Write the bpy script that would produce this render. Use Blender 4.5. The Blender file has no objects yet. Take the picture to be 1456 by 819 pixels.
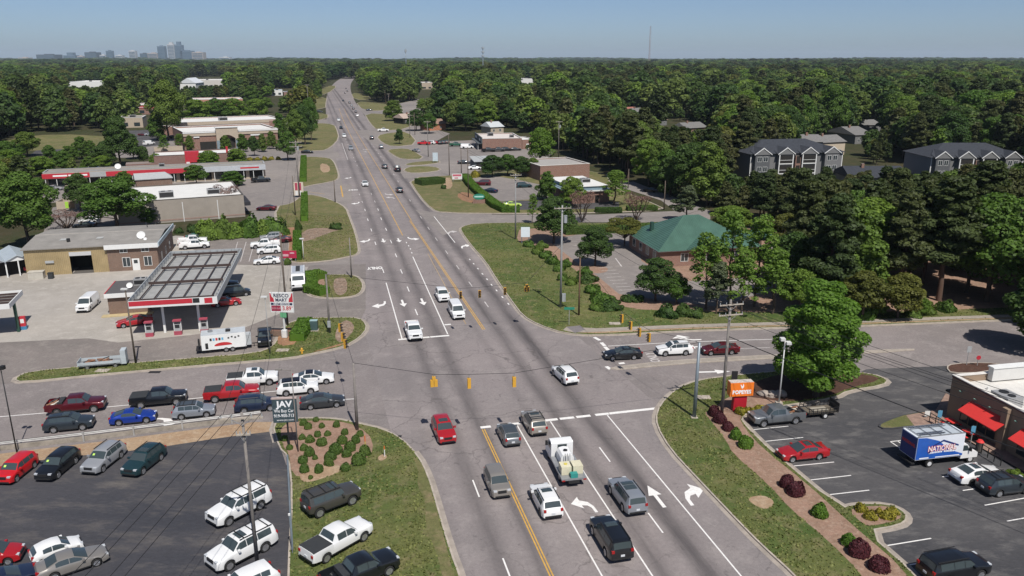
import bpy, bmesh, math, random
import numpy as np
from mathutils import Vector, Matrix
from mathutils.geometry import tessellate_polygon
random.seed(7)
RNG = np.random.default_rng(11)
SC = bpy.context.scene
COL = SC.collection

# ---------------------------------------------------------------- camera, world, sun, exposure
FPX, HORY, CAMH = 1120.0, 83.0, 37.0          # focal length and horizon row in photo pixels (1456 wide), flight height
PITCH = math.atan((409.5 - HORY) / FPX)
cam_d = bpy.data.cameras.new('camera')
cam = bpy.data.objects.new('camera', cam_d)
COL.objects.link(cam)
cam.location = (0, 0, CAMH)
cam.rotation_euler = (math.pi / 2 - PITCH, 0, 0)
cam_d.sensor_width = 36.0
cam_d.lens = 36.0 * FPX / 1456.0
cam_d.clip_start = 0.5
cam_d.clip_end = 60000
SC.camera = cam

SUN_AZ, SUN_EL = math.radians(158), math.radians(56)   # azimuth from +Y towards +X
world = bpy.data.worlds.new('World')
SC.world = world
world.use_nodes = True
wn, wl = world.node_tree.nodes, world.node_tree.links
bg = wn['Background']
sky = wn.new('ShaderNodeTexSky')
sky.sky_type = 'NISHITA'
sky.sun_disc = False
sky.sun_elevation = SUN_EL
sky.sun_rotation = SUN_AZ
sky.altitude = 100
sky.air_density = 0.58
sky.dust_density = 0.85
sky.ozone_density = 4.0
wl.new(sky.outputs[0], bg.inputs[0])
bg.inputs[1].default_value = 0.095

sun_d = bpy.data.lights.new('sun', 'SUN')
sun_d.energy = 4.9
sun_d.angle = math.radians(0.5)
sun_d.color = (1.0, 0.96, 0.9)
sun = bpy.data.objects.new('sun', sun_d)
COL.objects.link(sun)
sd = Vector((math.sin(SUN_AZ) * math.cos(SUN_EL), math.cos(SUN_AZ) * math.cos(SUN_EL), math.sin(SUN_EL)))
sun.rotation_euler = sd.to_track_quat('Z', 'Y').to_euler()
sun.location = (0, 0, 120)

SC.view_settings.view_transform = 'Standard'
SC.view_settings.look = 'None'
SC.view_settings.exposure = 0.0
SC.view_settings.gamma = 1.0
SC.view_settings.use_curve_mapping = False
SC.render.engine = 'CYCLES'
SC.cycles.use_denoising = True
SC.cycles.max_bounces = 6
SC.cycles.diffuse_bounces = 2
SC.cycles.glossy_bounces = 2
SC.cycles.transmission_bounces = 3
SC.cycles.transparent_max_bounces = 8
SC.cycles.volume_bounces = 0
SC.cycles.caustics_reflective = False
SC.cycles.caustics_refractive = False

# ---------------------------------------------------------------- helpers
CP, SP = math.cos(PITCH), math.sin(PITCH)
def G(x, y, z=0.0):
    """the point at height z that the photo pixel (x, y) looks at"""
    a, b = (x - 728.0) / FPX, (409.5 - y) / FPX
    d = (a, CP + b * SP, -SP + b * CP)
    t = (z - CAMH) / d[2]
    return Vector((t * d[0], t * d[1], z))
def pix(v):
    x, y, z = v[0], v[1], v[2] - CAMH
    f = y * CP - z * SP
    up = y * SP + z * CP
    return 728 + FPX * x / f, 409.5 - FPX * up / f
def hgt(bx, by, ty, z0=0.0):
    """height of an upright thing with its foot on pixel (bx, by) and its top on pixel row ty"""
    g = G(bx, by, z0)
    b = (409.5 - ty) / FPX
    return CAMH + g.y * (-SP + b * CP) / (CP + b * SP)
RA = math.radians(-13.8)
RU, RN = Vector((math.sin(RA), math.cos(RA), 0)), Vector((math.cos(RA), -math.sin(RA), 0))
RO = G(690, 612)
def R(s, t, z=0.0):
    """s metres along the main road, t metres to its right"""
    bend = 0.0
    if s > 330: bend = 3.3e-5 * (s - 330) ** 2
    p = RO + RU * s + RN * (t + bend)
    return Vector((p.x, p.y, z))

MATS = {}
def nodes_of(name):
    m = bpy.data.materials.new(name)
    m.use_nodes = True
    return m, m.node_tree.nodes, m.node_tree.links, m.node_tree.nodes['Principled BSDF']
def mat(name, col, rough=0.7, metal=0.0, var=0.12, scale=1.5, emit=0, coat=0.0, bump=0.0, coords='Object', spec=0.5):
    if name in MATS: return MATS[name]
    m, N, L, b = nodes_of(name)
    b.inputs['Roughness'].default_value = rough
    b.inputs['Metallic'].default_value = metal
    b.inputs['Specular IOR Level'].default_value = spec
    if coat:
        b.inputs['Coat Weight'].default_value = coat
        b.inputs['Coat Roughness'].default_value = 0.06
    if var > 0:
        tc = N.new('ShaderNodeTexCoord')
        nz = N.new('ShaderNodeTexNoise')
        nz.inputs['Scale'].default_value = scale
        nz.inputs['Detail'].default_value = 6
        nz.inputs['Roughness'].default_value = 0.65
        L.new(tc.outputs[coords], nz.inputs['Vector'])
        r = N.new('ShaderNodeValToRGB')
        r.color_ramp.elements[0].position = 0.3
        r.color_ramp.elements[1].position = 0.7
        r.color_ramp.elements[0].color = (*[c * (1 - var) for c in col], 1)
        r.color_ramp.elements[1].color = (*[min(1, c * (1 + var)) for c in col], 1)
        L.new(nz.outputs['Fac'], r.inputs[0])
        L.new(r.outputs[0], b.inputs['Base Color'])
        if bump:
            bp = N.new('ShaderNodeBump')
            bp.inputs['Strength'].default_value = bump
            bp.inputs['Distance'].default_value = 0.05
            L.new(nz.outputs['Fac'], bp.inputs['Height'])
            L.new(bp.outputs[0], b.inputs['Normal'])
    else:
        b.inputs['Base Color'].default_value = (*col, 1)
    MATS[name] = m
    return m
def hexc(r, g, b):
    f = lambda c: c / 255 / 12.92 if c <= 10 else ((c / 255 + 0.055) / 1.055) ** 2.4
    return (f(r), f(g), f(b))

def link(o, parent=None):
    COL.objects.link(o)
    if parent is not None: o.parent = parent
    return o
def tag(o, label=None, cat=None, group=None, kind=None):
    if label: o['label'] = label
    if cat: o['category'] = cat
    if group: o['group'] = group
    if kind: o['kind'] = kind
    return o
def empty(name, loc, rz=0.0):
    o = bpy.data.objects.new(name, None)
    o.empty_display_size = 0.2
    o.location = loc
    o.rotation_euler = (0, 0, rz)
    return link(o)
def mesh_obj(name, verts, faces, m, parent=None, smooth=False):
    me = bpy.data.meshes.new(name)
    me.from_pydata([tuple(v) for v in verts], [], faces)
    me.materials.append(m)
    if smooth:
        me.polygons.foreach_set('use_smooth', [True] * len(me.polygons))
    me.update()
    return link(bpy.data.objects.new(name, me), parent)
class MB:
    """collects boxes, tubes and quads and links them as one mesh"""
    def __init__(self): self.v, self.f = [], []
    def quad(self, *p):
        n = len(self.v); self.v += [tuple(q) for q in p]; self.f.append(tuple(range(n, n + len(p)))); return self
    def box(self, x0, x1, y0, y1, z0, z1):
        n = len(self.v)
        self.v += [(x0, y0, z0), (x1, y0, z0), (x1, y1, z0), (x0, y1, z0), (x0, y0, z1), (x1, y0, z1), (x1, y1, z1), (x0, y1, z1)]
        self.f += [tuple(n + i for i in q) for q in ((0, 3, 2, 1), (4, 5, 6, 7), (0, 1, 5, 4), (1, 2, 6, 5), (2, 3, 7, 6), (3, 0, 4, 7))]
        return self
    def hexa(self, b, t):
        n = len(self.v); self.v += [tuple(q) for q in b] + [tuple(q) for q in t]
        self.f += [tuple(n + i for i in q) for q in ((0, 3, 2, 1), (4, 5, 6, 7), (0, 1, 5, 4), (1, 2, 6, 5), (2, 3, 7, 6), (3, 0, 4, 7))]
        return self
    def tube(self, a, b, r0, r1=None, n=8, cap=True):
        a, b = Vector(a), Vector(b)
        r1 = r0 if r1 is None else r1
        d = (b - a).normalized()
        q = d.orthogonal().normalized(); w = d.cross(q)
        k = len(self.v)
        for c, r in ((a, r0), (b, r1)):
            for i in range(n):
                t = 2 * math.pi * i / n
                self.v.append(tuple(c + q * (r * math.cos(t)) + w * (r * math.sin(t))))
        for i in range(n):
            j = (i + 1) % n
            self.f.append((k + i, k + j, k + n + j, k + n + i))
        if cap:
            self.f.append(tuple(k + i for i in reversed(range(n))))
            self.f.append(tuple(k + n + i for i in range(n)))
        return self
    def prism(self, pts, y0, y1):
        """outline in x,z pushed from y0 to y1"""
        k, n = len(self.v), len(pts)
        self.v += [(p[0], y0, p[1]) for p in pts] + [(p[0], y1, p[1]) for p in pts]
        for i in range(n):
            j = (i + 1) % n
            self.f.append((k + i, k + j, k + n + j, k + n + i))
        self.f.append(tuple(k + i for i in reversed(range(n)))); self.f.append(tuple(k + n + i for i in range(n)))
        return self
    def build(self, name, m, parent=None, smooth=False):
        return mesh_obj(name, self.v, self.f, m, parent, smooth)
def Q(parent, name, m, *a):            # one box as one part
    return MB().box(*a).build(name, m, parent)

def chaikin(pts, n=2):
    for _ in range(n):
        out = []
        for i, p in enumerate(pts):
            q = pts[(i + 1) % len(pts)]
            out += [p * 0.75 + q * 0.25, p * 0.25 + q * 0.75]
        pts = out
    return pts
def area2(pts):
    return sum(pts[i].x * pts[(i + 1) % len(pts)].y - pts[(i + 1) % len(pts)].x * pts[i].y for i in range(len(pts)))
OVER = []
def sheet(name, pts, z, m, parent=None, kind=None, smooth=0):
    """a flat polygon given by photo pixels (tuples) or world points"""
    P = [p if isinstance(p, Vector) else G(*p) for p in pts]
    if area2(P) < 0: P.reverse()
    if smooth: P = chaikin(P, smooth)
    if z > .125: OVER.append(np.array([(p.x, p.y) for p in P]))
    tris = tessellate_polygon([[Vector((p.x, p.y, 0)) for p in P]])
    o = mesh_obj(name, [(p.x, p.y, z) for p in P], [tuple(t) for t in tris], m, parent)
    for p in o.data.polygons:
        if p.normal.z < 0: p.flip()
    if kind: o['kind'] = kind
    return o
def offset(P, d):
    """polygon moved inwards by d"""
    n, out = len(P), []
    for i in range(n):
        a, b, c = P[i - 1], P[i], P[(i + 1) % n]
        e, f = (b - a), (c - b)
        e.z = f.z = 0
        if e.length < 1e-6 or f.length < 1e-6: out.append(b.copy()); continue
        e.normalize(); f.normalize()
        n1, n2 = Vector((-e.y, e.x, 0)), Vector((-f.y, f.x, 0))
        m = n1 + n2
        if m.length < 0.2: out.append(b + n1 * d); continue
        m.normalize()
        out.append(b + m * (d / max(0.4, m.dot(n1))))
    return out
KERB_H = 0.13
def island(name, pts, m, smooth=2, h=KERB_H, kerb_mat=None, gutter=True, kw=0.16, gsel=None):
    """raised ground with a kerb round it and a concrete gutter at its foot"""
    P = [p if isinstance(p, Vector) else G(*p) for p in pts]
    if area2(P) < 0: P.reverse()
    if smooth: P = chaikin(P, smooth)
    I = offset(P, kw)
    n = len(P)
    tris = tessellate_polygon([[Vector((p.x, p.y, 0)) for p in I]])
    o = mesh_obj(name, [(p.x, p.y, h - 0.004) for p in I], [tuple(t) for t in tris], m)
    for p in o.data.polygons:
        if p.normal.z < 0: p.flip()
    o['kind'] = 'structure'
    v, f = [], []
    O2 = offset(P, -0.42)
    v += [(p.x, p.y, h) for p in I] + [(p.x, p.y, h) for p in P] + [(p.x, p.y, 0.0) for p in P] + [(p.x, p.y, h - 0.1) for p in I]
    for i in range(n):
        j = (i + 1) % n
        f += [(n + i, n + j, j, i), (2 * n + i, 2 * n + j, n + j, n + i), (i, j, 3 * n + j, 3 * n + i)]
    mesh_obj('kerb', v, f, kerb_mat or M_KERB, o)
    if gutter:
        v = [(p.x, p.y, 0.012) for p in P] + [(p.x, p.y, 0.010) for p in O2]
        f = [(n + i, n + (i + 1) % n, (i + 1) % n, i) for i in range(n) if gsel is None or gsel(P[i])]
        mesh_obj('gutter', v, f, M_GUTTER, o)
    return o

# ---------------------------------------------------------------- ground materials
def ground_mat(name, c1, c2, c3, s1=0.12, s2=1.6, rough=0.95, fine=0.25, stretch=None, rot=0.0):
    """three colours mixed by patchy noise plus fine grain"""
    m, N, L, b = nodes_of(name)
    b.inputs['Roughness'].default_value = rough
    b.inputs['Specular IOR Level'].default_value = 0.2
    tc = N.new('ShaderNodeTexCoord')
    mp = N.new('ShaderNodeMapping')
    mp.inputs['Rotation'].default_value = (0, 0, rot)
    if stretch: mp.inputs['Scale'].default_value = stretch
    L.new(tc.outputs['Object'], mp.inputs[0])
    def noise(s, d=5, r=0.6, dist=0.0, vec=mp.outputs[0]):
        n = N.new('ShaderNodeTexNoise')
        n.inputs['Scale'].default_value = s; n.inputs['Detail'].default_value = d
        n.inputs['Roughness'].default_value = r; n.inputs['Distortion'].default_value = dist
        L.new(vec, n.inputs['Vector'])
        return n.outputs['Fac']
    def ramp(fac, a, b_, ca, cb):
        r = N.new('ShaderNodeValToRGB')
        r.color_ramp.elements[0].position = a; r.color_ramp.elements[1].position = b_
        r.color_ramp.elements[0].color = ca; r.color_ramp.elements[1].color = cb
        L.new(fac, r.inputs[0]); return r.outputs[0]
    def mix(fac, A, B, mode='MIX'):
        x = N.new('ShaderNodeMix'); x.data_type = 'RGBA'; x.blend_type = mode
        if isinstance(fac, float): x.inputs[0].default_value = fac
        else: L.new(fac, x.inputs[0])
        for s, q in ((6, A), (7, B)):
            if isinstance(q, tuple): x.inputs[s].default_value = (*q[:3], 1)
            else: L.new(q, x.inputs[s])
        return x.outputs[2]
    W, K = (1, 1, 1, 1), (0, 0, 0, 1)
    a = mix(ramp(noise(s1, 6, 0.65, 0.6), 0.38, 0.62, K, W), c1, c2)
    a = mix(ramp(noise(s2, 6, 0.7), 0.5, 0.72, K, W), a, c3)
    md = ramp(noise(3.2, 5, 0.75), 0.28, 0.72, (1 - fine * .9,) * 3 + (1,), (1 + fine * .9,) * 3 + (1,))
    a = mix(1.0, a, md, 'MULTIPLY')
    lg = ramp(noise(0.025, 3, 0.5), 0.35, 0.65, (.9, .9, .9, 1), (1.1, 1.09, 1.07, 1))
    a = mix(1.0, a, lg, 'MULTIPLY')
    g = ramp(noise(14.0, 3, 0.7), 0.25, 0.75, (1 - fine, 1 - fine, 1 - fine, 1), (1 + fine, 1 + fine, 1 + fine, 1))
    a = mix(1.0, a, g, 'MULTIPLY')
    L.new(a, b.inputs['Base Color'])
    MATS[name] = m
    return m, N, L, b, a, mp, noise, ramp, mix

M_KERB = mat('kerb_concrete', (0.38, 0.33, 0.275), 0.9, var=0.25, scale=1.2)
M_GUTTER = mat('gutter_concrete', (0.31, 0.268, 0.228), 0.9, var=0.25, scale=0.8)
M_GRASS = ground_mat('grass', (0.115, 0.12, 0.042), (0.062, 0.096, 0.024), (0.18, 0.155, 0.08), 0.13, 0.55, fine=0.32)[0]
M_DRYGRASS = ground_mat('dry_grass', (0.155, 0.14, 0.062), (0.105, 0.115, 0.042), (0.23, 0.175, 0.105), 0.1, 0.45, fine=0.3)[0]
M_SOIL = ground_mat('forest_floor', (0.05, 0.045, 0.022), (0.035, 0.045, 0.016), (0.08, 0.06, 0.035), 0.03, 0.3)[0]
M_DIRT = ground_mat('red_dirt', (0.30, 0.155, 0.085), (0.24, 0.14, 0.085), (0.36, 0.25, 0.16), 0.4, 1.5)[0]
M_MULCH = ground_mat('pine_straw', (0.3, 0.19, 0.14), (0.24, 0.155, 0.11), (0.35, 0.255, 0.195), 0.35, 2.5)[0]
M_DARKMULCH = ground_mat('brown_mulch', (0.085, 0.043, 0.032), (0.065, 0.035, 0.025), (0.11, 0.07, 0.05), 0.5, 2.5)[0]
M_TAN = ground_mat('tan_earth', (0.36, 0.26, 0.17), (0.30, 0.2, 0.125), (0.42, 0.33, 0.24), 0.3, 1.2)[0]
M_ROCKS = ground_mat('rubble', (0.26, 0.18, 0.13), (0.17, 0.125, 0.09), (0.40, 0.33, 0.27), 0.9, 3.0, fine=0.4)[0]
M_CONC = ground_mat('concrete_lot', (0.36, 0.333, 0.302), (0.29, 0.268, 0.24), (0.41, 0.38, 0.345), 0.05, 0.5, fine=0.12)[0]
M_WALK = ground_mat('sidewalk_concrete', (0.33, 0.29, 0.25), (0.28, 0.245, 0.21), (0.38, 0.34, 0.3), 0.2, 1.2, fine=0.12)[0]
M_OLDLOT = ground_mat('worn_asphalt', (0.205, 0.18, 0.168), (0.165, 0.148, 0.138), (0.25, 0.225, 0.205), 0.09, 0.5, fine=0.2)[0]
M_FARLOT = ground_mat('far_lot', (0.24, 0.215, 0.2), (0.2, 0.18, 0.17), (0.28, 0.25, 0.23), 0.05, 0.5, fine=0.12)[0]
M_DARKLOT = ground_mat('sealed_asphalt', (0.05, 0.051, 0.06), (0.075, 0.072, 0.078), (0.13, 0.118, 0.11), 0.07, 0.35, fine=0.2, stretch=(.5, 1.3, 1), rot=.5)[0]
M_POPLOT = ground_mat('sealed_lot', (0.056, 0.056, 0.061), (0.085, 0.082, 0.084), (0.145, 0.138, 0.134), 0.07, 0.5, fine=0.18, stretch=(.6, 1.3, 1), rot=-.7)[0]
def road_mat():
    m, N, L, b, a, mp, noise, ramp, mix = ground_mat('road_asphalt', (0.245, 0.215, 0.21), (0.208, 0.186, 0.182), (0.28, 0.25, 0.24), 0.06, 0.35, fine=0.16)
    rot = N.new('ShaderNodeMapping'); rot.vector_type = 'TEXTURE'
    rot.inputs['Location'].default_value = (RO.x, RO.y, 0)
    rot.inputs['Rotation'].default_value = (0, 0, -RA)
    tc = [n for n in N if n.type == 'TEX_COORD'][0]
    L.new(tc.outputs['Object'], rot.inputs[0])
    sep = N.new('ShaderNodeSeparateXYZ'); L.new(rot.outputs[0], sep.inputs[0])
    # oil bands down the middle of each running lane, wobbling a little
    st = N.new('ShaderNodeMapping'); st.inputs['Scale'].default_value = (0.5, 0.02, 1); L.new(rot.outputs[0], st.inputs[0])
    wob = noise(1.0, 3, 0.5, 0, st.outputs[0])
    wm = N.new('ShaderNodeMath'); wm.operation = 'MULTIPLY_ADD'; L.new(wob, wm.inputs[0]); wm.inputs[1].default_value = 0.7; wm.inputs[2].default_value = -0.35
    ad = N.new('ShaderNodeMath'); L.new(sep.outputs[0], ad.inputs[0]); L.new(wm.outputs[0], ad.inputs[1])
    tot = None
    for c, w, k in ((-3.5, 0.8, 0.6), (-0.35, 0.8, 0.75), (8.15, 0.75, 0.8), (11.4, 0.95, 0.95), (5.3, 0.5, 0.25), (-6.6, 0.7, 0.18)):
        d = N.new('ShaderNodeMath'); d.operation = 'SUBTRACT'; L.new(ad.outputs[0], d.inputs[0]); d.inputs[1].default_value = c
        q = N.new('ShaderNodeMath'); q.operation = 'DIVIDE'; L.new(d.outputs[0], q.inputs[0]); q.inputs[1].default_value = w
        p = N.new('ShaderNodeMath'); p.operation = 'MULTIPLY'; L.new(q.outputs[0], p.inputs[0]); L.new(q.outputs[0], p.inputs[1])
        e = N.new('ShaderNodeMath'); e.operation = 'MULTIPLY'; L.new(p.outputs[0], e.inputs[0]); e.inputs[1].default_value = -1
        x = N.new('ShaderNodeMath'); x.operation = 'EXPONENT'; L.new(e.outputs[0], x.inputs[0])
        s = N.new('ShaderNodeMath'); s.operation = 'MULTIPLY'; L.new(x.outputs[0], s.inputs[0]); s.inputs[1].default_value = k
        if tot is None: tot = s.outputs[0]
        else:
            t = N.new('ShaderNodeMath'); L.new(tot, t.inputs[0]); L.new(s.outputs[0], t.inputs[1]); tot = t.outputs[0]
    st2 = N.new('ShaderNodeMapping'); st2.inputs['Scale'].default_value = (0.9, 0.06, 1); L.new(rot.outputs[0], st2.inputs[0])
    br = ramp(noise(1.0, 5, 0.7, 0, st2.outputs[0]), 0.3, 0.65, (0.45, 0.45, 0.45, 1), (1, 1, 1, 1))
    f = N.new('ShaderNodeMath'); f.operation = 'MULTIPLY'; L.new(tot, f.inputs[0]); L.new(br, f.inputs[1])
    f2 = N.new('ShaderNodeMath'); f2.operation = 'MULTIPLY'; L.new(f.outputs[0], f2.inputs[0]); f2.inputs[1].default_value = 1.0; f2.use_clamp = True
    a2 = mix(f2.outputs[0], a, (0.075, 0.067, 0.068))
    # fine cracks and patched seams
    v = N.new('ShaderNodeTexVoronoi'); v.feature = 'DISTANCE_TO_EDGE'; v.inputs['Scale'].default_value = 0.16
    dn = N.new('ShaderNodeTexNoise'); dn.inputs['Scale'].default_value = 0.7; dn.inputs['Detail'].default_value = 5
    L.new(rot.outputs[0], dn.inputs['Vector'])
    va = N.new('ShaderNodeVectorMath'); va.operation = 'MULTIPLY_ADD'; L.new(dn.outputs['Color'], va.inputs[0]); va.inputs[1].default_value = (2.2, 2.2, 0); L.new(rot.outputs[0], va.inputs[2])
    L.new(va.outputs[0], v.inputs['Vector'])
    ck = ramp(v.outputs['Distance'], 0.0, 0.016, (1, 1, 1, 1), (0, 0, 0, 1))
    gate = ramp(noise(0.05, 3, 0.5), 0.42, 0.55, (0, 0, 0, 1), (0.5, 0.5, 0.5, 1))
    ckm = N.new('ShaderNodeMath'); ckm.operation = 'MULTIPLY'; L.new(ck, ckm.inputs[0]); L.new(gate, ckm.inputs[1])
    a3 = mix(ckm.outputs[0], a2, (0.07, 0.062, 0.06))
    # dark blots
    bl = ramp(noise(0.8, 4, 0.6, 1.5), 0.63, 0.7, (0, 0, 0, 1), (0.5, 0.5, 0.5, 1))
    a4 = mix(bl, a3, (0.09, 0.08, 0.078))
    # transverse seams every so often
    L.new(a4, b.inputs['Base Color'])
    b.inputs['Roughness'].default_value = 0.85
    return m
M_ROAD = road_mat()
M_SIDE = ground_mat('side_street_asphalt', (0.225, 0.198, 0.192), (0.185, 0.165, 0.16), (0.262, 0.235, 0.225), 0.08, 0.4, fine=0.17, stretch=(1, 1, 1))[0]
M_WHITE = mat('white_marking', (0.72, 0.7, 0.67), 0.8, var=0.12, scale=3)
M_WORN = mat('worn_white_marking', (0.5, 0.47, 0.45), 0.85, var=0.3, scale=2)
M_YELLOW = mat('yellow_marking', (0.52, 0.3, 0.06), 0.8, var=0.2, scale=2)
# ---------------------------------------------------------------- ground and roads
sheet('ground', [Vector((-26000, -300, 0)), Vector((26000, -300, 0)), Vector((26000, 30000, 0)), Vector((-26000, 30000, 0))], -0.06, M_SOIL, kind='structure')
S_LIST = [-70, -30, 0, 40, 80, 120, 200, 280, 330] + list(range(380, 1840, 40))
def strip(name, a, b, z, m):
    v, f = [], []
    for i, s in enumerate(S_LIST):
        l, r = a(s), b(s)
        v += [tuple(R(s, l, z)), tuple(R(s, r, z))]
        if i: f.append((2 * i - 2, 2 * i - 1, 2 * i + 1, 2 * i))
    o = mesh_obj(name, v, f, m)
    o['kind'] = 'structure'
    return o
lerp = lambda x, xs, ys: float(np.interp(x, xs, ys))
ROAD = strip('main_road', lambda s: lerp(s, [-70, 0, 60, 90, 130, 300, 900, 1300], [-7.6, -9.5, -10.5, -9, -8.0, -8.0, -8.0, -8]),
             lambda s: lerp(s, [-70, -10, 0, 25, 60, 90, 130, 240, 450, 900, 1300], [17.6, 17.6, 20, 20, 14, 15.5, 12.3, 12.6, 17, 18, 18]), 0.0, M_ROAD)
for a_, b_, nm in ((-32, -7, 'left_roadside_paving'), (11, 26, 'right_roadside_paving')):
    sheet(nm, [R(58, a_), R(58, b_), R(200, b_), R(330, b_), R(450, b_), R(450, a_), R(330, a_), R(200, a_)], -0.03, M_FARLOT, kind='structure')
SIDE = sheet('cross_street', [(-420, 700), (-420, 535), (470, 440), (760, 440), (1456, 440), (2000, 410), (2100, 500), (1352, 530), (1240, 545), (930, 640), (600, 700), (300, 640), (0, 660)], -0.008, M_SIDE, kind='structure')
# lots
sheet('used_car_lot', [(-420, 730), (0, 655), (100, 643), (200, 634), (330, 614), (394, 606), (400, 640), (420, 700), (414, 819), (410, 1100), (-600, 1100)], 0.004, M_DARKLOT, kind='structure')
sheet('dirt_verge', [(-420, 700), (0, 645), (120, 631), (260, 613), (394, 596), (400, 612), (330, 620), (200, 640), (100, 649), (0, 662), (-420, 738)], 0.008, M_TAN, kind='structure', smooth=1)
sheet('restaurant_lot', [(1105, 590), (1150, 560), (1232, 525), (1352, 520), (1700, 540), (2100, 1100), (1420, 1100), (1290, 830), (1055, 600)], 0.004, M_POPLOT, kind='structure')
sheet('gas_station_lot', [(-300, 500), (0, 487), (125, 481), (168, 487), (275, 476), (350, 465), (400, 445), (440, 432), (500, 425), (500, 385), (415, 378), (330, 376), (335, 340), (250, 335), (20, 380), (-300, 430)], 0.004, M_CONC, kind='structure')
sheet('gas_station_apron', [(-300, 545), (20, 545), (260, 522), (420, 512), (500, 480), (520, 440), (520, 375), (440, 377), (400, 445), (350, 465), (275, 476), (168, 487), (125, 481), (0, 487), (-300, 500)], 0.0075, M_OLDLOT, kind='structure')
sheet('side_car_park', [(262, 350), (280, 342), (395, 336), (413, 342), (415, 376), (330, 376)], 0.0082, M_OLDLOT, kind='structure')
sheet('rear_lot', [(60, 335), (75, 295), (130, 285), (160, 300), (190, 318), (250, 320), (240, 340)], 0.0062, M_FARLOT, kind='structure')
sheet('fast_food_lot', [(330, 262), (356, 232), (420, 224), (436, 265), (500, 262), (500, 290), (430, 283), (408, 292), (360, 300), (330, 300)], 0.004, M_FARLOT, kind='structure')
sheet('strip_mall_lot', [(50, 290), (60, 262), (420, 254), (400, 272), (190, 280)], 0.006, M_FARLOT, kind='structure')
sheet('far_store_lot', [(150, 225), (170, 188), (420, 182), (450, 215), (420, 226), (260, 222)], 0.004, M_FARLOT, kind='structure')
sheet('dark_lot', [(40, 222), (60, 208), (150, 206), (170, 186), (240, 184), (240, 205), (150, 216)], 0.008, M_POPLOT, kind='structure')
sheet('access_lane', [(590, 298), (640, 305), (740, 305), (850, 305), (960, 300), (940, 285), (870, 262), (900, 258), (985, 290), (1010, 300), (1010, 312), (960, 316), (850, 316), (740, 316), (660, 322), (630, 335)], 0.004, M_FARLOT, kind='structure')
sheet('motor_shop_lot', [(556, 213), (600, 202), (760, 196), (790, 215), (770, 232), (690, 240), (660, 250), (575, 254), (560, 230)], 0.004, M_FARLOT, kind='structure')
sheet('far_drive', [(505, 186), (600, 178), (640, 190), (600, 212), (540, 212)], 0.009, M_FARLOT, kind='structure')
sheet('far_forecourt', [(505, 150), (560, 149), (595, 141), (630, 142), (630, 158), (560, 166), (520, 165)], 0.006, M_FARLOT, kind='structure')
sheet('far_street_mouth', [(440, 217), (480, 216), (485, 225), (430, 225)], 0.006, M_FARLOT, kind='structure')
sheet('apartment_drive', [(1195, 262), (1205, 240), (1320, 240), (1320, 262)], 0.004, M_FARLOT, kind='structure')

# raised grass with kerbs
SW = island('corner_lawn', [(386, 602), (410, 597), (440, 595), (478, 596), (512, 603), (543, 610), (571, 623), (596, 649), (610, 677), (621, 713), (632, 752), (644, 790), (655, 819), (740, 1100), (404, 1100), (408, 819), (415, 702), (409, 650), (396, 638)], M_GRASS, 1, gsel=lambda p: p.y > 74 or p.x > -9)
GL = island('roadside_lawn', [(18, 540), (40, 529), (118, 522), (175, 518), (260, 511), (364, 503), (387, 494), (396, 480), (406, 462), (430, 453), (484, 452), (504, 452), (517, 456), (523, 467), (512, 481), (489, 494), (457, 501), (414, 510), (364, 514), (225, 526), (125, 535), (30, 545)], M_GRASS, 1)
IS = island('hedge_island', [(437, 397), (460, 391), (500, 391), (512, 396), (517, 406), (514, 416), (504, 422), (477, 425), (449, 423), (437, 418)], M_DRYGRASS, 1)
NW = island('verge_lawn', [(415, 375), (464, 372), (492, 366), (507, 363), (511, 356), (504, 328), (496, 308), (492, 296), (479, 288), (458, 280), (440, 277), (428, 279), (415, 290), (391, 294), (396, 335), (413, 341), (413, 365)], M_DRYGRASS, 1)
N5 = island('verge_lawn', [(428, 224), (445, 223), (468, 225), (474, 229), (479, 240), (482, 252), (477, 257), (463, 260), (440, 264), (430, 267), (424, 250)], M_DRYGRASS, 1)
N6 = island('verge_lawn', [(410, 214), (457, 215), (470, 210), (482, 197), (479, 185), (475, 177), (453, 175), (415, 178)], M_DRYGRASS, 1)
N7 = island('verge_lawn', [(420, 172), (466, 170), (466, 161), (420, 160)], M_DRYGRASS, 1)
N8 = island('verge_lawn', [(420, 156), (463, 155), (463, 147), (465, 138), (430, 138)], M_DRYGRASS, 1)
N8b = island('verge_lawn', [(445, 135), (465, 134), (480, 122), (466, 122)], M_DRYGRASS, 1)
NE = island('bank_lawn', [(655, 323), (675, 318), (740, 317), (850, 318), (1000, 316), (1100, 312), (1500, 330), (1800, 400), (1600, 446), (1445, 455), (1342, 459), (1222, 464), (1092, 467), (978, 471), (848, 478), (803, 475), (766, 463), (743, 450), (728, 430), (707, 400), (690, 372), (670, 350), (655, 329)], M_GRASS, 1)
N9 = island('shop_lawn', [(580, 253), (597, 280), (614, 298), (629, 303), (728, 304), (850, 303), (948, 299), (925, 288), (870, 266), (860, 243), (745, 240), (700, 247), (642, 250)], M_DRYGRASS, 1)
for pts in ([(573, 241), (586, 236.5), (618, 237), (629, 242), (602, 246), (580, 246)], [(575, 234), (590, 230.5), (622, 228.5), (627, 231.5), (600, 235), (581, 235.5)],
            [(549, 213), (578, 211), (590, 216), (605, 226), (572, 227), (558, 220)], [(535, 193), (555, 189), (580, 187), (595, 205), (559, 209), (543, 203)],
            [(518, 161), (558, 163), (590, 170), (580, 184), (537, 186), (526, 175)], [(505, 144), (540, 147), (560, 150), (550, 157), (517, 158)], [(499, 132), (520, 134), (530, 142), (504, 142)]):
    island('verge_lawn', pts, M_DRYGRASS, 1)
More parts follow.
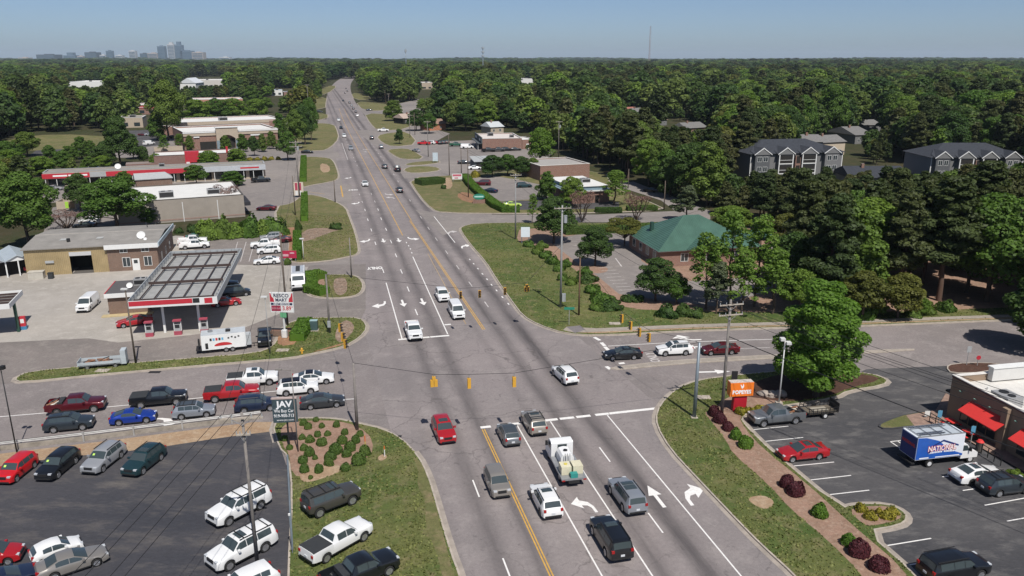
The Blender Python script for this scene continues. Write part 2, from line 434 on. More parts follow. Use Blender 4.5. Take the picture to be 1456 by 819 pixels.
PL = island('restaurant_lawn', [(932, 587), (946, 566), (968, 550), (993, 541), (1039, 535), (1110, 528), (1180, 527), (1240, 532), (1264, 541), (1257, 549), (1205, 557), (1190, 566), (1125, 577), (1072, 583), (1054, 596), (1062, 607), (1083, 628), (1092, 637), (1195, 723), (1220, 717), (1262, 717), (1285, 727), (1292, 739), (1280, 749), (1233, 757), (1304, 819), (1560, 1100), (1400, 1100), (1128, 819), (1092, 786), (1063, 758), (991, 682), (952, 640), (933, 607)], M_GRASS, 1)
WI = island('frontage_bed', [(1246, 606), (1265, 597), (1290, 589), (1345, 583), (1345, 605), (1300, 607), (1258, 612)], M_DRYGRASS, 1, gutter=False, kerb_mat=mat('painted_black_kerb', (0.05, 0.05, 0.055), 0.7))
island('entrance_bed', [(1344, 523), (1353, 518), (1400, 516), (1430, 520), (1400, 531), (1352, 532)], M_DARKMULCH, 1, gutter=False)
island('street_median', [(864, 524.5), (880, 521.5), (935, 515), (995, 510.5), (1140, 503), (1300, 496), (1300, 499), (1140, 508), (995, 516), (935, 521), (880, 526.5)], M_WALK, 1, gutter=False, h=0.1)
LZ = KERB_H + 0.001
# things laid on the raised ground
sheet('shrub_bed', [(398, 604), (440, 599), (490, 600), (525, 617), (532, 640), (520, 655), (480, 668), (440, 680), (415, 678), (411, 645), (402, 636)], LZ, M_MULCH, kind='structure', smooth=1)
sheet('bare_patch', [(424, 672), (470, 660), (495, 668), (460, 682), (430, 690)], LZ + .004, M_TAN, kind='structure', smooth=2)
sheet('bare_patch', [(536, 652), (546, 646), (552, 652), (541, 658)], LZ + .003, M_TAN, kind='structure', smooth=2)
sheet('worn_verge', [(585, 648), (600, 660), (608, 680), (619, 720), (630, 760), (640, 800), (650, 830), (630, 830), (622, 790), (604, 750), (606, 715), (592, 690), (596, 672)], LZ, M_DRYGRASS, kind='structure', smooth=2)
sheet('rubble_bed', [(478, 470), (488, 456), (500, 458), (505, 468), (496, 480), (484, 490), (476, 482)], LZ, M_ROCKS, kind='structure', smooth=2)
sheet('bare_patch', [(440, 503), (470, 494), (492, 488), (487, 492), (455, 500)], LZ + .003, M_DIRT, kind='structure', smooth=1)
sheet('bare_patch', [(395, 478), (408, 465), (420, 470), (425, 490), (395, 494)], LZ + .003, M_DIRT, kind='structure', smooth=1)
sheet('rubble_bed', [(473, 397), (490, 395), (495, 405), (492, 420), (476, 421)], LZ, M_ROCKS, kind='structure', smooth=2)
sheet('bare_patch', [(452, 400), (460, 396), (463, 405), (458, 412), (452, 408)], LZ, M_MULCH, kind='structure', smooth=2)
sheet('rubble_bed', [(425, 335), (440, 325), (470, 325), (486, 322), (487, 326), (465, 333), (440, 343), (425, 345)], LZ, M_ROCKS, kind='structure', smooth=1)
sheet('bare_patch', [(400, 330), (415, 322), (426, 330), (424, 350), (418, 368), (410, 360), (412, 342)], LZ + .003, M_DIRT, kind='structure', smooth=1)
sheet('bare_patch', [(455, 232), (468, 235), (470, 245), (456, 246)], LZ, M_TAN, kind='structure', smooth=1)
sheet('bare_patch', [(648, 278), (660, 272), (690, 285), (692, 290), (660, 288)], LZ, M_DIRT, kind='structure', smooth=1)
sheet('bare_patch', [(632, 253), (642, 253), (644, 268), (630, 270)], LZ, M_TAN, kind='structure', smooth=1)
sheet('shrub_strip', [(733, 345), (755, 345), (790, 372), (815, 380), (850, 420), (880, 440), (1010, 445), (1250, 445), (1400, 440), (1600, 430), (1500, 340), (1000, 320), (740, 322)], LZ, M_MULCH, kind='structure', smooth=1)
sheet('hedged_lot', [(672, 254), (700, 250), (745, 258), (790, 268), (802, 282), (742, 285), (712, 287), (700, 280), (685, 269)], LZ + .004, M_FARLOT, kind='structure')
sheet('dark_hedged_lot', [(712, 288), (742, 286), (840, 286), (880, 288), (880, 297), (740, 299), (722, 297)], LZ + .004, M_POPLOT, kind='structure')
sheet('bank_car_park', [(783, 345), (800, 338), (830, 333), (905, 330), (912, 372), (960, 402), (1060, 396), (1130, 405), (1020, 437), (930, 427), (880, 419), (850, 394), (817, 372)], LZ + .004, M_FARLOT, kind='structure')
sheet('bank_back_drive', [(1100, 345), (1170, 370), (1160, 385), (1080, 360)], LZ + .004, M_FARLOT, kind='structure')
sheet('tree_island', [(828, 384), (845, 377), (862, 380), (866, 387), (845, 391)], LZ + .008, M_MULCH, kind='structure', smooth=2)
sheet('sidewalk', [(800, 470.5), (806, 466), (850, 468), (978, 462.5), (1092, 459.5), (1222, 456), (1342, 451.5), (1445, 448), (1600, 440), (1602, 444), (1445, 452), (1342, 455.5), (1222, 460), (1092, 463.5), (978, 467), (850, 473), (815, 474)], LZ + .008, M_WALK, kind='structure')
sheet('clay_verge', [(800, 473), (850, 475), (978, 469), (1092, 465.5), (1222, 462), (1440, 454), (1440, 452.5), (1222, 460.5), (1092, 464), (978, 467.2), (850, 473)], LZ + .003, M_TAN, kind='structure')
sheet('shrub_bed', [(1000, 587), (1012, 588), (1030, 566), (1068, 561), (1110, 565), (1120, 574), (1070, 580), (1050, 594), (1060, 612), (1085, 640), (1148, 690), (1209, 746), (1290, 815), (1520, 1100), (1440, 1100), (1226, 819), (1176, 769), (1125, 727), (1092, 690), (1041, 646), (1034, 630), (1015, 605)], LZ, M_MULCH, kind='structure', smooth=1)
sheet('tree_bed', [(1030, 562), (1070, 545), (1110, 533), (1180, 530), (1235, 534), (1255, 541), (1205, 554), (1185, 563), (1120, 574), (1070, 566)], LZ + .003, M_DARKMULCH, kind='structure', smooth=1)
sheet('bare_patch', [(1060, 710), (1085, 705), (1103, 715), (1092, 727), (1075, 722)], LZ + .004, M_TAN, kind='structure', smooth=2)
sheet('parking_island_bed', [(1206, 728), (1225, 722), (1262, 721), (1282, 730), (1280, 741), (1240, 750), (1228, 748)], LZ + .008, M_MULCH, kind='structure', smooth=1)
sheet('patio', [(1288, 592), (1330, 585), (1345, 560), (1456, 640), (1700, 740), (1700, 800), (1470, 680), (1380, 630), (1300, 607)], LZ + .008, mat('brick_pavers', (0.27, 0.18, 0.14), 0.9, var=0.3, scale=2.2), kind='structure')
sheet('curb_ramp', [(805, 466), (825, 464), (832, 470), (818, 475)], LZ + .012, mat('tactile_paving', (0.18, 0.16, 0.16), 0.9), kind='structure')
sheet('grove_clearing', [(0, 215), (10, 197), (80, 190), (170, 195), (150, 208), (60, 214)], 0.01, M_DRYGRASS, kind='structure', smooth=1)

# ---------------------------------------------------------------- painted markings
MZ = 0.006
def pline(p0, p1, w, m, parent, name='lane_line', z=MZ):
    a = p0 if isinstance(p0, Vector) else G(*p0)
    b = p1 if isinstance(p1, Vector) else G(*p1)
    d = (b - a); d.z = 0; d.normalize()
    n = Vector((-d.y, d.x, 0)) * (w / 2)
    v = [a - n, b - n, b + n, a + n]
    return mesh_obj(name, [(q.x, q.y, z) for q in v], [(0, 1, 2, 3)], m, parent)
def rline(s0, s1, t0, t1=None, w=0.13, m=M_WHITE, name='lane_line', z=MZ):
    t1 = t0 if t1 is None else t1
    if abs(s1 - s0) > 60 and s1 > 330:
        k = int(abs(s1 - s0) // 50)
        for i in range(k):
            f, g = i / k, (i + 1) / k
            pline(R(s0 + (s1 - s0) * f, t0 + (t1 - t0) * f), R(s0 + (s1 - s0) * g, t0 + (t1 - t0) * g), w, m, ROAD, name, z)
        return
    pline(R(s0, t0), R(s1, t1), w, m, ROAD, name, z)
def st(x, y):
    q = G(x, y) - RO
    return q.dot(RU), q.dot(RN)
for k in (-0.1, 0.1): rline(-70, 0.3, -0.15 + k * 1.15, w=0.12, m=M_YELLOW)
for s in (-9.5, -21.6, -33.8, -46): rline(s, s - 3, -3.18)
rline(-70, 0.4, 3.5); rline(-70, 0.4, 7.15); rline(-70, 0.4, 13.55); rline(-70, -9, 16.95)
for s in (-6.3, -18.4, -30.5, -42.6): rline(s, s - 3, 10.22)
for a, b in ((-0.35, 0.75), (2.3, 3.9), (6.2, 8.05), (8.3, 9.9), (10.15, 11.75), (12.3, 13.85), (13.9, 19.3)):
    pline(R(0.75, a), R(0.75, b), 0.5, M_WHITE, ROAD, 'stop_line', MZ + .003)
for a, b in ((-5.9, -4.6), (-4.5, -1.6), (-1.5, 1.15)):
    pline(R(29.7, a), R(29.7, b), 0.5, M_WHITE, ROAD, 'stop_line', MZ + .003)
pline((632, 462), (641, 461), 0.45, M_WHITE, ROAD, 'stop_line', MZ + .003)
pline((549, 402), (572, 483), 0.16, M_WHITE, ROAD)
pline((587, 365), (636.5, 475), 0.16, M_WHITE, ROAD)
for x, y in ((550, 382), (544.8, 385), (533.8, 346), (528, 327), (523, 312.4), (519, 298.6), (515, 287), (511, 276.5), (542, 311), (549, 326), (556, 343.5), (563, 363), (570.8, 386), (580.4, 411), (592, 443.7), (537.6, 298), (533, 286.6), (528, 275.6),
             (598.6, 309), (609.4, 324.6), (620.4, 340), (635, 358.6), (651, 380), (669, 404), (691.7, 432.7), (583, 285), (573, 270), (566, 258), (560, 248), (555, 240)):
    s, t = st(x, y)
    if (x, y) == (550, 382): continue
    worn = x > 595 or y < 290
    rline(s - 1.5, s + 1.5, t, w=0.15, m=M_WORN if worn else M_WHITE, name='lane_dash')
for i in range(30):
    s = 215 + i * 12.2
    rline(s, s + 3, -1.3, w=0.15, m=M_WORN, name='lane_dash'); rline(s, s + 3, 9.2, w=0.15, m=M_WORN, name='lane_dash')
for x, y in ((578, 345), (581, 349.5), (583.5, 354), (585.5, 359.5)) + ((668, 369), (673.5, 375), (679.6, 382), (686, 389.5), (692.5, 397), (699, 405), (706, 413), (714.4, 422.4), (722.8, 432)):
    s, t = st(x, y)
    rline(s - 0.45, s + 0.45, t, w=0.2, name='lane_dot')
pline((617, 307.6), (647, 345), 0.15, M_WHITE, ROAD)
pline((486, 203), (494.5, 227), 0.2, M_WORN, ROAD)
rline(96, 560, 1.9, w=0.16, m=M_YELLOW); rline(112, 560, 5.7, w=0.14, m=M_YELLOW)
for k in (-0.14, 0.14): pline(R(112, 5.4 + k), R(31, 6.35 + k), 0.13, M_YELLOW, ROAD)
pline(R(78, 4.9), R(34, 4.3), 0.13, mat('faded_yellow_marking', (0.36, 0.26, 0.15), 0.85, var=0.3), ROAD)
pline((484.5, 264), (487.5, 280), 0.35, M_YELLOW, ROAD, 'hatch_line'); pline((440, 273), (462, 276), 0.15, M_YELLOW, ROAD, 'lane_line', 0.012)
def shape(pts, org, ang, m, parent, name, sc=1.0, z=MZ):
    c, s_ = math.cos(ang), math.sin(ang)
    P = [Vector((org.x + (x * c - y * s_) * sc, org.y + (x * s_ + y * c) * sc, 0)) for x, y in pts]
    tris = tessellate_polygon([P])
    o = mesh_obj(name, [(p.x, p.y, z) for p in P], [tuple(t) for t in tris], m, parent)
    for p in o.data.polygons:
        if p.normal.z < 0: p.flip()
    return o
A_STR = [(-0.14, -1.5), (0.14, -1.5), (0.14, 0.2), (0.5, 0.2), (0, 1.6), (-0.5, 0.2), (-0.14, 0.2)]
A_LEFT = [(0.45, -1.5), (0.72, -1.5), (0.66, -0.5), (0.35, 0.3), (-0.35, 0.75), (-0.35, 1.35), (-1.25, 0.35), (-0.3, -0.65), (-0.35, -0.1), (0.15, -0.25), (0.4, -0.7)]
A_RIGHT = [(-x, y) for x, y in A_LEFT]
for (x, y), sh, back, m in (((832, 717), A_LEFT, 0, M_WHITE), ((933, 706), A_STR, 0, M_WHITE), ((982, 702), A_RIGHT, 0, M_WHITE),
        ((521, 342.5), A_RIGHT, 1, M_WHITE), ((545, 342), A_STR, 1, M_WHITE), ((567, 341.5), A_STR, 1, M_WHITE), ((586, 339.5), A_LEFT, 1, M_WHITE),
        ((542, 433.5), A_RIGHT, 1, M_WHITE), ((573, 431), A_STR, 1, M_WHITE), ((601, 429), A_STR, 1, M_WHITE), ((507, 289), A_RIGHT, 1, M_WHITE), ((496, 253), A_RIGHT, 1, M_WHITE),
        ((552, 276.5), A_LEFT, 1, M_WORN), ((556, 281), A_LEFT, 0, M_WORN), ((519, 213), A_LEFT, 1, M_WORN), ((522, 216), A_LEFT, 0, M_WORN), ((641, 330), A_RIGHT, 0, M_WORN), ((660, 350), A_RIGHT, 0, M_WHITE)):
    g = G(x, y)
    shape(sh, g, -RA + (math.pi if back else 0), m, ROAD, 'turn_arrow' if sh is not A_STR else 'straight_arrow', .95 if y > 700 and sh is A_LEFT else 1.2)
def text_mesh(txt, size=1.0, bold=0.0, align='CENTER', ext=0.0, sx=1.0):
    c = bpy.data.curves.new('t', 'FONT')
    c.body = txt; c.size = size; c.align_x = align; c.align_y = 'CENTER'; c.offset = bold; c.extrude = ext
    c.resolution_u = 2
    o = bpy.data.objects.new('t', c)
    COL.objects.link(o)
    dg = bpy.context.evaluated_depsgraph_get()
    me = bpy.data.meshes.new_from_object(o.evaluated_get(dg))
    bpy.data.objects.remove(o)
    bpy.data.curves.remove(c)
    if sx != 1.0:
        me.transform(Matrix.Diagonal((sx, 1, 1, 1)))
    return me
def text_obj(txt, m, parent, loc, rot, size, bold=0.0, sx=1.0, name='lettering', ext=0.003, fit=None):
    me = text_mesh(txt, size, bold, ext=ext, sx=sx)
    if fit:
        xs = [v.co.x for v in me.vertices]; k = fit / (max(xs) - min(xs)); me.transform(Matrix.Diagonal((k, 1, 1, 1)))
    me.materials.clear(); me.materials.append(m)
    o = bpy.data.objects.new(name, me)
    o.location = loc; o.rotation_euler = rot
    return link(o, parent)
for (x, y), back in (((533, 381), 1), ((502, 270), 1)):
    g = G(x, y)
    o = text_obj('ONLY', M_WHITE, ROAD, (g.x, g.y, MZ), (0, 0, -RA + math.pi), 1.45, 0.06, 0.7, ext=0.0)
    o.scale = (1, 1.7, 1)
# cross street markings
for a, b in (((864.5, 492), (952, 487.2)), ((952, 487.2), (1059, 483.4)), ((1059, 483.4), (1140, 481))):
    pline(a, b, 0.13, M_WHITE, SIDE, z=-0.003)
pline((1010, 497), (1095, 494), 0.13, M_WORN, SIDE, z=-0.003)
for a, b in (((845, 479.5), (853, 484)), ((855, 487), (860, 492)), ((860, 493), (866, 499)), ((880, 517), (888, 516)), ((862, 521), (868, 525))):
    pline(a, b, 0.5, M_WHITE, SIDE if a[0] > 870 else SIDE, 'stop_line', 0.004)
for c, nxt, sh in (((975, 481.5), (963, 482.5), A_RIGHT), ((1015, 528.5), (1026, 528.2), A_STR), ((990, 493), (978, 493.5), A_STR)):
    a, b = G(*c), G(*nxt)
    shape(sh, a, math.atan2(b.y - a.y, b.x - a.x) - math.pi / 2, M_WHITE, SIDE, 'turn_arrow' if sh is A_RIGHT else 'straight_arrow', 1.3, -0.003)
o = text_obj('ONLY', M_WORN, SIDE, tuple(G(929, 508) + Vector((0, 0, -0.003))), (0, 0, math.pi / 2 + 0.08), 1.8, 0.02, 0.7, ext=0)
for a, b in (((-60, 597.5), (65, 587)), ((65, 587), (190, 575)), ((190, 575), (300, 564)), ((371, 558), (420, 553.5)), ((484, 568), (505, 567))):
    pline(a, b, 0.14, M_WHITE, SIDE, z=-0.003)
a, b = G(236, 598), G(250, 597)
shape(A_RIGHT, a, math.atan2(b.y - a.y, b.x - a.x) - math.pi / 2, M_WHITE, SIDE, 'turn_arrow', 1.2, -0.003)
# parking stalls
RLOT = bpy.data.objects['restaurant_lot']
for a, b in (((1092, 627), (1142, 622)), ((1065, 611.5), (1121, 606)), ((1084, 628), (1142, 622)), ((1125, 663), (1186, 657)), ((1148, 683), (1210, 676)), ((1174, 704), (1236, 697)), ((1257, 776.5), (1324, 765.5)), ((1288, 804), (1358, 792.5)),
             ((1340, 678), (1357, 676)), ((1369, 697.5), (1386, 695)), ((1400, 718.5), (1470, 706)), ((1432, 741), (1500, 729)), ((1266, 628), (1285, 626)), ((1266, 628), (1284, 640)), ((1276, 627), (1290, 637)), ((1320, 832), (1392, 819))):
    if a == (1092, 627): continue
    pline(a, b, 0.12, M_WHITE, RLOT, 'stall_line', 0.009)
BLOT = bpy.data.objects['bank_car_park']
for i in range(9):
    a = (846 + i * 4.2, 377 + i * 4.6); pline(a, (a[0] + 21, a[1] - 1), 0.12, M_WORN, BLOT, 'stall_line', LZ + .009)
for i in range(6):
    a = (800 + i * 7, 340 + i * 5); pline(a, (a[0] + 14, a[1] - 1), 0.12, M_WORN, BLOT, 'stall_line', LZ + .009)
pline((875, 368), (884, 380), 0.2, M_WORN, BLOT, 'arrow_mark', LZ + .009)
SLOT = bpy.data.objects['side_car_park']
for x in (338, 350, 362, 374): pline((x, 344), (x - 8, 372), 0.12, M_WORN, SLOT, 'stall_line', 0.013)
# ---------------------------------------------------------------- vehicles
M_GLASS = mat('car_glass', (0.045, 0.06, 0.064), 0.06, var=0, spec=0.7)
M_TYRE = mat('tyre_rubber', (0.014, 0.014, 0.014), 0.9, var=0)
M_RIM = mat('alloy_rim', (0.42, 0.42, 0.43), 0.35, 0.7, var=0)
M_DARKRIM = mat('black_rim', (0.03, 0.03, 0.03), 0.4, 0.5, var=0)
M_PLAST = mat('black_plastic', (0.018, 0.018, 0.019), 0.6, var=0)
M_CHROME = mat('chrome', (0.5, 0.5, 0.5), 0.2, 0.9, var=0)
M_LAMP = mat('headlamp', (0.6, 0.62, 0.64), 0.12, 0.2, var=0)
M_TAIL = mat('tail_lamp', (0.32, 0.012, 0.012), 0.2, var=0)
M_AMBER = mat('amber_lamp', (0.6, 0.2, 0.02), 0.25, var=0)
M_PLATE = mat('number_plate', (0.6, 0.62, 0.64), 0.5, var=0)
M_TONNEAU = mat('bed_cover', (0.03, 0.032, 0.034), 0.75, var=0.15, scale=3)
PAINT = {'white': (0.74, 0.74, 0.73), 'black': (0.008, 0.009, 0.011), 'red': (0.34, 0.012, 0.016), 'maroon': (0.10, 0.008, 0.014), 'blue': (0.012, 0.045, 0.30), 'silver': (0.36, 0.37, 0.385),
         'grey': (0.16, 0.17, 0.18), 'lightgrey': (0.28, 0.30, 0.33), 'darkgrey': (0.045, 0.048, 0.053), 'teal': (0.018, 0.05, 0.058), 'gold': (0.32, 0.29, 0.25), 'beige': (0.27, 0.25, 0.225), 'bronze': (0.075, 0.07, 0.062), 'navy': (0.012, 0.02, 0.045),
         'green': (0.015, 0.09, 0.05), 'lime': (0.45, 0.6, 0.1), 'brightred': (0.5, 0.012, 0.016), 'slate': (0.035, 0.045, 0.055)}
def paint(c):
    metallic = c in ('silver', 'grey', 'lightgrey', 'gold', 'beige', 'darkgrey', 'bronze', 'teal', 'slate', 'blue', 'maroon')
    return mat('paint_' + c, PAINT[c], 0.32 if not metallic else 0.36, 0.35 if metallic else 0.0, var=0.03, scale=0.8, coat=0.6)

# each type: length, width, top line (x from front, z), belt line, wheels (x front, x rear, r), side windows (x ranges), windscreen, rear window
T = {}
T['sedan'] = dict(L=4.85, W=1.84, top=[(0, .5), (.06, .72), (.35, .84), (1.35, .99), (2.3, 1.41), (2.75, 1.455), (3.3, 1.44), (4.15, 1.12), (4.7, 1.06), (4.82, .9), (4.85, .55)],
                  belt=[(0, .68), (1.2, .93), (4.2, .99), (4.85, .85)], wh=(.92, 3.72, .33), side=[(1.75, 2.62), (2.7, 3.55)], ws=(1.42, 2.28), rw=(3.38, 4.1), zb=.24)
T['coupe'] = dict(L=4.5, W=1.82, top=[(0, .48), (.06, .68), (.35, .8), (1.35, .95), (2.2, 1.34), (2.6, 1.38), (3.0, 1.36), (4.1, 1.02), (4.35, 1.0), (4.47, .86), (4.5, .5)],
                  belt=[(0, .65), (1.2, .9), (4.0, .97), (4.5, .82)], wh=(.88, 3.55, .34), side=[(1.72, 3.25)], ws=(1.42, 2.18), rw=(3.08, 4.0), zb=.2)
T['suv'] = dict(L=4.65, W=1.88, top=[(0, .6), (.05, .88), (.3, .98), (1.25, 1.13), (1.95, 1.62), (2.5, 1.69), (3.7, 1.67), (4.15, 1.6), (4.5, 1.15), (4.62, .95), (4.65, .55)],
                belt=[(0, .85), (1.1, 1.06), (4.3, 1.14), (4.65, .95)], wh=(.9, 3.62, .36), side=[(1.5, 2.32), (2.4, 3.2), (3.28, 3.9)], ws=(1.3, 1.92), rw=(4.17, 4.47), zb=.28)
T['bigsuv'] = dict(L=5.15, W=2.0, top=[(0, .65), (.05, 1.05), (.3, 1.16), (1.4, 1.26), (2.0, 1.82), (2.5, 1.89), (4.5, 1.88), (4.9, 1.83), (5.08, 1.25), (5.13, 1.0), (5.15, .55)],
                   belt=[(0, 1.0), (1.2, 1.2), (4.95, 1.26), (5.15, 1.0)], wh=(.98, 3.95, .41), side=[(1.68, 2.5), (2.6, 3.42), (3.52, 4.6)], ws=(1.45, 1.96), rw=(4.91, 5.06), zb=.36)
T['hatch'] = dict(L=4.1, W=1.76, top=[(0, .5), (.05, .72), (.3, .84), (1.0, 1.0), (1.75, 1.45), (2.2, 1.51), (3.0, 1.48), (3.55, 1.38), (3.95, 1.02), (4.07, .85), (4.1, .5)],
                  belt=[(0, .7), (.9, .94), (3.8, 1.04), (4.1, .85)], wh=(.8, 3.3, .31), side=[(1.3, 2.15), (2.23, 3.0)], ws=(1.06, 1.72), rw=(3.57, 3.92), zb=.22)
T['mini'] = dict(L=3.55, W=1.64, top=[(0, .5), (.06, .75), (.25, .88), (.85, 1.0), (1.5, 1.42), (1.9, 1.49), (2.5, 1.46), (3.1, 1.3), (3.45, .98), (3.53, .8), (3.55, .5)],
                 belt=[(0, .72), (.8, .96), (3.3, 1.0), (3.55, .8)], wh=(.68, 2.95, .3), side=[(1.15, 2.1), (2.2, 2.75)], ws=(.9, 1.47), rw=(3.12, 3.42), zb=.22)
T['boxy'] = dict(L=4.15, W=1.8, top=[(0, .55), (.05, .85), (.25, .98), (.95, 1.07), (1.55, 1.56), (2.0, 1.62), (3.4, 1.6), (3.85, 1.55), (4.08, 1.1), (4.13, .9), (4.15, .5)],
                 belt=[(0, .82), (.9, 1.0), (3.9, 1.1), (4.15, .9)], wh=(.78, 3.35, .33), side=[(1.2, 2.05), (2.13, 2.95), (3.03, 3.5)], ws=(1.0, 1.52), rw=(3.87, 4.06), zb=.24)
T['hummer'] = dict(L=4.85, W=2.06, top=[(0, .75), (.04, 1.2), (.2, 1.27), (1.45, 1.32), (1.8, 1.92), (2.1, 1.98), (4.5, 1.97), (4.72, 1.94), (4.81, 1.3), (4.84, 1.0), (4.85, .65)],
                   belt=[(0, 1.16), (1.3, 1.27), (4.75, 1.3), (4.85, 1.0)], wh=(.95, 4.0, .45), side=[(1.68, 2.5), (2.62, 3.42), (3.55, 4.4)], ws=(1.48, 1.78), rw=(4.73, 4.8), zb=.5)
T['van'] = dict(L=5.6, W=2.0, top=[(0, .6), (.05, .95), (.3, 1.05), (.95, 1.2), (1.6, 1.95), (2.0, 2.06), (5.0, 2.05), (5.45, 1.98), (5.55, 1.3), (5.58, .9), (5.6, .5)],
                belt=[(0, .95), (.85, 1.12), (5.4, 1.25), (5.6, 1.0)], wh=(.9, 4.3, .37), side=[(1.25, 2.15)], ws=(1.0, 1.57), rw=(5.47, 5.54), zb=.3)
T['minibus'] = dict(T['van'], side=[(1.25, 2.15), (2.3, 3.5), (3.6, 4.9)])
T['pickup'] = dict(L=5.85, W=2.02, top=[(0, .7), (.05, 1.1), (.3, 1.2), (1.5, 1.28), (2.1, 1.82), (2.6, 1.9), (3.55, 1.88), (3.9, 1.34), (3.95, 1.33), (5.78, 1.33), (5.82, 1.0), (5.85, .6)],
                   belt=[(0, 1.05), (1.3, 1.2), (3.9, 1.27), (5.85, 1.27)], wh=(1.0, 4.65, .41), side=[(1.78, 2.6), (2.7, 3.45)], ws=(1.55, 2.07), rw=(3.58, 3.86), zb=.42, bed=(4.0, 5.72))

def car_parts(kind):
    """meshes of one vehicle type, in metres, nose towards +x, wheels on z = 0"""
    if kind in CARS: return CARS[kind]
    d = T[kind]
    L, W = d['L'], d['W']
    hw = W / 2
    tx = [p[0] for p in d['top']]; tz = [p[1] for p in d['top']]
    bx = [p[0] for p in d['belt']]; bz = [p[1] for p in d['belt']]
    top = lambda x: float(np.interp(x, tx, tz))
    roof = max(tz)
    def belt(x): return min(float(np.interp(x, bx, bz)), top(x) - 0.03)
    plan = lambda x: hw * (1 - 0.13 * max(0, 1 - x / 0.55) ** 2 - 0.09 * max(0, 1 - (L - x) / 0.5) ** 2)
    f1, f2, r = d['wh']
    Ra = r + 0.07
    xs = set(tx) | {0.15, .6, L - .2}
    for c in (f1, f2):
        for k in range(-4, 5): xs.add(round(c + Ra * math.sin(k * math.pi / 8) * 1.0, 3))
        xs |= {c - Ra - .01, c + Ra + .01}
    d['side'] = [(a if i == 0 else d['side'][i - 1][1] + .045, b) for i, (a, b) in enumerate(d['side'])]
    for a, b in d['side']: xs |= {a, b}
    if 'bed' in d: xs |= set(d['bed']) | {d['bed'][0] - .02, d['bed'][1] + .02}
    xs = sorted(x for x in xs if 0 <= x <= L)
    xs = [x for i, x in enumerate(xs) if i == 0 or x - xs[i - 1] > 0.006]
    def zbot(x):
        z = d['zb'] + 0.08 * max(0, 1 - x / .4) + .1 * max(0, 1 - (L - x) / .5)
        for c in (f1, f2):
            if abs(x - c) < Ra: z = max(z, r + math.sqrt(max(0, Ra * Ra - (x - c) ** 2)))
        return z
    def ring(x):
        w, zt, zs, zb = plan(x), top(x), belt(x), zbot(x)
        cab = max(0.0, min(1.0, (zt - zs - .05) / max(.1, roof - zs - .05)))
        wt = w * (0.90 - 0.145 * cab)
        zm = max(zb + .05, zs * .55)
        crown = 0.05 * (1 - cab) + 0.06 * cab
        if 'bed' in d and d['bed'][0] <= x <= d['bed'][1]:
            return [(w * .9, zb), (w * .985, zb + .04), (w, max(zm, zb + .08)), (w * .99, max(zs - .07, zb + .12)), (w * .97, zs + .05), (w * .9, zs + .05), (w * .87, .78), (0, .78)], w, wt
        return [(w * .9, zb), (w * .985, zb + .04), (w, max(zm, zb + .08)), (w * .985, max(zs - .07, zb + .12)), (w * .95, max(zs, zb + .14)), (wt, max(zt - crown, zs + .005)), (wt * .8, zt - crown * .25), (0, zt)], w, wt
    rings = [ring(x) for x in xs]
    v, f = [], []
    n = 15
    for x, (p, _, _) in zip(xs, rings):
        for y, z in p: v.append((L / 2 - x, y, z))
        for y, z in reversed(p[:-1]): v.append((L / 2 - x, -y, z))
    for i in range(len(xs) - 1):
        a, b = i * n, i * n + n
        for j in range(n):
            k = (j + 1) % n
            f.append((a + j, a + k, b + k, b + j))
    f.append(tuple(range(n - 1, -1, -1))); f.append(tuple(range((len(xs) - 1) * n, len(xs) * n)))
    me = bpy.data.meshes.new(kind + '_body')
    me.from_pydata(v, [], f)
    me.materials.append(M_PLAST)
    bm = bmesh.new(); bm.from_mesh(me); bmesh.ops.recalc_face_normals(bm, faces=bm.faces)
    for e in bm.edges: e.smooth = e.calc_face_angle(0) < math.radians(33)
    for q in bm.faces: q.smooth = True
    bm.to_mesh(me); bm.free()
    parts = [('body', me, None, (0, 0, 0), None)]
    def mesh(name, v, f, m):
        q = bpy.data.meshes.new(name); q.from_pydata(v, [], f); q.materials.append(m); q.update(); return q
    def pt(x, j, fr, s):
        """point between profile row j and j+1 at fraction fr on side s"""
        i = max(0, min(len(xs) - 2, next((k for k in range(len(xs) - 1) if xs[k] <= x <= xs[k + 1]), 0)))
        t = (x - xs[i]) / (xs[i + 1] - xs[i])
        A = [rings[i][0][j][q] * (1 - fr) + rings[i][0][j + 1][q] * fr for q in (0, 1)]
        B = [rings[i + 1][0][j][q] * (1 - fr) + rings[i + 1][0][j + 1][q] * fr for q in (0, 1)]
        return (L / 2 - x, s * (A[0] * (1 - t) + B[0] * t), A[1] * (1 - t) + B[1] * t)
    for a, b in d['side']:
        cx = sorted({a, b} | {x for x in xs if a < x < b})
        for s in (1, -1):
            vv, ff = [], []
            for x in cx:
                for fr in (.1, .92):
                    p = pt(x, 4, fr, s); vv.append((p[0], p[1] + s * .014, p[2] + .004))
            for i in range(len(cx) - 1):
                q = (2 * i, 2 * i + 2, 2 * i + 3, 2 * i + 1)
                ff.append(q if s < 0 else q[::-1])
            parts.append(('side_window', mesh('side_window', vv, ff, M_GLASS), None, (0, 0, 0), None))
    def panel(a, b, w0, up, fwd, name, m, rows=None):
        cx = sorted({a, b} | {x for x in xs if a < x < b})
        vv, ff = [], []
        for x in cx:
            row = [pt(x, 5, 1 - q, 1) if q > 0 else None for q in ()]
            pts_ = []
            for lat in (-1, -.72, 0, .72, 1):
                s = 1 if lat >= 0 else -1
                a_ = abs(lat) * w0
                if a_ > .8: p = pt(x, 5, (1 - a_) / .2, s)
                else: p = pt(x, 6, 1 - a_ / .8, s)
                pts_.append((p[0] + fwd, p[1], p[2] + up))
            vv += pts_
        for i in range(len(cx) - 1):
            for j in range(4):
                q = (5 * i + j, 5 * i + 5 + j, 5 * i + 6 + j, 5 * i + 1 + j)
                ff.append(q)
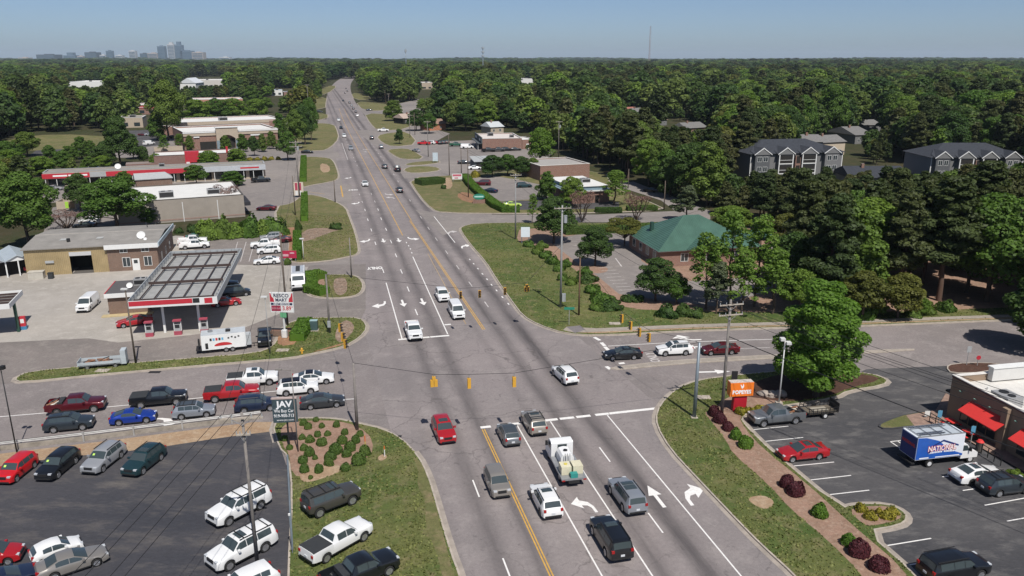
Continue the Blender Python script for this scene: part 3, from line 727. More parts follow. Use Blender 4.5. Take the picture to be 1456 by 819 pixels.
        me_ = mesh(name, vv, ff, m)
        bm = bmesh.new(); bm.from_mesh(me_)
        for fc in bm.faces:
            fc.normal_update()
            if fc.normal.z < 0: fc.normal_flip()
            fc.smooth = True
        bm.to_mesh(me_); bm.free()
        parts.append((name, me_, None, (0, 0, 0), None))
    panel(d['ws'][0], d['ws'][1], .93, .012, .012, 'windscreen', M_GLASS)
    panel(d['rw'][0], d['rw'][1], .88, .01, -.016, 'rear_window', M_GLASS)
    # wheels
    mb = MB(); k = 18
    for yy, rr in ((-.11, r * .93), (-.10, r), (.08, r), (.11, r * .9), (.112, r * .66)):
        for i in range(k):
            t = 2 * math.pi * i / k; mb.v.append((rr * math.cos(t), yy, rr * math.sin(t)))
    for q in range(4):
        for i in range(k):
            j = (i + 1) % k; mb.f.append((q * k + i, q * k + k + i, q * k + k + j, q * k + j))
    mb.f.append(tuple(range(k)))
    wheel = mesh('wheel', mb.v, mb.f, M_TYRE)
    mb = MB()
    for yy, rr in ((.095, r * .68), (.118, r * .66), (.1, r * .2)):
        for i in range(k):
            t = 2 * math.pi * i / k
            q = rr * (1 if rr > r * .3 else 1); mb.v.append((q * math.cos(t), yy - (.03 if i % 4 == 0 and rr > r * .6 and yy > .1 else 0), q * math.sin(t)))
    for q in range(2):
        for i in range(k):
            j = (i + 1) % k; mb.f.append((q * k + i, q * k + k + i, q * k + k + j, q * k + j))
    mb.f.append(tuple(range(2 * k, 3 * k)))
    rim = mesh('rim', mb.v, mb.f, M_RIM)
    for c in (f1, f2):
        for s in (1, -1):
            parts.append(('wheel', wheel, None, (L / 2 - c, s * (hw - .12), r), ('rim', rim, s)))
    def box(name, m, x0, x1, y0, y1, z0, z1, bev=0.02):
        b = MB().box(x0, x1, y0, y1, z0, z1)
        parts.append((name, mesh(name, b.v, b.f, m), None, (0, 0, 0), None))
    zh = top(.3) - .12
    for s in (1, -1):
        y = s * hw
        box('headlight', M_LAMP, L / 2 - .32, L / 2 - .03, *sorted((y * .52, y * .84)), zh - .07, zh + .06)
        ztl = top(L - .12) - .1 if 'bed' not in d else 1.05
        if kind in ('van', 'minibus', 'bigsuv', 'boxy', 'suv', 'hummer', 'hatch'): ztl = belt(L - .25) - .1
        box('tail_light', M_TAIL, -L / 2 - .012, -L / 2 + .22, *sorted((y * .66, y * .89)), ztl - .12, ztl + .1)
        box('mirror', None, L / 2 - d['ws'][0] - .42, L / 2 - d['ws'][0] - .24, *sorted((y * .95, y * .95 + s * .24)), belt(1.6) + .02, belt(1.6) + .17)
    for s in (1, -1): box('sill', M_PLAST, L / 2 - f2 + Ra, L / 2 - f1 - Ra, *sorted((s * hw * .9, s * hw * .99)), d['zb'] - .02, d['zb'] + .09)
    box('grille', M_PLAST, L / 2 - .1, L / 2 + .012, -hw * .42, hw * .42, zh - .2, zh + .02)
    box('lower_bumper', M_PLAST, L / 2 - .2, L / 2 + .008, -hw * .7, hw * .7, d['zb'] + .06, d['zb'] + .2)
    box('rear_bumper', M_PLAST, -L / 2 - .014, -L / 2 + .2, -hw * .78, hw * .78, d['zb'] + .09, d['zb'] + .25)
    box('number_plate', M_PLATE, -L / 2 - .02, -L / 2 + .02, -.16, .16, d['zb'] + .34, d['zb'] + .5)
    CARS[kind] = dict(parts=parts, L=L, W=W, H=roof, d=d, belt=belt, top=top, panel_fn=None)
    return CARS[kind]
CARS = {}
def roof_patch(kind, a, b, half, z=0.035):
    """flat panel on the roof between a and b metres from the nose"""
    c = car_parts(kind)
    L = c['L']
    mb = MB(); n = 7
    for k in range(n):
        x = a + (b - a) * k / (n - 1); zt = c['top'](x)
        for y, dz in ((-half, -.1), (-half, z - .022), (-half * .6, z), (half * .6, z), (half, z - .022), (half, -.1)): mb.v.append((L / 2 - x, y, zt + dz))
    for k in range(n - 1):
        for q in range(5): mb.f.append((6 * k + q + 1, 6 * k + q, 6 * k + 6 + q, 6 * k + 7 + q))
    mb.f += [tuple(range(5, -1, -1)), tuple(range(6 * n - 6, 6 * n))]
    return mb
def vehicle(kind, color, loc, ang, label, cat=None, group=None, near=True, name=None, opts=(), scale=1.0, z=0.0):
    """ang: heading of the nose in the ground plane"""
    c = car_parts(kind)
    nm = name or {'sedan': 'sedan', 'coupe': 'coupe', 'suv': 'sport_utility', 'bigsuv': 'large_sport_utility', 'hatch': 'hatchback', 'mini': 'small_hatchback', 'boxy': 'boxy_hatchback', 'hummer': 'boxy_off_roader', 'van': 'cargo_van', 'minibus': 'passenger_van', 'pickup': 'pickup_truck'}[kind]
    root = empty(nm, (loc[0], loc[1], loc[2] + z), ang)
    root.scale = (scale,) * 3
    tag(root, label, cat or {'pickup': 'pickup truck', 'van': 'van', 'minibus': 'van'}.get(kind, 'car'), group)
    pm = paint(color)
    for pn, me, _, off, sub in c['parts']:
        if not near and pn in ('mirror', 'number_plate', 'sill', 'lower_bumper', 'rear_bumper', 'grille'): continue
        o = bpy.data.objects.new(pn, me)
        o.location = off
        link(o, root)
        if pn == 'body' or (pn == 'mirror'):
            if len(me.materials) == 0: me.materials.append(M_PLAST)
            o.material_slots[0].link = 'OBJECT'
            o.material_slots[0].material = pm
        if sub:
            if sub[2] < 0: o.rotation_euler = (0, 0, math.pi)
            if near:
                q = bpy.data.objects.new(sub[0], sub[1]); link(q, o)
                if 'darkrim' in opts:
                    q.material_slots[0].link = 'OBJECT'; q.material_slots[0].material = M_DARKRIM
    L, W = c['L'], c['W']
    d = c['d']
    r0, r1 = d['ws'][1] + .12, d['rw'][0] - .12
    if 'sunroof' in opts: roof_patch(kind, r0 + .12, r0 + .75, W * .24).build('sunroof', M_GLASS, root)
    if 'panoroof' in opts: roof_patch(kind, r0 + .1, r0 + .7, W * .27).build('sunroof', M_GLASS, root); roof_patch(kind, r0 + .8, min(r1 - .2, r0 + 1.5), W * .27).build('sunroof', M_GLASS, root)
    if 'blackroof' in opts: roof_patch(kind, r0, r1, W * .355, .03).build('black_roof_panel', mat('gloss_black', (.01, .01, .012), .15, var=0), root)
    if 'darktop' in opts: roof_patch(kind, r0, r1, W * .345, .03).build('dark_roof_panel', mat('slate_roof', (.05, .06, .07), .3, var=0), root)
    if 'rails' in opts:
        for s in (1, -1):
            MB().box(L / 2 - r1, L / 2 - r0, s * W * .36 - .025, s * W * .36 + .025, c['H'] - .02, c['H'] + .045).build('roof_rail', M_CHROME if 'chrome' in opts else M_PLAST, root)
    if 'bars' in opts:
        for x in (r0 + .35, r0 + 1.3, r1 - .3): MB().box(L / 2 - x - .03, L / 2 - x + .03, -W * .36, W * .36, c['H'] + .03, c['H'] + .07).build('roof_bar', M_PLAST, root)
    if 'cover' in opts:
        a, b = d['bed']
        MB().box(L / 2 - b - .02, L / 2 - a, -W * .46, W * .46, 1.29, 1.352).build('bed_cover', M_TONNEAU, root)
    if 'bedbox' in opts:
        a, b = d['bed']
        MB().box(L / 2 - a - .55, L / 2 - a - .05, -W * .42, W * .42, 1.0, 1.45).build('tool_box', M_TONNEAU, root)
    if 'load' in opts:
        a, b = d['bed']; rr = random.Random(3)
        for i in range(12):
            x = L / 2 - rr.uniform(a + .4, b - .2); y = rr.uniform(-.6, .6); zz = .8 + rr.uniform(0, .45)
            q = rr.uniform(.12, .3)
            MB().tube((x - q * 1.6, y - q, zz), (x + q * 1.6, y + q * rr.uniform(-1, 1), zz + rr.uniform(.05, .4)), .06 + q * .3, .05, 6).build('scrap_piece', [mat('rusty_scrap', (.22, .1, .05), .8), mat('pale_scrap', (.5, .45, .38), .7), M_TONNEAU][i % 3], root)
    if 'spare' in opts:
        me = bpy.data.meshes.get('wheel'); o = bpy.data.objects.new('spare_wheel', [p for p in c['parts'] if p[0] == 'wheel'][0][1]); o.location = (-L / 2 - .1, 0, 1.0); o.rotation_euler = (0, 0, math.pi / 2); link(o, root)
    if 'sticker' in opts:
        x = d['ws'][0] * .55 + d['ws'][1] * .45
        MB().hexa([(L / 2 - x - .1, -.5, c['top'](x + .1) - .05), (L / 2 - x + .06, -.5, c['top'](x - .06) - .05), (L / 2 - x + .06, -.3, c['top'](x - .06) - .05), (L / 2 - x - .1, -.3, c['top'](x + .1) - .05)],
                  [(L / 2 - x - .1, -.5, c['top'](x + .1) + .02), (L / 2 - x + .06, -.5, c['top'](x - .06) + .02), (L / 2 - x + .06, -.3, c['top'](x - .06) + .02), (L / 2 - x - .1, -.3, c['top'](x + .1) + .02)]).build('price_sticker', mat('sticker_green', (.45, .7, .12), .6, var=0), root)
    return root
def ang2(p, q):
    a, b = G(*p), G(*q)
    return math.atan2(b.y - a.y, b.x - a.x)
AN = math.atan2(RU.y, RU.x); AS = AN + math.pi
AE = ang2((0, 592), (265, 567))            # eastbound on the left leg
AW = ang2((1059, 483.5), (900, 490.5))       # westbound on the right leg
def carpx(kind, color, p, ang, label, **k):
    return vehicle(kind, color, G(*p), ang, label, **k)
GQ = 'vehicles queued at the traffic lights'
carpx('bigsuv', 'black', (868, 775), AN, 'black sport utility with tow hitch waiting behind the small tank truck', opts=('sunroof', 'rails'), group=GQ)
carpx('suv', 'white', (776, 720), AN, 'white sport utility with black sunroof beside the double yellow line', opts=('sunroof', 'darkrim', 'rails'), group=GQ)
carpx('bigsuv', 'lightgrey', (891, 714), AN, 'pale blue-grey sport utility with twin glass roof panels in through lane', opts=('panoroof', 'rails'), group=GQ, scale=.97)
carpx('suv', 'gold', (759, 608), AN, 'champagne sport utility with roof bars stopped at the stop line', opts=('rails', 'bars', 'sunroof'), group=GQ)
carpx('hatch', 'grey', (723, 624), AN, 'dark grey and silver hatchback at the stop line next to yellow line', opts=('darktop',), group=GQ)
carpx('boxy', 'beige', (707, 694), AS, 'beige boxy hatchback driving away from the junction by the yellow line', opts=())
carpx('suv', 'red', (631, 619), AS + .04, 'red sport utility leaving the junction past the shrub bed corner', opts=('sunroof',))
carpx('suv', 'white', (803, 539), AN + .1, 'white sport utility with red tail lights crossing the middle of the junction', opts=('rails',))
carpx('pickup', 'white', (588, 477), AS, 'white pickup truck stopped on the far stop line', opts=('bedbox',), group=GQ)
carpx('minibus', 'white', (649, 448), AS, 'white passenger van in the left turn lane beyond the junction', group=GQ, scale=.95)
carpx('suv', 'white', (629, 425), AS, 'white sport utility waiting behind the white passenger van', group=GQ)
# left leg
GE = 'vehicles queued on the side street by the guardrail'
carpx('pickup', 'white', (360, 546), AE, 'white pickup truck with covered bed and sunroof on the side street', opts=('cover', 'sunroof'), group=GE)
carpx('pickup', 'red', (331, 566), AE, 'red pickup truck with black bed cover on the side street', opts=('cover',), group=GE, scale=1.03)
carpx('pickup', 'black', (227, 574), AE, 'black pickup truck with covered bed on the side street', opts=('cover',), group=GE)
carpx('pickup', 'maroon', (110, 584), AE, 'maroon pickup truck with scrap in its open bed', opts=('load', 'bedbox'), group=GE)
carpx('suv', 'navy', (366, 582), AE, 'dark navy sport utility half hidden behind the dark dealer sign', opts=('rails', 'chrome'), group=GE)
carpx('suv', 'lightgrey', (277, 591), AE, 'small grey crossover with dark roof and rails beside the guardrail', opts=('darktop', 'rails', 'bars'), group=GE, scale=.93)
carpx('coupe', 'blue', (191, 599), AE, 'bright blue coupe beside the guardrail', group=GE)
carpx('suv', 'slate', (100, 609), AE, 'dark blue-grey sport utility moving along the guardrail', opts=('rails', 'sunroof'), group=GE)
carpx('sedan', 'white', (446, 544), AE - .03, 'white sedan with black roof in the far lane at the junction mouth', opts=('blackroof',), group=GE)
carpx('suv', 'white', (424, 558), AE, 'white crossover with black roof beside the dark dealer sign', opts=('blackroof',), group=GE)
carpx('sedan', 'darkgrey', (459, 577), AE, 'dark grey sedan first in line beside the shrub bed', opts=(), group=GE)
# right leg
carpx('sedan', 'black', (885, 509), AW, 'black sedan first in line on the right hand side street', opts=('sunroof',), group='cars waiting beside the concrete median')
carpx('suv', 'white', (958, 503), AW, 'white sport utility with sunroof beside the concrete median', opts=('sunroof', 'rails'), group='cars waiting beside the concrete median')
carpx('sedan', 'maroon', (1023, 502), AW, 'dark red sedan beside the concrete median behind white sport utility', opts=(), group='cars waiting beside the concrete median')
# restaurant lot
PA = ang2((1148, 683), (1210, 676))
carpx('pickup', 'grey', (1103, 600), PA + math.pi, 'grey pickup truck with loaded bed parked towing a utility trailer', opts=('load',))
carpx('sedan', 'red', (1140, 650), PA + math.pi, 'bright red sedan parked alone in the restaurant lot', opts=('sunroof',))
carpx('sedan', 'white', (1388, 682), PA + .02, 'white sedan parked beside the blue and white box truck', opts=('sunroof', 'darkrim'))
carpx('suv', 'slate', (1427, 698), PA, 'dark grey sport utility parked beside the white sedan by the patio', opts=('rails', 'bars'))
carpx('bigsuv', 'black', (1354, 818), PA + .05, 'black sport utility with red tail light near the yellow shrub island', opts=('rails',))
# used car lot
GU = 'used cars set out in the dark lot'
for kind, c, p, fr, rr, lb, op in (('boxy', 'brightred', (25, 675), (21, 690), (47, 669), 'bright red boxy hatchback for sale below the guardrail', ('sticker',)),
        ('suv', 'black', (84, 669), (82, 682), (108, 660), 'black hatchback style crossover for sale with green windscreen sticker', ('sticker',)),
        ('suv', 'silver', (149, 660), (147, 671), (171, 652), 'silver sport utility for sale below the guardrail', ('sticker', 'rails')),
        ('suv', 'teal', (206, 663), (204, 675), (229, 655), 'dark teal sport utility for sale at the end of the guardrail row', ('rails', 'sunroof')),
        ('bigsuv', 'white', (341, 730), (319, 752), (369, 726), 'white full-size sport utility with roof bars for sale', ('bars', 'rails')),
        ('bigsuv', 'white', (345, 790), (318, 813), (375, 783), 'white full-size sport utility with sunroof and roof bars for sale', ('bars', 'rails', 'sunroof'))):
    carpx(kind, c, p, ang2(rr, fr), lb, opts=op, group=GU, scale=1.03 if kind == 'bigsuv' else 1)
carpx('mini', 'white', (82, 791), ang2((64, 802), (106, 787)), 'tiny white hatchback for sale beside the pale gold sedan', group=GU)
carpx('sedan', 'beige', (104, 808), ang2((75, 822), (138, 801)), 'pale gold sedan for sale beside the tiny white hatchback', group=GU)
carpx('hatch', 'red', (-8, 798), ang2((-30, 805), (8, 800)), 'red hatchback cut by the frame edge in the used car lot', group=GU)
carpx('sedan', 'navy', (8, 835), ang2((-20, 842), (25, 826)), 'dark navy sedan cut by the frame bottom in the used car lot', group=GU)
carpx('suv', 'white', (350, 842), ang2((375, 834), (330, 855)), 'white car at the frame bottom below the full-size sport utilities', group=GU)
carpx('hummer', 'bronze', (472, 722), ang2((456, 736), (502, 718)), 'bronze boxy off-roader parked on the corner lawn', opts=('rails', 'sunroof', 'bars'), z=.13)
carpx('pickup', 'white', (480, 781), ang2((467, 797), (519, 767)), 'white pickup truck with black bed cover parked on the corner lawn', opts=('cover',), z=.13)
carpx('pickup', 'black', (512, 826), ang2((486, 838), (540, 815)), 'black pickup truck at the frame bottom on the corner lawn', opts=('bedbox',), z=.13)
# gas station
carpx('van', 'white', (126, 438), ang2((137, 431), (121, 445)), 'white cargo van parked alone on the gas station concrete')
carpx('sedan', 'red', (192, 462), ang2((215, 459), (172, 465)), 'red sedan behind the fuel pump at the canopy edge')
carpx('minibus', 'black', (334, 421), ang2((316, 424), (350, 420)), 'black sport utility van at the canopy side', scale=.88, cat='car')
carpx('coupe', 'red', (322, 434), ang2((305, 436), (340, 432)), 'red coupe beside the black van at the canopy side')
carpx('sedan', 'darkgrey', (318, 408), ang2((305, 410), (335, 407)), 'dark sedan in the canopy shade', near=False)
carpx('pickup', 'black', (377, 486), ang2((377, 470), (377, 492)), 'black pickup truck parked by the gas price sign', opts=('cover',), scale=.93)
GP = 'cars parked nose in beside the gas station'
carpx('sedan', 'white', (380, 375), ang2((395, 374), (362, 376)), 'white sedan parked beside the red panel sign', group=GP)
carpx('suv', 'white', (383, 360), ang2((397, 359), (366, 361)), 'white sport utility parked second from the red panel sign', group=GP)
carpx('pickup', 'white', (378, 352), ang2((397, 351), (360, 353)), 'white pickup truck parked third from the red panel sign', group=GP)
carpx('sedan', 'maroon', (398, 345), ang2((410, 344.5), (390, 346)), 'maroon car parked behind the white pickup truck', group=GP, near=False)
carpx('suv', 'silver', (386, 341), ang2((400, 340), (372, 342)), 'silver sport utility parked beside the shrub row', group=GP)
carpx('pickup', 'white', (277, 353), ang2((262, 354), (292, 352)), 'white pickup truck parked behind the canopy roof', group=GP)
carpx('pickup', 'white', (274, 347), ang2((262, 348), (292, 346)), 'white extended pickup truck parked behind the canopy roof near brick wall', group=GP)
carpx('sedan', 'green', (280, 341), ang2((266, 342), (292, 340)), 'dark green car parked behind the canopy roof', group=GP, near=False)
carpx('suv', 'white', (128, 318), ang2((142, 317), (114, 318)), 'white car parked behind the tan metal building', near=False)
carpx('sedan', 'black', (121, 324), ang2((135, 323), (107, 324)), 'black car parked behind the tan metal building', near=False)
carpx('suv', 'white', (309, 255), ang2((316, 254), (302, 255.5)), 'white sport utility parked before the grey shop roof', near=False)
carpx('pickup', 'black', (371, 259), ang2((362, 259), (380, 258)), 'black pickup truck parked at the strip mall end', near=False)
carpx('sedan', 'maroon', (379, 299), ang2((388, 299), (370, 299)), 'dark red car parked behind the big shrub row', near=False)
carpx('sedan', 'silver', (78, 270), ang2((70, 270), (86, 270)), 'silver car parked before the red strip mall', near=False)
carpx('suv', 'white', (124, 283), ang2((118, 286), (130, 280)), 'white car in shade before the red strip mall', near=False)
# moving on the far road
GF = 'cars far down the main road'
far = [('sedan', 'white', 519, 264, 0, 'white sedan coming down the main road toward the junction'), ('sedan', 'black', 568, 273, 1, 'black car going up the main road past the hedged lawn'), ('pickup', 'black', 565, 243, 1, 'black pickup truck with tall load going up the main road'),
       ('sedan', 'darkgrey', 547, 239, 1, 'dark car beside the black loaded pickup truck on main road'), ('suv', 'silver', 499, 213, 0, 'silver car coming down the main road by the street mouth'), ('suv', 'white', 489.5, 195, 0, 'white car coming down the main road by the third lawn'),
       ('sedan', 'black', 485, 183, 0, 'black car coming down the main road behind a white one'), ('suv', 'white', 481.6, 172, 0, 'white car coming down the far main road'), ('suv', 'grey', 542, 211, 1, 'grey car going up the main road beside the motor shop lawn'),
       ('suv', 'black', 528.5, 198, 1, 'black car going up the main road by the white turning pickup')]
for k, c, x, y, up, lb in far:
    s, t = st(x, y)
    vehicle(k, c, R(s, t if s < 330 else t - 3.3e-5 * (s - 330) ** 2), AN if up else AS, lb, group=GF, near=y > 235)
for i, (x, y, c) in enumerate(((506, 160, 'darkgrey'), (502.4, 155.5, 'black'), (500, 151, 'grey'), (497, 147, 'black'), (490.5, 133, 'darkgrey'), (494, 130, 'black'), (492, 126.5, 'darkgrey'))):
    vehicle('suv' if i % 2 else 'sedan', c, G(x, y), AN, 'dark car in the distant queue on the main road', group='dark cars queued far up the main road', near=False)
carpx('sedan', 'black', (488, 144), AS, 'dark car coming down the road opposite the distant queue', group=GF, near=False)
carpx('sedan', 'white', (508, 165.5), AN, 'white car at the tail of the distant queue', group=GF, near=False)
for k, c, p, a, lb in (('pickup', 'white', (545, 187), 0.1, 'white pickup truck turning in from the side drive'), ('sedan', 'navy', (525, 157.5), 0.2, 'blue car on the grass verge drive far right'), ('sedan', 'black', (454, 160), 0.1, 'black car leaving a far drive on the left'),
        ('sedan', 'black', (437, 218), 0.1, 'black car waiting at the left street mouth'), ('pickup', 'brightred', (603, 206), 2.9, 'bright red pickup truck parked at the motor shop'), ('suv', 'white', (612, 205), 2.9, 'white car parked between red ones at the motor shop'), ('sedan', 'brightred', (617, 204.5), 2.9, 'red car parked at the motor shop end'),
        ('suv', 'black', (625, 205), 1.9, 'first black car of the trio at the motor shop fence'), ('suv', 'darkgrey', (630, 204.5), 1.9, 'grey car in the middle of the dark trio at motor shop fence'), ('suv', 'bronze', (635, 204), 1.9, 'brown-black car ending the dark trio at motor shop fence'), ('pickup', 'green', (648, 208), 0.2, 'dark green pickup truck at the motor shop front'),
        ('van', 'white', (664, 211), 0.1, 'white cargo van parked at the motor shop corner'), ('pickup', 'black', (694, 216), 0.2, 'black pickup truck beside the brick motor shop wall'), ('pickup', 'darkgrey', (708, 215.5), 0.2, 'grey pickup truck beside the brick motor shop wall'), ('suv', 'black', (720, 214.5), 0.2, 'tall black vehicle beside the brick motor shop wall'),
        ('sedan', 'darkgrey', (733, 214), 0.2, 'dark car at the end of brick motor shop wall'), ('sedan', 'darkgrey', (660, 233), 0.1, 'dark grey sedan parked before the shed'), ('sedan', 'white', (675, 241), 0.1, 'white sedan parked before the shed'),
        ('bigsuv', 'maroon', (686, 264), 3.1, 'dark maroon sport utility parked behind the clipped hedge'), ('sedan', 'navy', (696, 274), 2.6, 'navy car parked behind the clipped hedge'), ('sedan', 'lime', (728, 294), 0.2, 'lime and white car beside the clipped hedge'), ('suv', 'teal', (745, 267), 0.2, 'dark teal car under trees by the brick building'),
        ('sedan', 'black', (926, 273), 2.5, 'black car in the shade of the pines'), ('suv', 'white', (1223, 249), 3.1, 'white sport utility parked at the apartments'), ('sedan', 'silver', (1280, 249), 3.1, 'silver car parked at the apartments'),
        ('sedan', 'maroon', (204, 193), 0.2, 'dark red car in the far store lot'), ('sedan', 'silver', (213, 193), 0.2, 'silver car in the far store lot'), ('suv', 'darkgrey', (248, 197), 0.2, 'dark car by the far store wall'), ('van', 'white', (212, 206), 1.2, 'white van in the far store lot'),
        ('suv', 'white', (606, 147), 0.4, 'white vehicle in the distant yard'), ('van', 'white', (612, 152), 1.5, 'white truck body in the distant yard'), ('sedan', 'silver', (598, 150), 0.3, 'silver car in the distant yard'), ('sedan', 'white', (130, 240), 0.2, 'white car behind the red strip mall roof'), ('sedan', 'silver', (592, 216), 2.2, 'silver car by the motor shop entrance bed')):
    carpx(k, c, p, a, lb, near=False)
# ---------------------------------------------------------------- trucks and trailers
def wheel_set(root, spots, r, w=.26, rimmat=None):
    mb = MB().tube((0, -w / 2, 0), (0, w / 2, 0), r, n=18)
    me = bpy.data.meshes.new('wheel'); me.from_pydata(mb.v, [], mb.f); me.materials.append(M_TYRE)
    mb = MB().tube((0, -w / 2 - .012, 0), (0, w / 2 + .012, 0), r * .58, n=14)
    rm = bpy.data.meshes.new('rim'); rm.from_pydata(mb.v, [], mb.f); rm.materials.append(rimmat or M_RIM)
    for x, y in spots:
        o = bpy.data.objects.new('wheel', me); o.location = (x, y, r); link(o, root)
        q = bpy.data.objects.new('rim', rm); link(q, o)
WHITE = mat('white_paint', (0.76, 0.76, 0.75), 0.4, var=0.06, scale=.8)
STEEL = mat('steel_grey', (0.3, 0.31, 0.32), 0.5, .4, var=.15)
# small tank truck
a, b = G(818, 697), G(789, 641)
ang = math.atan2(b.y - a.y, b.x - a.x)
c = (a + b) / 2
tr = tag(empty('tank_truck', (c.x, c.y, 0), ang), 'white flatbed truck carrying a white tank and two cream tanks', 'truck')
Lh = 3.35
Q(tr, 'chassis', M_PLAST, -Lh, Lh - .3, -.5, .5, .45, .75)
def cab_mesh(x0, x1, w, z0, zh, zr, nose):
    """cab outline in side view: bonnet, windscreen, roof"""
    return [(x1, z0), (x1, zh - .1), (x1 - .15, zh), (x1 - nose, zh + .12), (x1 - nose - .5, zr - .06), (x1 - nose - .75, zr), (x0 + .1, zr), (x0, zr - .1), (x0, z0)]
o = MB().prism(cab_mesh(1.05, Lh, 1, .5, 1.35, 2.35, .75), -1.05, 1.05).build('cab', WHITE, tr)
MB().hexa([(2.14, -.85, 2.24), (2.6, -.9, 1.52), (2.6, .9, 1.52), (2.14, .85, 2.24)], [(2.17, -.85, 2.26), (2.63, -.9, 1.54), (2.63, .9, 1.54), (2.17, .85, 2.26)]).build('windscreen', M_GLASS, tr)
for s in (1, -1):
    MB().box(1.3, 2.1, s * 1.05 - .01, s * 1.05 + .01, 1.5, 2.15).build('side_window', M_GLASS, tr)
    MB().box(2.25, 2.4, s * 1.2 - .1, s * 1.2 + .12, 1.5, 1.95).build('mirror', M_PLAST, tr)
Q(tr, 'rear_window', M_GLASS, 1.035, 1.06, -.45, .45, 1.65, 2.1)
Q(tr, 'flatbed', STEEL, -Lh, .95, -1.15, 1.15, .78, .95)
mb = MB()
for x0, x1, w, z1 in ((-.9, .75, .62, 2.05),):
    pr = [(-w, .96), (-w, z1 - .35), (-w * .7, z1 - .08), (0, z1), (w * .7, z1 - .08), (w, z1 - .35), (w, .96)]
    k = len(pr)
    mb.v += [(x0, p[0], p[1]) for p in pr] + [(x1, p[0], p[1]) for p in pr]
    mb.f += [(i, (i + 1) % k, k + (i + 1) % k, k + i) for i in range(k)] + [tuple(range(k - 1, -1, -1)), tuple(range(k, 2 * k))]
mb.build('white_tank', WHITE, tr)
MB().tube((-.1, 0, 2.04), (-.1, 0, 2.12), .2, n=12).build('tank_lid', M_PLAST, tr)
for s in (1, -1):
    Q(tr, 'cream_tank', mat('cream_plastic', (.62, .58, .42), .5), -2.65, -1.55, *sorted((s * .08, s * 1.0)), .96, 1.75)
MB().tube((-2.1, .5, 1.75), (-2.1, .5, 1.82), .16, n=10).build('tank_lid', mat('yellow_lid', (.6, .5, .1), .5), tr)
for y in (-.15, .1, .3): MB().tube((-1.2, y, .95), (-1.2, y, 2.3), .035, n=6).build('standpipe', STEEL, tr)
Q(tr, 'pump_box', mat('teal_box', (.03, .25, .22), .5), -3.3, -2.8, -.35, .3, .96, 1.35)
for s in (1, -1): Q(tr, 'tail_light', M_TAIL, -Lh - .02, -Lh + .1, *sorted((s * .85, s * 1.12)), .72, .86)
Q(tr, 'side_locker', STEEL, -.6, .5, -1.12, -.55, .42, .78)
wheel_set(tr, [(2.4, .88), (2.4, -.88), (-1.9, .9), (-1.9, -.9), (-1.9, .62), (-1.9, -.62)], .42)
# box truck
a, b = G(1286, 657), G(1378, 661)
ang = PA
c = G(1331, 655)
bt = tag(empty('box_truck', (c.x, c.y, 0), ang), 'blue and white box truck with roof ladders parked by the patio', 'truck')
BL = mat('truck_blue', (.02, .1, .42), .35, var=.1)
DBL = mat('truck_dark_blue', (.008, .03, .16), .35, var=.1)
Q(bt, 'cargo_box', mat('box_white', (.72, .75, .8), .4, var=.04), -3.3, 1.75, -1.1, 1.1, .95, 3.25)
Q(bt, 'rear_door', DBL, -3.33, -3.303, -1.04, 1.04, 1.0, 3.15)
def wrap(poly, y, m, nm):
    y0, y1 = (y, y + .012) if y > 0 else (y - .012, y)
    MB().prism(poly, y0, y1).build(nm, m, bt)
wrap([(-3.28, 1.0), (1.72, 1.0), (1.72, 1.18), (.2, 1.75), (-1.0, 2.75), (-2.4, 3.18), (-3.28, 3.22)], -1.103, BL, 'blue_wrap')
wrap([(-2.05, 1.55), (-2.05, 2.15), (-.55, 2.85), (1.15, 2.2), (1.15, 2.05), (-.55, 2.68), (-1.8, 2.1), (-1.8, 1.55)], -1.117, DBL, 'house_gable_mark')
text_obj('NATIONAL', mat('letter_red', (.6, .05, .04), .5, var=0), bt, (-.6, -1.137, 1.98), (math.pi / 2, 0, 0), .74, .05, .8, 'red_lettering')
text_obj('NATIONAL', mat('letter_white', (.85, .85, .85), .5, var=0), bt, (-.6, -1.147, 1.98), (math.pi / 2, 0, 0), .74, .008, .8)
for i in range(17):
    if i != 9: Q(bt, 'small_letter', MATS['letter_white'], -1.95 + i * .16, -1.83 + i * .16, -1.128, -1.116, 1.5 + .05 * math.sin(i * .18), 1.66 + .05 * math.sin(i * .18))
MB().box(-2.9, -1.9, -1.122, -1.116, 1.05, 1.16).build('text_strip', MATS['letter_white'], bt); MB().box(-1.2, 1.4, -1.122, -1.116, 1.05, 1.14).build('text_strip', MATS['letter_white'], bt)
o = text_obj('NATIONAL', MATS['letter_red'], bt, (-3.34, 0, 2.3), (math.pi / 2, 0, -math.pi / 2), .42, .02, .85)
Q(bt, 'roof_panel', mat('truck_roof', (.42, .46, .5), .5), -3.1, 1.6, -.9, .9, 3.255, 3.27)
for y in (-1.04, 1.04): Q(bt, 'roof_rail', STEEL, -3.3, 1.75, y - .05, y + .05, 3.255, 3.34)
for y in (.55, .85): MB().box(-2.9, .9, y - .03, y + .03, 3.36, 3.43).build('ladder_rail', M_CHROME, bt)
for y in (-.75, -.45): MB().box(-3.0, -.2, y - .03, y + .03, 3.36, 3.43).build('ladder_rail', M_CHROME, bt)
for x in (-3, -1.9, -.8, .3, 1.4): Q(bt, 'rack_bar', M_CHROME, x - .03, x + .03, -1.0, 1.0, 3.3, 3.36)
for i in range(11): Q(bt, 'ladder_rung', M_CHROME, -2.85 + i * .35, -2.8 + i * .35, .58, .82, 3.38, 3.41)
MB().prism([(3.55, .55), (3.55, 1.05), (3.4, 1.15), (2.75, 1.32), (2.3, 1.98), (2.1, 2.05), (1.72, 2.05), (1.72, .55)], -.98, .98).build('cab', WHITE, bt)
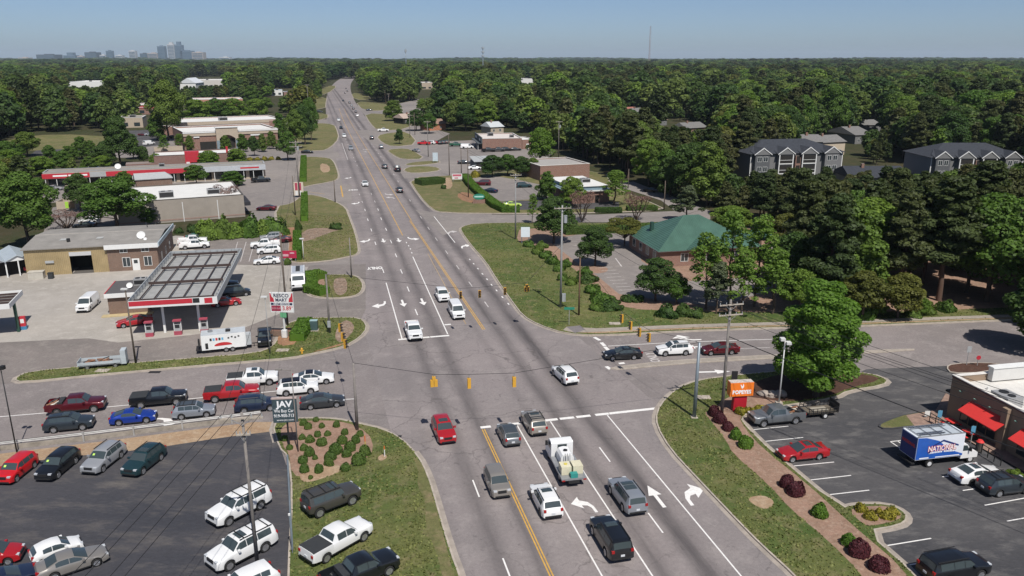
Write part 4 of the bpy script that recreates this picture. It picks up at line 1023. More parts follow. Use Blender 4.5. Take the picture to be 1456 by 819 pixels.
MB().hexa([(2.3, -.85, 1.94), (2.7, -.9, 1.36), (2.7, .9, 1.36), (2.3, .85, 1.94)], [(2.33, -.85, 1.96), (2.73, -.9, 1.38), (2.73, .9, 1.38), (2.33, .85, 1.96)]).build('windscreen', M_GLASS, bt)
for s in (1, -1):
    MB().prism([(1.85, 1.35), (2.62, 1.35), (2.25, 1.9), (1.85, 1.92)], *sorted((s * .98, s * .995))).build('side_window', M_GLASS, bt)
    Q(bt, 'mirror', M_PLAST, 2.5, 2.62, *sorted((s * 1.0, s * 1.25)), 1.35, 1.75)
    Q(bt, 'headlight', M_LAMP, 3.35, 3.57, *sorted((s * .6, s * .92)), .85, 1.02)
Q(bt, 'chassis', M_PLAST, -3.1, 1.8, -.45, .45, .5, .93)
Q(bt, 'step_bumper', M_PLAST, -3.55, -3.2, -1.0, 1.0, .5, .62)
wheel_set(bt, [(2.85, .85), (2.85, -.85), (-1.6, .9), (-1.6, -.9), (-1.6, .6), (-1.6, -.6)], .38, .24, mat('white_rim', (.6, .6, .6), .5, var=0))
# food trailer
c = G(320, 497); ang = ang2((287, 501), (352, 494))
ft = tag(empty('food_trailer', (c.x, c.y, 0), ang), 'white vending trailer with red arched logo by the roadside lawn', 'trailer')
Q(ft, 'trailer_body', WHITE, -2.75, 2.75, -1.1, 1.1, .55, 2.55)
Q(ft, 'roof_panel', mat('trailer_roof', (.45, .48, .5), .5), -2.74, 2.74, -1.09, 1.09, 2.553, 2.6)
for x in (-1.6, .6): MB().tube((x, .2, 2.6), (x, .2, 2.8), .32, n=12).build('roof_vent', STEEL, ft)
Q(ft, 'roof_unit', M_PLAST, .3, .9, -.5, 0, 2.6, 2.82)
RED = mat('sign_red', (.5, .03, .035), .5, var=.05)
k = [(math.cos(t), math.sin(t)) for t in np.linspace(0, math.pi, 12)]
MB().prism([(-.1 + 1.1 * x, 1.02 + .42 * y) for x, y in k] + [(-.9 - .1, .98)], -1.118, -1.103).build('arched_logo', RED, ft)
for i in range(5): Q(ft, 'menu_mark', [M_PLAST, mat('sky_blue_mark', (.15, .4, .6), .5, var=0), RED][i % 3], -1.7 + i * .36, -1.45 + i * .36, -1.112, -1.103, 1.75, 2.1)
for i in range(4): Q(ft, 'menu_mark', M_PLAST, .5 + i * .42, .72 + i * .42, -1.112, -1.103, 1.85 + (i % 2) * .12, 2.05 + (i % 2) * .12)
Q(ft, 'menu_mark', M_PLAST, -2.3, -1.95, -1.112, -1.103, .7, 1.5)
Q(ft, 'menu_board', M_PLAST, -3.15, -2.95, -1.1, -.4, 1.2, 2.0)
Q(ft, 'rear_platform', M_PLAST, -3.5, -2.755, -.9, .9, .5, .6)
Q(ft, 'fridge', mat('grey_cabinet', (.4, .42, .43), .5), 2.76, 3.4, -.8, .5, .6, 2.0)
MB().tube((2.75, 0, .5), (4.3, 0, .5), .07, n=8).build('tow_bar', M_PLAST, ft)
wheel_set(ft, [(.2, -1.0), (1.0, -1.0), (.2, 1.0), (1.0, 1.0)], .34, .22)
MB().tube((3.7, 0, 0), (3.7, 0, .55), .05, n=6).build('jack_stand', M_PLAST, ft)
# flatbed trailer with dump load
c = G(147, 521); ang = ang2((118, 524), (176, 519))
fb = tag(empty('hydraulic_trailer', (c.x, c.y, 0), ang), 'grey trailer holding rusty scrap, tall grey post at its end', 'trailer')
Q(fb, 'deck', STEEL, -2.6, 2.2, -.9, .9, .5, .66)
for y in (-.9, .86): Q(fb, 'side_rail', mat('pale_grey_paint', (.42, .46, .48), .5), -2.6, 2.25, y, y + .05, .5, 1.0)
Q(fb, 'tailboard', MATS['pale_grey_paint'], -2.66, -2.6, -.92, .92, .5, 1.15)
Q(fb, 'end_panel', MATS['pale_grey_paint'], 2.3, 2.9, -.9, .3, .45, 2.2)
Q(fb, 'panel_window', M_PLAST, 2.28, 2.3, -.7, -.1, 1.5, 2.0)
rr = random.Random(5)
for i in range(16):
    x, y = rr.uniform(-2, 1.6), rr.uniform(-.65, .65)
    MB().tube((x - .4, y, .7 + rr.uniform(0, .2)), (x + rr.uniform(.1, .5), y + rr.uniform(-.4, .4), .75 + rr.uniform(0, .35)), rr.uniform(.06, .18), .08, 6).build('scrap_piece', MATS['rusty_scrap'] if i % 3 else M_TONNEAU, fb)
wheel_set(fb, [(-1.6, .8), (-1.6, -.8), (1.6, .8), (1.6, -.8)], .3, .2)
MB().tube((2.9, 0, .5), (4.2, 0, .55), .05, n=6).build('tow_bar', M_PLAST, fb)
# utility trailer behind the grey pickup truck
c = G(1163, 589); ut = tag(empty('utility_trailer', (c.x, c.y, 0), PA + math.pi), 'black mesh sided utility trailer hitched to the grey pickup truck', 'trailer')
BLK = mat('black_steel', (.015, .015, .016), .6, var=.1)
Q(ut, 'deck', mat('plywood_deck', (.12, .1, .075), .9), -1.7, 1.7, -.92, .92, .5, .56)
for s in (-.95, .95):
    for z in (.62, .85, 1.1): Q(ut, 'side_bar', BLK, -1.75, 1.75, s - .025, s + .025, z, z + .05)
    for i in range(8): Q(ut, 'side_post', BLK, -1.75 + i * .49, -1.7 + i * .49, s - .03, s + .03, .45, 1.14)
for x in (-1.75, 1.72):
    for z in (.62, 1.1): Q(ut, 'end_bar', BLK, x - .02, x + .03, -.95, .95, z, z + .05)
Q(ut, 'ramp_gate', BLK, -1.86, -1.82, -.9, .9, .5, 1.5)
Q(ut, 'board_stack', mat('pale_boards', (.3, .27, .22), .9), -.9, .9, -.4, .5, .57, .68)
wheel_set(ut, [(-.1, 1.1), (-.1, -1.1)], .33, .2, MATS['white_rim'])
MB().tube((1.75, 0, .5), (3.1, 0, .5), .05, n=6).build('tow_bar', BLK, ut)
# white tank body truck parked by the hedge
a, b = G(425, 386), G(424, 424); ang = math.atan2(b.y - a.y, b.x - a.x); c = G(425, 407)
wt = tag(empty('service_truck', (c.x, c.y, 0), ang), 'white service truck with ribbed box parked beside clipped hedge', 'truck')
Q(wt, 'box_body', mat('box_silver', (.5, .53, .56), .4, .3), -3.6, .9, -1.12, 1.12, .8, 2.7)
for i in range(6): Q(wt, 'roof_hatch', M_TONNEAU, -3.1 + i * .6, -2.75 + i * .6, -.35, .35, 2.703, 2.8)
for y in (-1.0, 1.0): MB().tube((-3.6, y, 2.72), (.9, y, 2.72), .06, n=8).build('roof_rail', WHITE, wt)
MB().prism([(3.3, .5), (3.3, 1.25), (3.15, 1.38), (2.3, 1.6), (1.85, 2.35), (1.6, 2.45), (.92, 2.45), (.92, .5)], -1.08, 1.08).build('cab', WHITE, wt)
MB().hexa([(1.86, -.9, 2.3), (2.27, -.95, 1.66), (2.27, .95, 1.66), (1.86, .9, 2.3)], [(1.9, -.9, 2.32), (2.31, -.95, 1.68), (2.31, .95, 1.68), (1.9, .9, 2.32)]).build('windscreen', M_GLASS, wt)
for s in (1, -1):
    Q(wt, 'headlight', M_PLAST, 3.15, 3.32, *sorted((s * .6, s * 1.0)), .95, 1.25)
    Q(wt, 'mirror', M_PLAST, 1.9, 2.05, *sorted((s * 1.1, s * 1.35)), 1.5, 2.0)
Q(wt, 'bumper', M_PLAST, 3.2, 3.36, -1.0, 1.0, .45, .75)
Q(wt, 'chassis', M_PLAST, -3.5, 1.0, -.5, .5, .5, .8)
wheel_set(wt, [(2.4, .9), (2.4, -.9), (-2.2, .9), (-2.2, -.9)], .45)

# ---------------------------------------------------------------- guardrail and retaining wall
def polyline_world(pts): return [G(*p) for p in pts]
gp = polyline_world([(-300, 672), (0, 641), (120, 627), (260, 609.5), (330, 601), (372, 595.5)])
RW = tag(empty('retaining_wall', gp[1]), 'low concrete retaining wall under the guardrail beside the used car lot', 'wall')
mc = mat('wall_concrete', (.3, .265, .22), .9, var=.3, scale=1.5)
GR = tag(empty('guardrail', gp[1]), 'grey steel guardrail along the side street', 'guardrail')
MGAL = mat('galvanised_steel', (.42, .42, .41), .5, .3, var=.15)
for i in range(len(gp) - 1):
    a, b = gp[i] - gp[1], gp[i + 1] - gp[1]
    d = (b - a).normalized(); n = Vector((-d.y, d.x, 0))
    k = max(1, int((b - a).length / 3.8))
    for j in range(k):
        p, q = a.lerp(b, j / k), a.lerp(b, (j + 1) / k) - d * .015
        MB().hexa([p, q, q + n * .22, p + n * .22], [p + Vector((0, 0, .5)), q + Vector((0, 0, .5)), q + n * .22 + Vector((0, 0, .5)), p + n * .22 + Vector((0, 0, .5))]).build('wall_panel', mc, RW)
        c = p - n * .16
        MB().hexa([c - d * .07 - n * .06, c + d * .07 - n * .06, c + d * .07 + n * .06, c - d * .07 + n * .06], [x + Vector((0, 0, 1.05)) for x in (c - d * .07 - n * .06, c + d * .07 - n * .06, c + d * .07 + n * .06, c - d * .07 + n * .06)]).build('post', MGAL, GR)
    prof = [(0, .72), (.05, .76), (.05, .82), (0, .86), (.05, .9), (.05, .97), (0, 1.02)]
    v, f = [], []
    for e in (a, b):
        for x, z in prof: v.append(tuple(e - n * (.06 - x) + Vector((0, 0, z)) + n * .02))
    m_ = len(prof)
    for j in range(m_ - 1): f.append((j, j + 1, m_ + j + 1, m_ + j))
    mesh_obj('rail', v, f, MGAL, GR)
# ---------------------------------------------------------------- buildings
M_BRICK = None
def brick_mat(name, c1, c2, mortar, sc=1.0, axis=0):
    m, N, L, b = nodes_of(name)
    tc = N.new('ShaderNodeTexCoord')
    sep = N.new('ShaderNodeSeparateXYZ'); L.new(tc.outputs['Object'], sep.inputs[0])
    ad = N.new('ShaderNodeMath'); L.new(sep.outputs[0], ad.inputs[0]); L.new(sep.outputs[1], ad.inputs[1])
    cm = N.new('ShaderNodeCombineXYZ'); L.new(ad.outputs[0], cm.inputs[0]); L.new(sep.outputs[2], cm.inputs[1])
    br = N.new('ShaderNodeTexBrick'); br.inputs['Scale'].default_value = sc
    br.inputs['Color1'].default_value = (*c1, 1); br.inputs['Color2'].default_value = (*c2, 1); br.inputs['Mortar'].default_value = (*mortar, 1)
    br.inputs['Mortar Size'].default_value = .012; br.inputs['Brick Width'].default_value = .22; br.inputs['Row Height'].default_value = .075
    L.new(cm.outputs[0], br.inputs['Vector'])
    nz = N.new('ShaderNodeTexNoise'); nz.inputs['Scale'].default_value = .7; nz.inputs['Detail'].default_value = 4; L.new(tc.outputs['Object'], nz.inputs['Vector'])
    mx = N.new('ShaderNodeMix'); mx.data_type = 'RGBA'; mx.blend_type = 'MULTIPLY'; mx.inputs[0].default_value = .55
    L.new(br.outputs['Color'], mx.inputs[6]); 
    rp = N.new('ShaderNodeValToRGB'); rp.color_ramp.elements[0].color = (.55, .55, .55, 1); rp.color_ramp.elements[1].color = (1.25, 1.25, 1.25, 1); L.new(nz.outputs['Fac'], rp.inputs[0]); L.new(rp.outputs[0], mx.inputs[7])
    L.new(mx.outputs[2], b.inputs['Base Color']); b.inputs['Roughness'].default_value = .9
    MATS[name] = m
    return m
BRICK = brick_mat('red_brick', (.2, .075, .05), (.26, .1, .065), (.3, .26, .22))
DBRICK = brick_mat('brown_brick', (.14, .075, .05), (.2, .1, .065), (.26, .22, .18))
def rib_mat(name, c, per=.3, depth=.25, axis=0, rough=.5, metal=.2):
    """corrugated or ribbed sheet"""
    m, N, L, b = nodes_of(name)
    tc = N.new('ShaderNodeTexCoord'); sep = N.new('ShaderNodeSeparateXYZ'); L.new(tc.outputs['Object'], sep.inputs[0])
    mu = N.new('ShaderNodeMath'); mu.operation = 'MULTIPLY'; mu.inputs[1].default_value = 2 * math.pi / per; L.new(sep.outputs[axis], mu.inputs[0])
    si = N.new('ShaderNodeMath'); si.operation = 'SINE'; L.new(mu.outputs[0], si.inputs[0])
    bp = N.new('ShaderNodeBump'); bp.inputs['Strength'].default_value = depth; bp.inputs['Distance'].default_value = .08; L.new(si.outputs[0], bp.inputs['Height']); L.new(bp.outputs[0], b.inputs['Normal'])
    nz = N.new('ShaderNodeTexNoise'); nz.inputs['Scale'].default_value = .5; nz.inputs['Detail'].default_value = 6; L.new(tc.outputs['Object'], nz.inputs['Vector'])
    rp = N.new('ShaderNodeValToRGB'); rp.color_ramp.elements[0].position = .3; rp.color_ramp.elements[1].position = .7
    rp.color_ramp.elements[0].color = (*[x * .85 for x in c], 1); rp.color_ramp.elements[1].color = (*[min(1, x * 1.12) for x in c], 1); L.new(nz.outputs['Fac'], rp.inputs[0]); L.new(rp.outputs[0], b.inputs['Base Color'])
    b.inputs['Roughness'].default_value = rough; b.inputs['Metallic'].default_value = metal
    MATS[name] = m
    return m
TANMETAL = rib_mat('tan_metal_siding', (.42, .32, .17), .3, .5, 0)
GREYROOF = mat('grey_membrane', (.24, .225, .205), .9, var=.18, scale=.4)
WROOF = mat('white_membrane', (.64, .63, .6), .8, var=.06, scale=.4)
TRIM = mat('white_trim', (.7, .7, .68), .6, var=.05)
PGLASS = mat('window_glass', (.03, .04, .045), .08, var=0, spec=.8)
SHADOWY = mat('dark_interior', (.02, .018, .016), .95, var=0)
BEIGE = mat('beige_stucco', (.42, .35, .27), .9, var=.08)
REDP = mat('red_panel', (.48, .03, .045), .5, var=.06)
GREYP = mat('grey_panel', (.36, .37, .37), .6, var=.1)
MACH = mat('roof_machine', (.36, .36, .36), .6, .3, var=.15)
def frame(name, pl, pr, label, cat, z=0.0, group=None, zl=None):
    """an Empty on the front left corner: local x runs along the front wall, y goes back, z up. Returns it and the front length"""
    a, b = (pl if isinstance(pl, Vector) else G(*pl, z)), (pr if isinstance(pr, Vector) else G(*pr, z))
    ang = math.atan2(b.y - a.y, b.x - a.x)
    o = tag(empty(name, (a.x, a.y, 0), ang), label, cat, group)
    return o, (Vector((b.x, b.y)) - Vector((a.x, a.y))).length
def window(p, x, z, w, h, y=0.0, fr=TRIM, sill=True, mull=1, face='front', depth=.05, g=None):
    """a framed window on the wall face y (front), x = left edge; children pane"""
    f = MB()
    t = .07
    f.box(x, x + w, y - depth, y, z, z + t).box(x, x + w, y - depth, y, z + h - t, z + h).box(x, x + t, y - depth, y, z + t, z + h - t).box(x + w - t, x + w, y - depth, y, z + t, z + h - t)
    o = f.build('window', fr, p)
    n = mull + 1
    pw = (w - 2 * t - mull * t) / n
    for i in range(n):
        x0 = x + t + i * (pw + t)
        MB().box(x0, x0 + pw, y - depth * .55, y - depth * .45, z + t, z + h - t).build('pane', g or PGLASS, o)
        if i: MB().box(x0 - t, x0, y - depth, y - .004, z + t, z + h - t).build('mullion', fr, o)
    return o
def side_window(p, x, y, z, w, h, fr=TRIM, d=.05):
    """on a wall of constant x (outside towards +x if d > 0)"""
    t = .07
    a, b = sorted((x, x + d))
    f = MB().box(a, b, y, y + w, z, z + t).box(a, b, y, y + w, z + h - t, z + h).box(a, b, y, y + t, z + t, z + h - t).box(a, b, y + w - t, y + w, z + t, z + h - t)
    o = f.build('window', fr, p)
    a2, b2 = sorted((x + d * .45, x + d * .55))
    MB().box(a2, b2, y + t, y + w - t, z + t, z + h - t).build('pane', PGLASS, o)
    return o
def ac_unit(p, x, y, z, w=1.6, d=1.3, h=1.1):
    o = Q(p, 'rooftop_unit', MACH, x, x + w, y, y + d, z, z + h)
    MB().tube((x + w * .3, y + d / 2, z + h), (x + w * .3, y + d / 2, z + h + .08), d * .25, n=12).build('fan_grille', M_PLAST, o)
    MB().tube((x + w * .75, y + d / 2, z + h), (x + w * .75, y + d / 2, z + h + .08), d * .2, n=12).build('fan_grille', M_PLAST, o)
    Q(p if False else o, 'louvre', M_PLAST, x + .1, x + w - .1, y - .01, y, z + .2, z + h - .2)
    return o
def flat_building(p, W, D, H, wall, roof, par=.4, t=.25, trim=None):
    """walls with a parapet and a roof deck set inside it"""
    m = MB()
    m.box(0, W, 0, t, 0, H).box(0, W, D - t, D, 0, H).box(0, t, t, D - t, 0, H).box(W - t, W, t, D - t, 0, H)
    m.build('wall', wall, p)
    Q(p, 'roof', roof, t, W - t, t, D - t, H - par - .1, H - par)
    if trim:
        c = MB()
        e = .06
        c.box(-e, W + e, -e, t + e, H, H + .1).box(-e, W + e, D - t - e, D + e, H, H + .1).box(-e, t + e, t + e, D - t - e, H, H + .1).box(W - t - e, W + e, t + e, D - t - e, H, H + .1)
        c.build('coping', trim, p)

# tan metal workshop with brick office
b, W = frame('workshop', (39, 393), (227, 382), 'tan metal workshop with brick office end and grey roof', 'building')
D = 17.0; Hw = 4.7; xb = W * .615
def wallbox(p, name, m, x0, x1, z0, z1, y0=0.0, t=.2): return Q(p, name, m, x0, x1, y0, y0 + t, z0, z1)
d0, d1 = W * .33, W * .495
wallbox(b, 'metal_wall', TANMETAL, 0, d0, 0, Hw); wallbox(b, 'metal_wall', TANMETAL, d1, xb, 0, Hw); wallbox(b, 'metal_wall', TANMETAL, d0, d1, 3.6, Hw)
wallbox(b, 'brick_wall', DBRICK, xb, W, 0, Hw, -.12, .3)
Q(b, 'side_wall', DBRICK, W - .2, W + .02, .18, D, 0, Hw); Q(b, 'side_wall', TANMETAL, 0, .2, .2, D, 0, Hw); Q(b, 'back_wall', TANMETAL, .2, W - .2, D - .2, D, 0, Hw)
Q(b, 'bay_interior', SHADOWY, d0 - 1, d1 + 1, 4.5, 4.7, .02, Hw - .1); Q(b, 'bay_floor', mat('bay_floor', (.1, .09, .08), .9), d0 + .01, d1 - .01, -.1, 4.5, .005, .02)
dr = Q(b, 'roller_door', mat('roller_door', (.5, .5, .5), .5, var=.05), d0, d1, -.06, -.01, 3.25, 3.95)
rf = MB()
rf.prism([(0, 0)], 0, 0) if False else None
v = [(-.3, -.4, Hw + .02), (W + .25, -.4, Hw + .02), (W + .25, D * .5, Hw + .75), (-.3, D * .5, Hw + .75), (W + .25, D + .3, Hw + .05), (-.3, D + .3, Hw + .05)]
vv = v + [(x, y, z + .18) for x, y, z in v]
mesh_obj('roof', vv, [(0, 3, 2, 1), (3, 5, 4, 2), (6, 7, 8, 9), (9, 8, 10, 11), (0, 1, 7, 6), (1, 2, 8, 7), (2, 4, 10, 8), (4, 5, 11, 10), (5, 3, 9, 11), (3, 0, 6, 9)], GREYROOF, b)
Q(b, 'ridge_cap', mat('ridge_cap', (.4, .37, .33), .7), -.3, W + .25, D * .5 - .15, D * .5 + .15, Hw + .925, Hw + .97)
Q(b, 'fascia', TRIM, xb - .3, W + .3, -.62, -.4, Hw - .55, Hw + .25)
Q(b, 'side_fascia', mat('pale_blue_trim', (.42, .5, .55), .6), W + .25, W + .42, -.4, D + .3, Hw - .45, Hw + .3)
for i in range(14): Q(b, 'fascia_batten', M_PLAST, W + .42, W + .45, .3 + i * 1.2, .5 + i * 1.2, Hw - .35, Hw + .2)
for x in (xb + (W - xb) * .25, xb + (W - xb) * .68): window(b, x, Hw - 1.35, 1.3, .85, -.12)
for x in (xb + (W - xb) * .28, xb + (W - xb) * .71): window(b, x, .75, 1.35, 1.75, -.12)
do = Q(b, 'door', TRIM, xb + (W - xb) * .47, xb + (W - xb) * .47 + 1.25, -.17, -.12, .02, 2.2); Q(do, 'door_pane', PGLASS, xb + (W - xb) * .47 + .3, xb + (W - xb) * .47 + .95, -.18, -.17, 1.3, 1.95)
Q(b, 'vent_box', GREYP, d0 * .45, d0 * .45 + 1.4, -.25, 0, 2.2, 2.6)
for i in range(3): side_window(b, W + .02, 3 + i * 4.5, 1.0, 1.1, 1.4)
def dish(p, x, y, z, r, m=None, az=0.0):
    mb = MB()
    n, k = 14, 4
    for j in range(k + 1):
        q = j / k
        for i in range(n):
            t = 2 * math.pi * i / n; mb.v.append((r * q * math.cos(t), -.35 * r * (1 - q * q) * -1, r * q * math.sin(t)))
    for j in range(k):
        for i in range(n): mb.f.append((j * n + i, j * n + (i + 1) % n, (j + 1) * n + (i + 1) % n, (j + 1) * n + i))
    o = mb.build('satellite_dish', m or TRIM, p, True)
    o.location = (x, y, z + r); o.rotation_euler = (math.radians(-35), 0, az)
    MB().tube((x, y + .1, z - .1), (x, y + .3, z + r), .05, n=6).build('dish_mount', M_PLAST, p)
    return o
dish(b, W * .86, 3.2, Hw + .35, .75); dish(b, W * .9, 2.0, Hw + .3, .3)
Q(b, 'skylight', mat('skylight', (.42, .42, .4), .5), W * .22, W * .27, 4, 7, Hw + .62, Hw + .68)
Q(b, 'skylight', MATS['skylight'], W * .5, W * .55, 4, 7, Hw + .62, Hw + .68)
MB().tube((W * .3, 3.2, Hw + .3), (W * .3, 3.2, Hw + 1.1), .3, n=10).build('roof_ventilator', M_PLAST, b)
MB().tube((W * .83, 13, Hw + .3), (W * .83, 13, Hw + 1.6), .08, n=6).build('flue', M_PLAST, b)
# yard clutter beside the workshop
for nm, lb, px, dims, m in (('red_locker', 'dark red upright locker against the workshop wall', (140, 385), (.6, 1.6, .9), mat('dark_red_steel', (.22, .02, .03), .6)), ('grey_cabinet', 'grey machinery cabinet beside the dark red locker', (149, 384), (1.1, 1.3, .8), GREYP), ('grey_drum_rack', 'grey compressor rack beside the grey cabinet', (158, 384), (1.2, .9, .8), MACH),
                              ('skip_bin', 'pale grey skip bin at the workshop corner', (53, 396), (2.4, 1.25, 1.4), mat('pale_skip', (.45, .42, .36), .8)), ('oil_drum', 'dark drum beside the pale skip bin', (73, 396), (.8, 1.0, .8), M_TONNEAU)):
    g = G(*px); o = tag(MB().box(-dims[0] / 2, dims[0] / 2, -dims[2] / 2, dims[2] / 2, 0, dims[1]).box(-dims[0] / 2 - .04, dims[0] / 2 + .04, -dims[2] / 2 - .04, dims[2] / 2 + .04, dims[1], dims[1] + .08).build(nm, m), lb, nm.split('_')[-1])
    o.location = (g.x, g.y, 0); o.rotation_euler = (0, 0, b.rotation_euler.z)
g = G(41, 388); tk = tag(empty('red_gas_tank', (g.x, g.y, 0)), 'small red tank on legs at the workshop corner', 'tank')
MB().tube((-.6, 0, .8), (.6, 0, .8), .4, n=12).build('tank_body', REDP, tk, False); Q(tk, 'leg', M_PLAST, -.45, -.35, -.3, .3, 0, .5); Q(tk, 'leg', M_PLAST, .35, .45, -.3, .3, 0, .5)
# small white gabled shed at left edge
b2, W2 = frame('gabled_shed', (-25, 400), (38, 391), 'small shed with pale metal gable roof at the workshop side', 'building')
W2 = 7.5
Q(b2, 'wall', TRIM, 0, W2, 2.0, 9, 0, 2.8)
for x in (0, 1.9, 3.7, 5.6, 7.3): Q(b2, 'post', TRIM, x, x + .2, 0, .2, 0, 2.8)
for x0 in (0, 3.8):
    mr = mat('pale_metal_roof', (.5, .56, .6), .45, .3, var=.1)
    MB().prism([(x0 - .15, 2.8), (x0 + 1.85, 3.75), (x0 + 3.85, 2.8), (x0 + 3.85, 2.95), (x0 + 1.85, 3.92), (x0 - .15, 2.95)], -.3, 9.2).build('roof', mr, b2)
    MB().prism([(x0, 2.8), (x0 + 1.85, 3.68), (x0 + 3.7, 2.8)], -.05, .1).build('gable', TRIM, b2)
Q(b2, 'dark_bay', SHADOWY, .2, W2 - .2, 1.9, 1.99, .05, 2.7)

# gas station canopy
zc0, zc1 = 4.5, 5.5
cn, W = frame('fuel_canopy', (181, 439), (309.5, 431.5), 'flat fuel canopy with red front fascia and open framed top', 'canopy', z=zc0)
bl = G(235, 357, zc1 + .1) - cn.location
ca, sa = math.cos(cn.rotation_euler.z), math.sin(cn.rotation_euler.z)
D = -sa * bl.x + ca * bl.y
FAS = mat('grey_fascia_back', (.34, .36, .37), .6, var=.15)
BEAM = mat('brown_steel', (.055, .035, .03), .7, var=.15)
Q(cn, 'deck', mat('canopy_deck', (.3, .3, .29), .7, var=.15, scale=1), .15, W - .15, .15, D - .15, zc0 + .12, zc0 + .2)
Q(cn, 'soffit', TRIM, .15, W - .15, .15, D - .15, zc0 + .02, zc0 + .08)
Q(cn, 'front_fascia', TRIM, 0, W, 0, .12, zc0 - .02, zc1)
Q(cn, 'red_band', REDP, W * .02, W * .72, -.012, 0, zc0 + .28, zc1 - .05)
Q(cn, 'black_panel', M_PLAST, W * .725, W * .8, -.013, 0, zc0 + .28, zc1 - .05)
lg = Q(cn, 'red_logo_panel', REDP, W * .855, W * .945, -.02, 0, zc0 + .15, zc1 - .1)
Q(cn, 'left_fascia', FAS, 0, .12, .12, D - .12, zc0, zc1); Q(cn, 'right_fascia', FAS, W - .12, W, .12, D - .12, zc0, zc1); Q(cn, 'back_fascia', FAS, 0, W, D - .12, D, zc0, zc1)
for i in range(18): Q(cn, 'fascia_brace', STEEL, .12, .4, .5 + i * (D - 1) / 17, .56 + i * (D - 1) / 17, zc0 + .2, zc1 - .08)
for i in range(18): Q(cn, 'fascia_brace', STEEL, W - .4, W - .12, .5 + i * (D - 1) / 17, .56 + i * (D - 1) / 17, zc0 + .2, zc1 - .08)
for i in range(10): Q(cn, 'fascia_brace', STEEL, .6 + i * (W - 1.2) / 9, .66 + i * (W - 1.2) / 9, D - .4, D - .12, zc0 + .2, zc1 - .08)
for i in range(4): Q(cn, 'main_beam', BEAM, .6, W - .6, 1.2 + i * (D - 2.6) / 3, 1.45 + i * (D - 2.6) / 3, zc0 + .5, zc0 + .85)
for j in range(3):
    y0, y1 = 1.45 + j * (D - 2.6) / 3, 1.2 + (j + 1) * (D - 2.6) / 3
    for i in range(6): Q(cn, 'purlin', BEAM, 1.0 + i * (W - 2.1) / 5, 1.12 + i * (W - 2.1) / 5, y0, y1, zc0 + .45, zc0 + .6)
for y in (.3, .6): Q(cn, 'purlin', STEEL, .6, W - .6, y, y + .06, zc0 + .3, zc0 + .4)
for x in (.32, .72):
    for y in (2.2, D * .55, D - 2.2): Q(cn, 'column', TRIM, W * x, W * x + .3, y, y + .3, 0, zc0 + .02)
# kerbed pump island and pumps
for j, yy in enumerate((2.0, D * .55)):
    q = cn.matrix_basis @ Vector((W * .5, yy, 0))
for i, x in enumerate((.18, .5, .8)):
    for j, yy in enumerate((1.2, D * .52)):
        q = Matrix.Translation(cn.location) @ Matrix.Rotation(cn.rotation_euler.z, 4, 'Z') @ Vector((W * x, yy, 0))
        pm_ = tag(empty('fuel_pump', q, cn.rotation_euler.z), ['fuel pump under the canopy front nearest the red sedan', 'middle fuel pump under the canopy front', 'fuel pump under the canopy front by the right column'][i] if j == 0 else 'fuel pump deep in the canopy shade', 'fuel pump', 'fuel pumps under the canopy')
        Q(pm_, 'base', mat('pump_pink', (.35, .06, .09), .6), -.5, .5, -.35, .35, 0, .55)
        Q(pm_, 'cabinet', GREYP, -.42, .42, -.25, .25, .55, 1.5); Q(pm_, 'screen', M_PLAST, -.3, .3, -.262, -.25, 1.0, 1.5)
        Q(pm_, 'header', MATS['pump_pink'], -.55, .55, -.32, .32, 1.95, 2.15)
        for s in (-.5, .44): Q(pm_, 'upright', TRIM, s, s + .08, -.15, .15, .55, 1.95)
# kiosk
b, W = frame('gas_kiosk', (156, 448), (213, 444), 'small brick kiosk with flat roof behind the fuel canopy', 'building')
D = 7.0
Q(b, 'wall', DBRICK, 0, W, 0, D, 0, 2.75); Q(b, 'roof', mat('dark_roof', (.09, .085, .085), .9), -.2, W + .2, -.35, D + .2, 3.25, 3.35)
Q(b, 'fascia', TRIM, -.3, W + .3, -.47, -.35, 2.75, 3.4); Q(b, 'side_fascia', REDP, -.33, -.2, -.35, D + .2, 2.75, 3.4); Q(b, 'soffit', TRIM, -.2, W + .2, -.35, D + .2, 2.76, 2.85); Q(b, 'right_fascia', TRIM, W + .2, W + .3, -.35, D + .2, 2.75, 3.4)
ac_unit(b, W * .55, 3.6, 3.35, 1.8, 1.4, 1.0); dish(b, W * .5, 2.2, 3.4, .45); Q(b, 'door', M_PLAST, -.03, 0, .6, 1.6, 0, 2.1)
Q(b, 'kerb_step', mat('yellow_kerb', (.45, .36, .2), .8), -.9, W + .6, -1.2, 0, 0, .12)
# second canopy cut by the frame
cn2, W = frame('small_fuel_canopy', (-70, 446), (14, 439), 'white fuel canopy cut by the left frame edge', 'canopy', z=4.2)
Q(cn2, 'front_fascia', TRIM, 0, W, 0, .12, 4.2, 4.9); Q(cn2, 'right_fascia', TRIM, W - .12, W, .12, 7, 4.2, 4.9); Q(cn2, 'deck', GREYROOF, .1, W - .12, .12, 7, 4.3, 4.4); Q(cn2, 'back_fascia', TRIM, 0, W, 7, 7.12, 4.2, 4.9)
for y in (1.2, 2.6, 4.2, 5.8): Q(cn2, 'beam', BEAM, .1, W - .2, y, y + .2, 4.6, 4.85)
for x in (.75,): Q(cn2, 'column', mat('dark_green_post', (.02, .06, .04), .6), W * x + 1.4, W * x + 1.75, 2.5, 2.85, 0, 4.2)
q = G(34, 468); pm_ = tag(empty('fuel_pump', q, cn2.rotation_euler.z), 'red fuel pump under the canopy cut by the frame', 'fuel pump'); Q(pm_, 'base', mat('blue_base', (.05, .2, .35), .6), -.45, .45, -.35, .35, 0, .5); Q(pm_, 'cabinet', REDP, -.4, .4, -.3, .3, .5, 1.9); Q(pm_, 'screen', TRIM, -.2, .25, -.312, -.3, 1.0, 1.6)

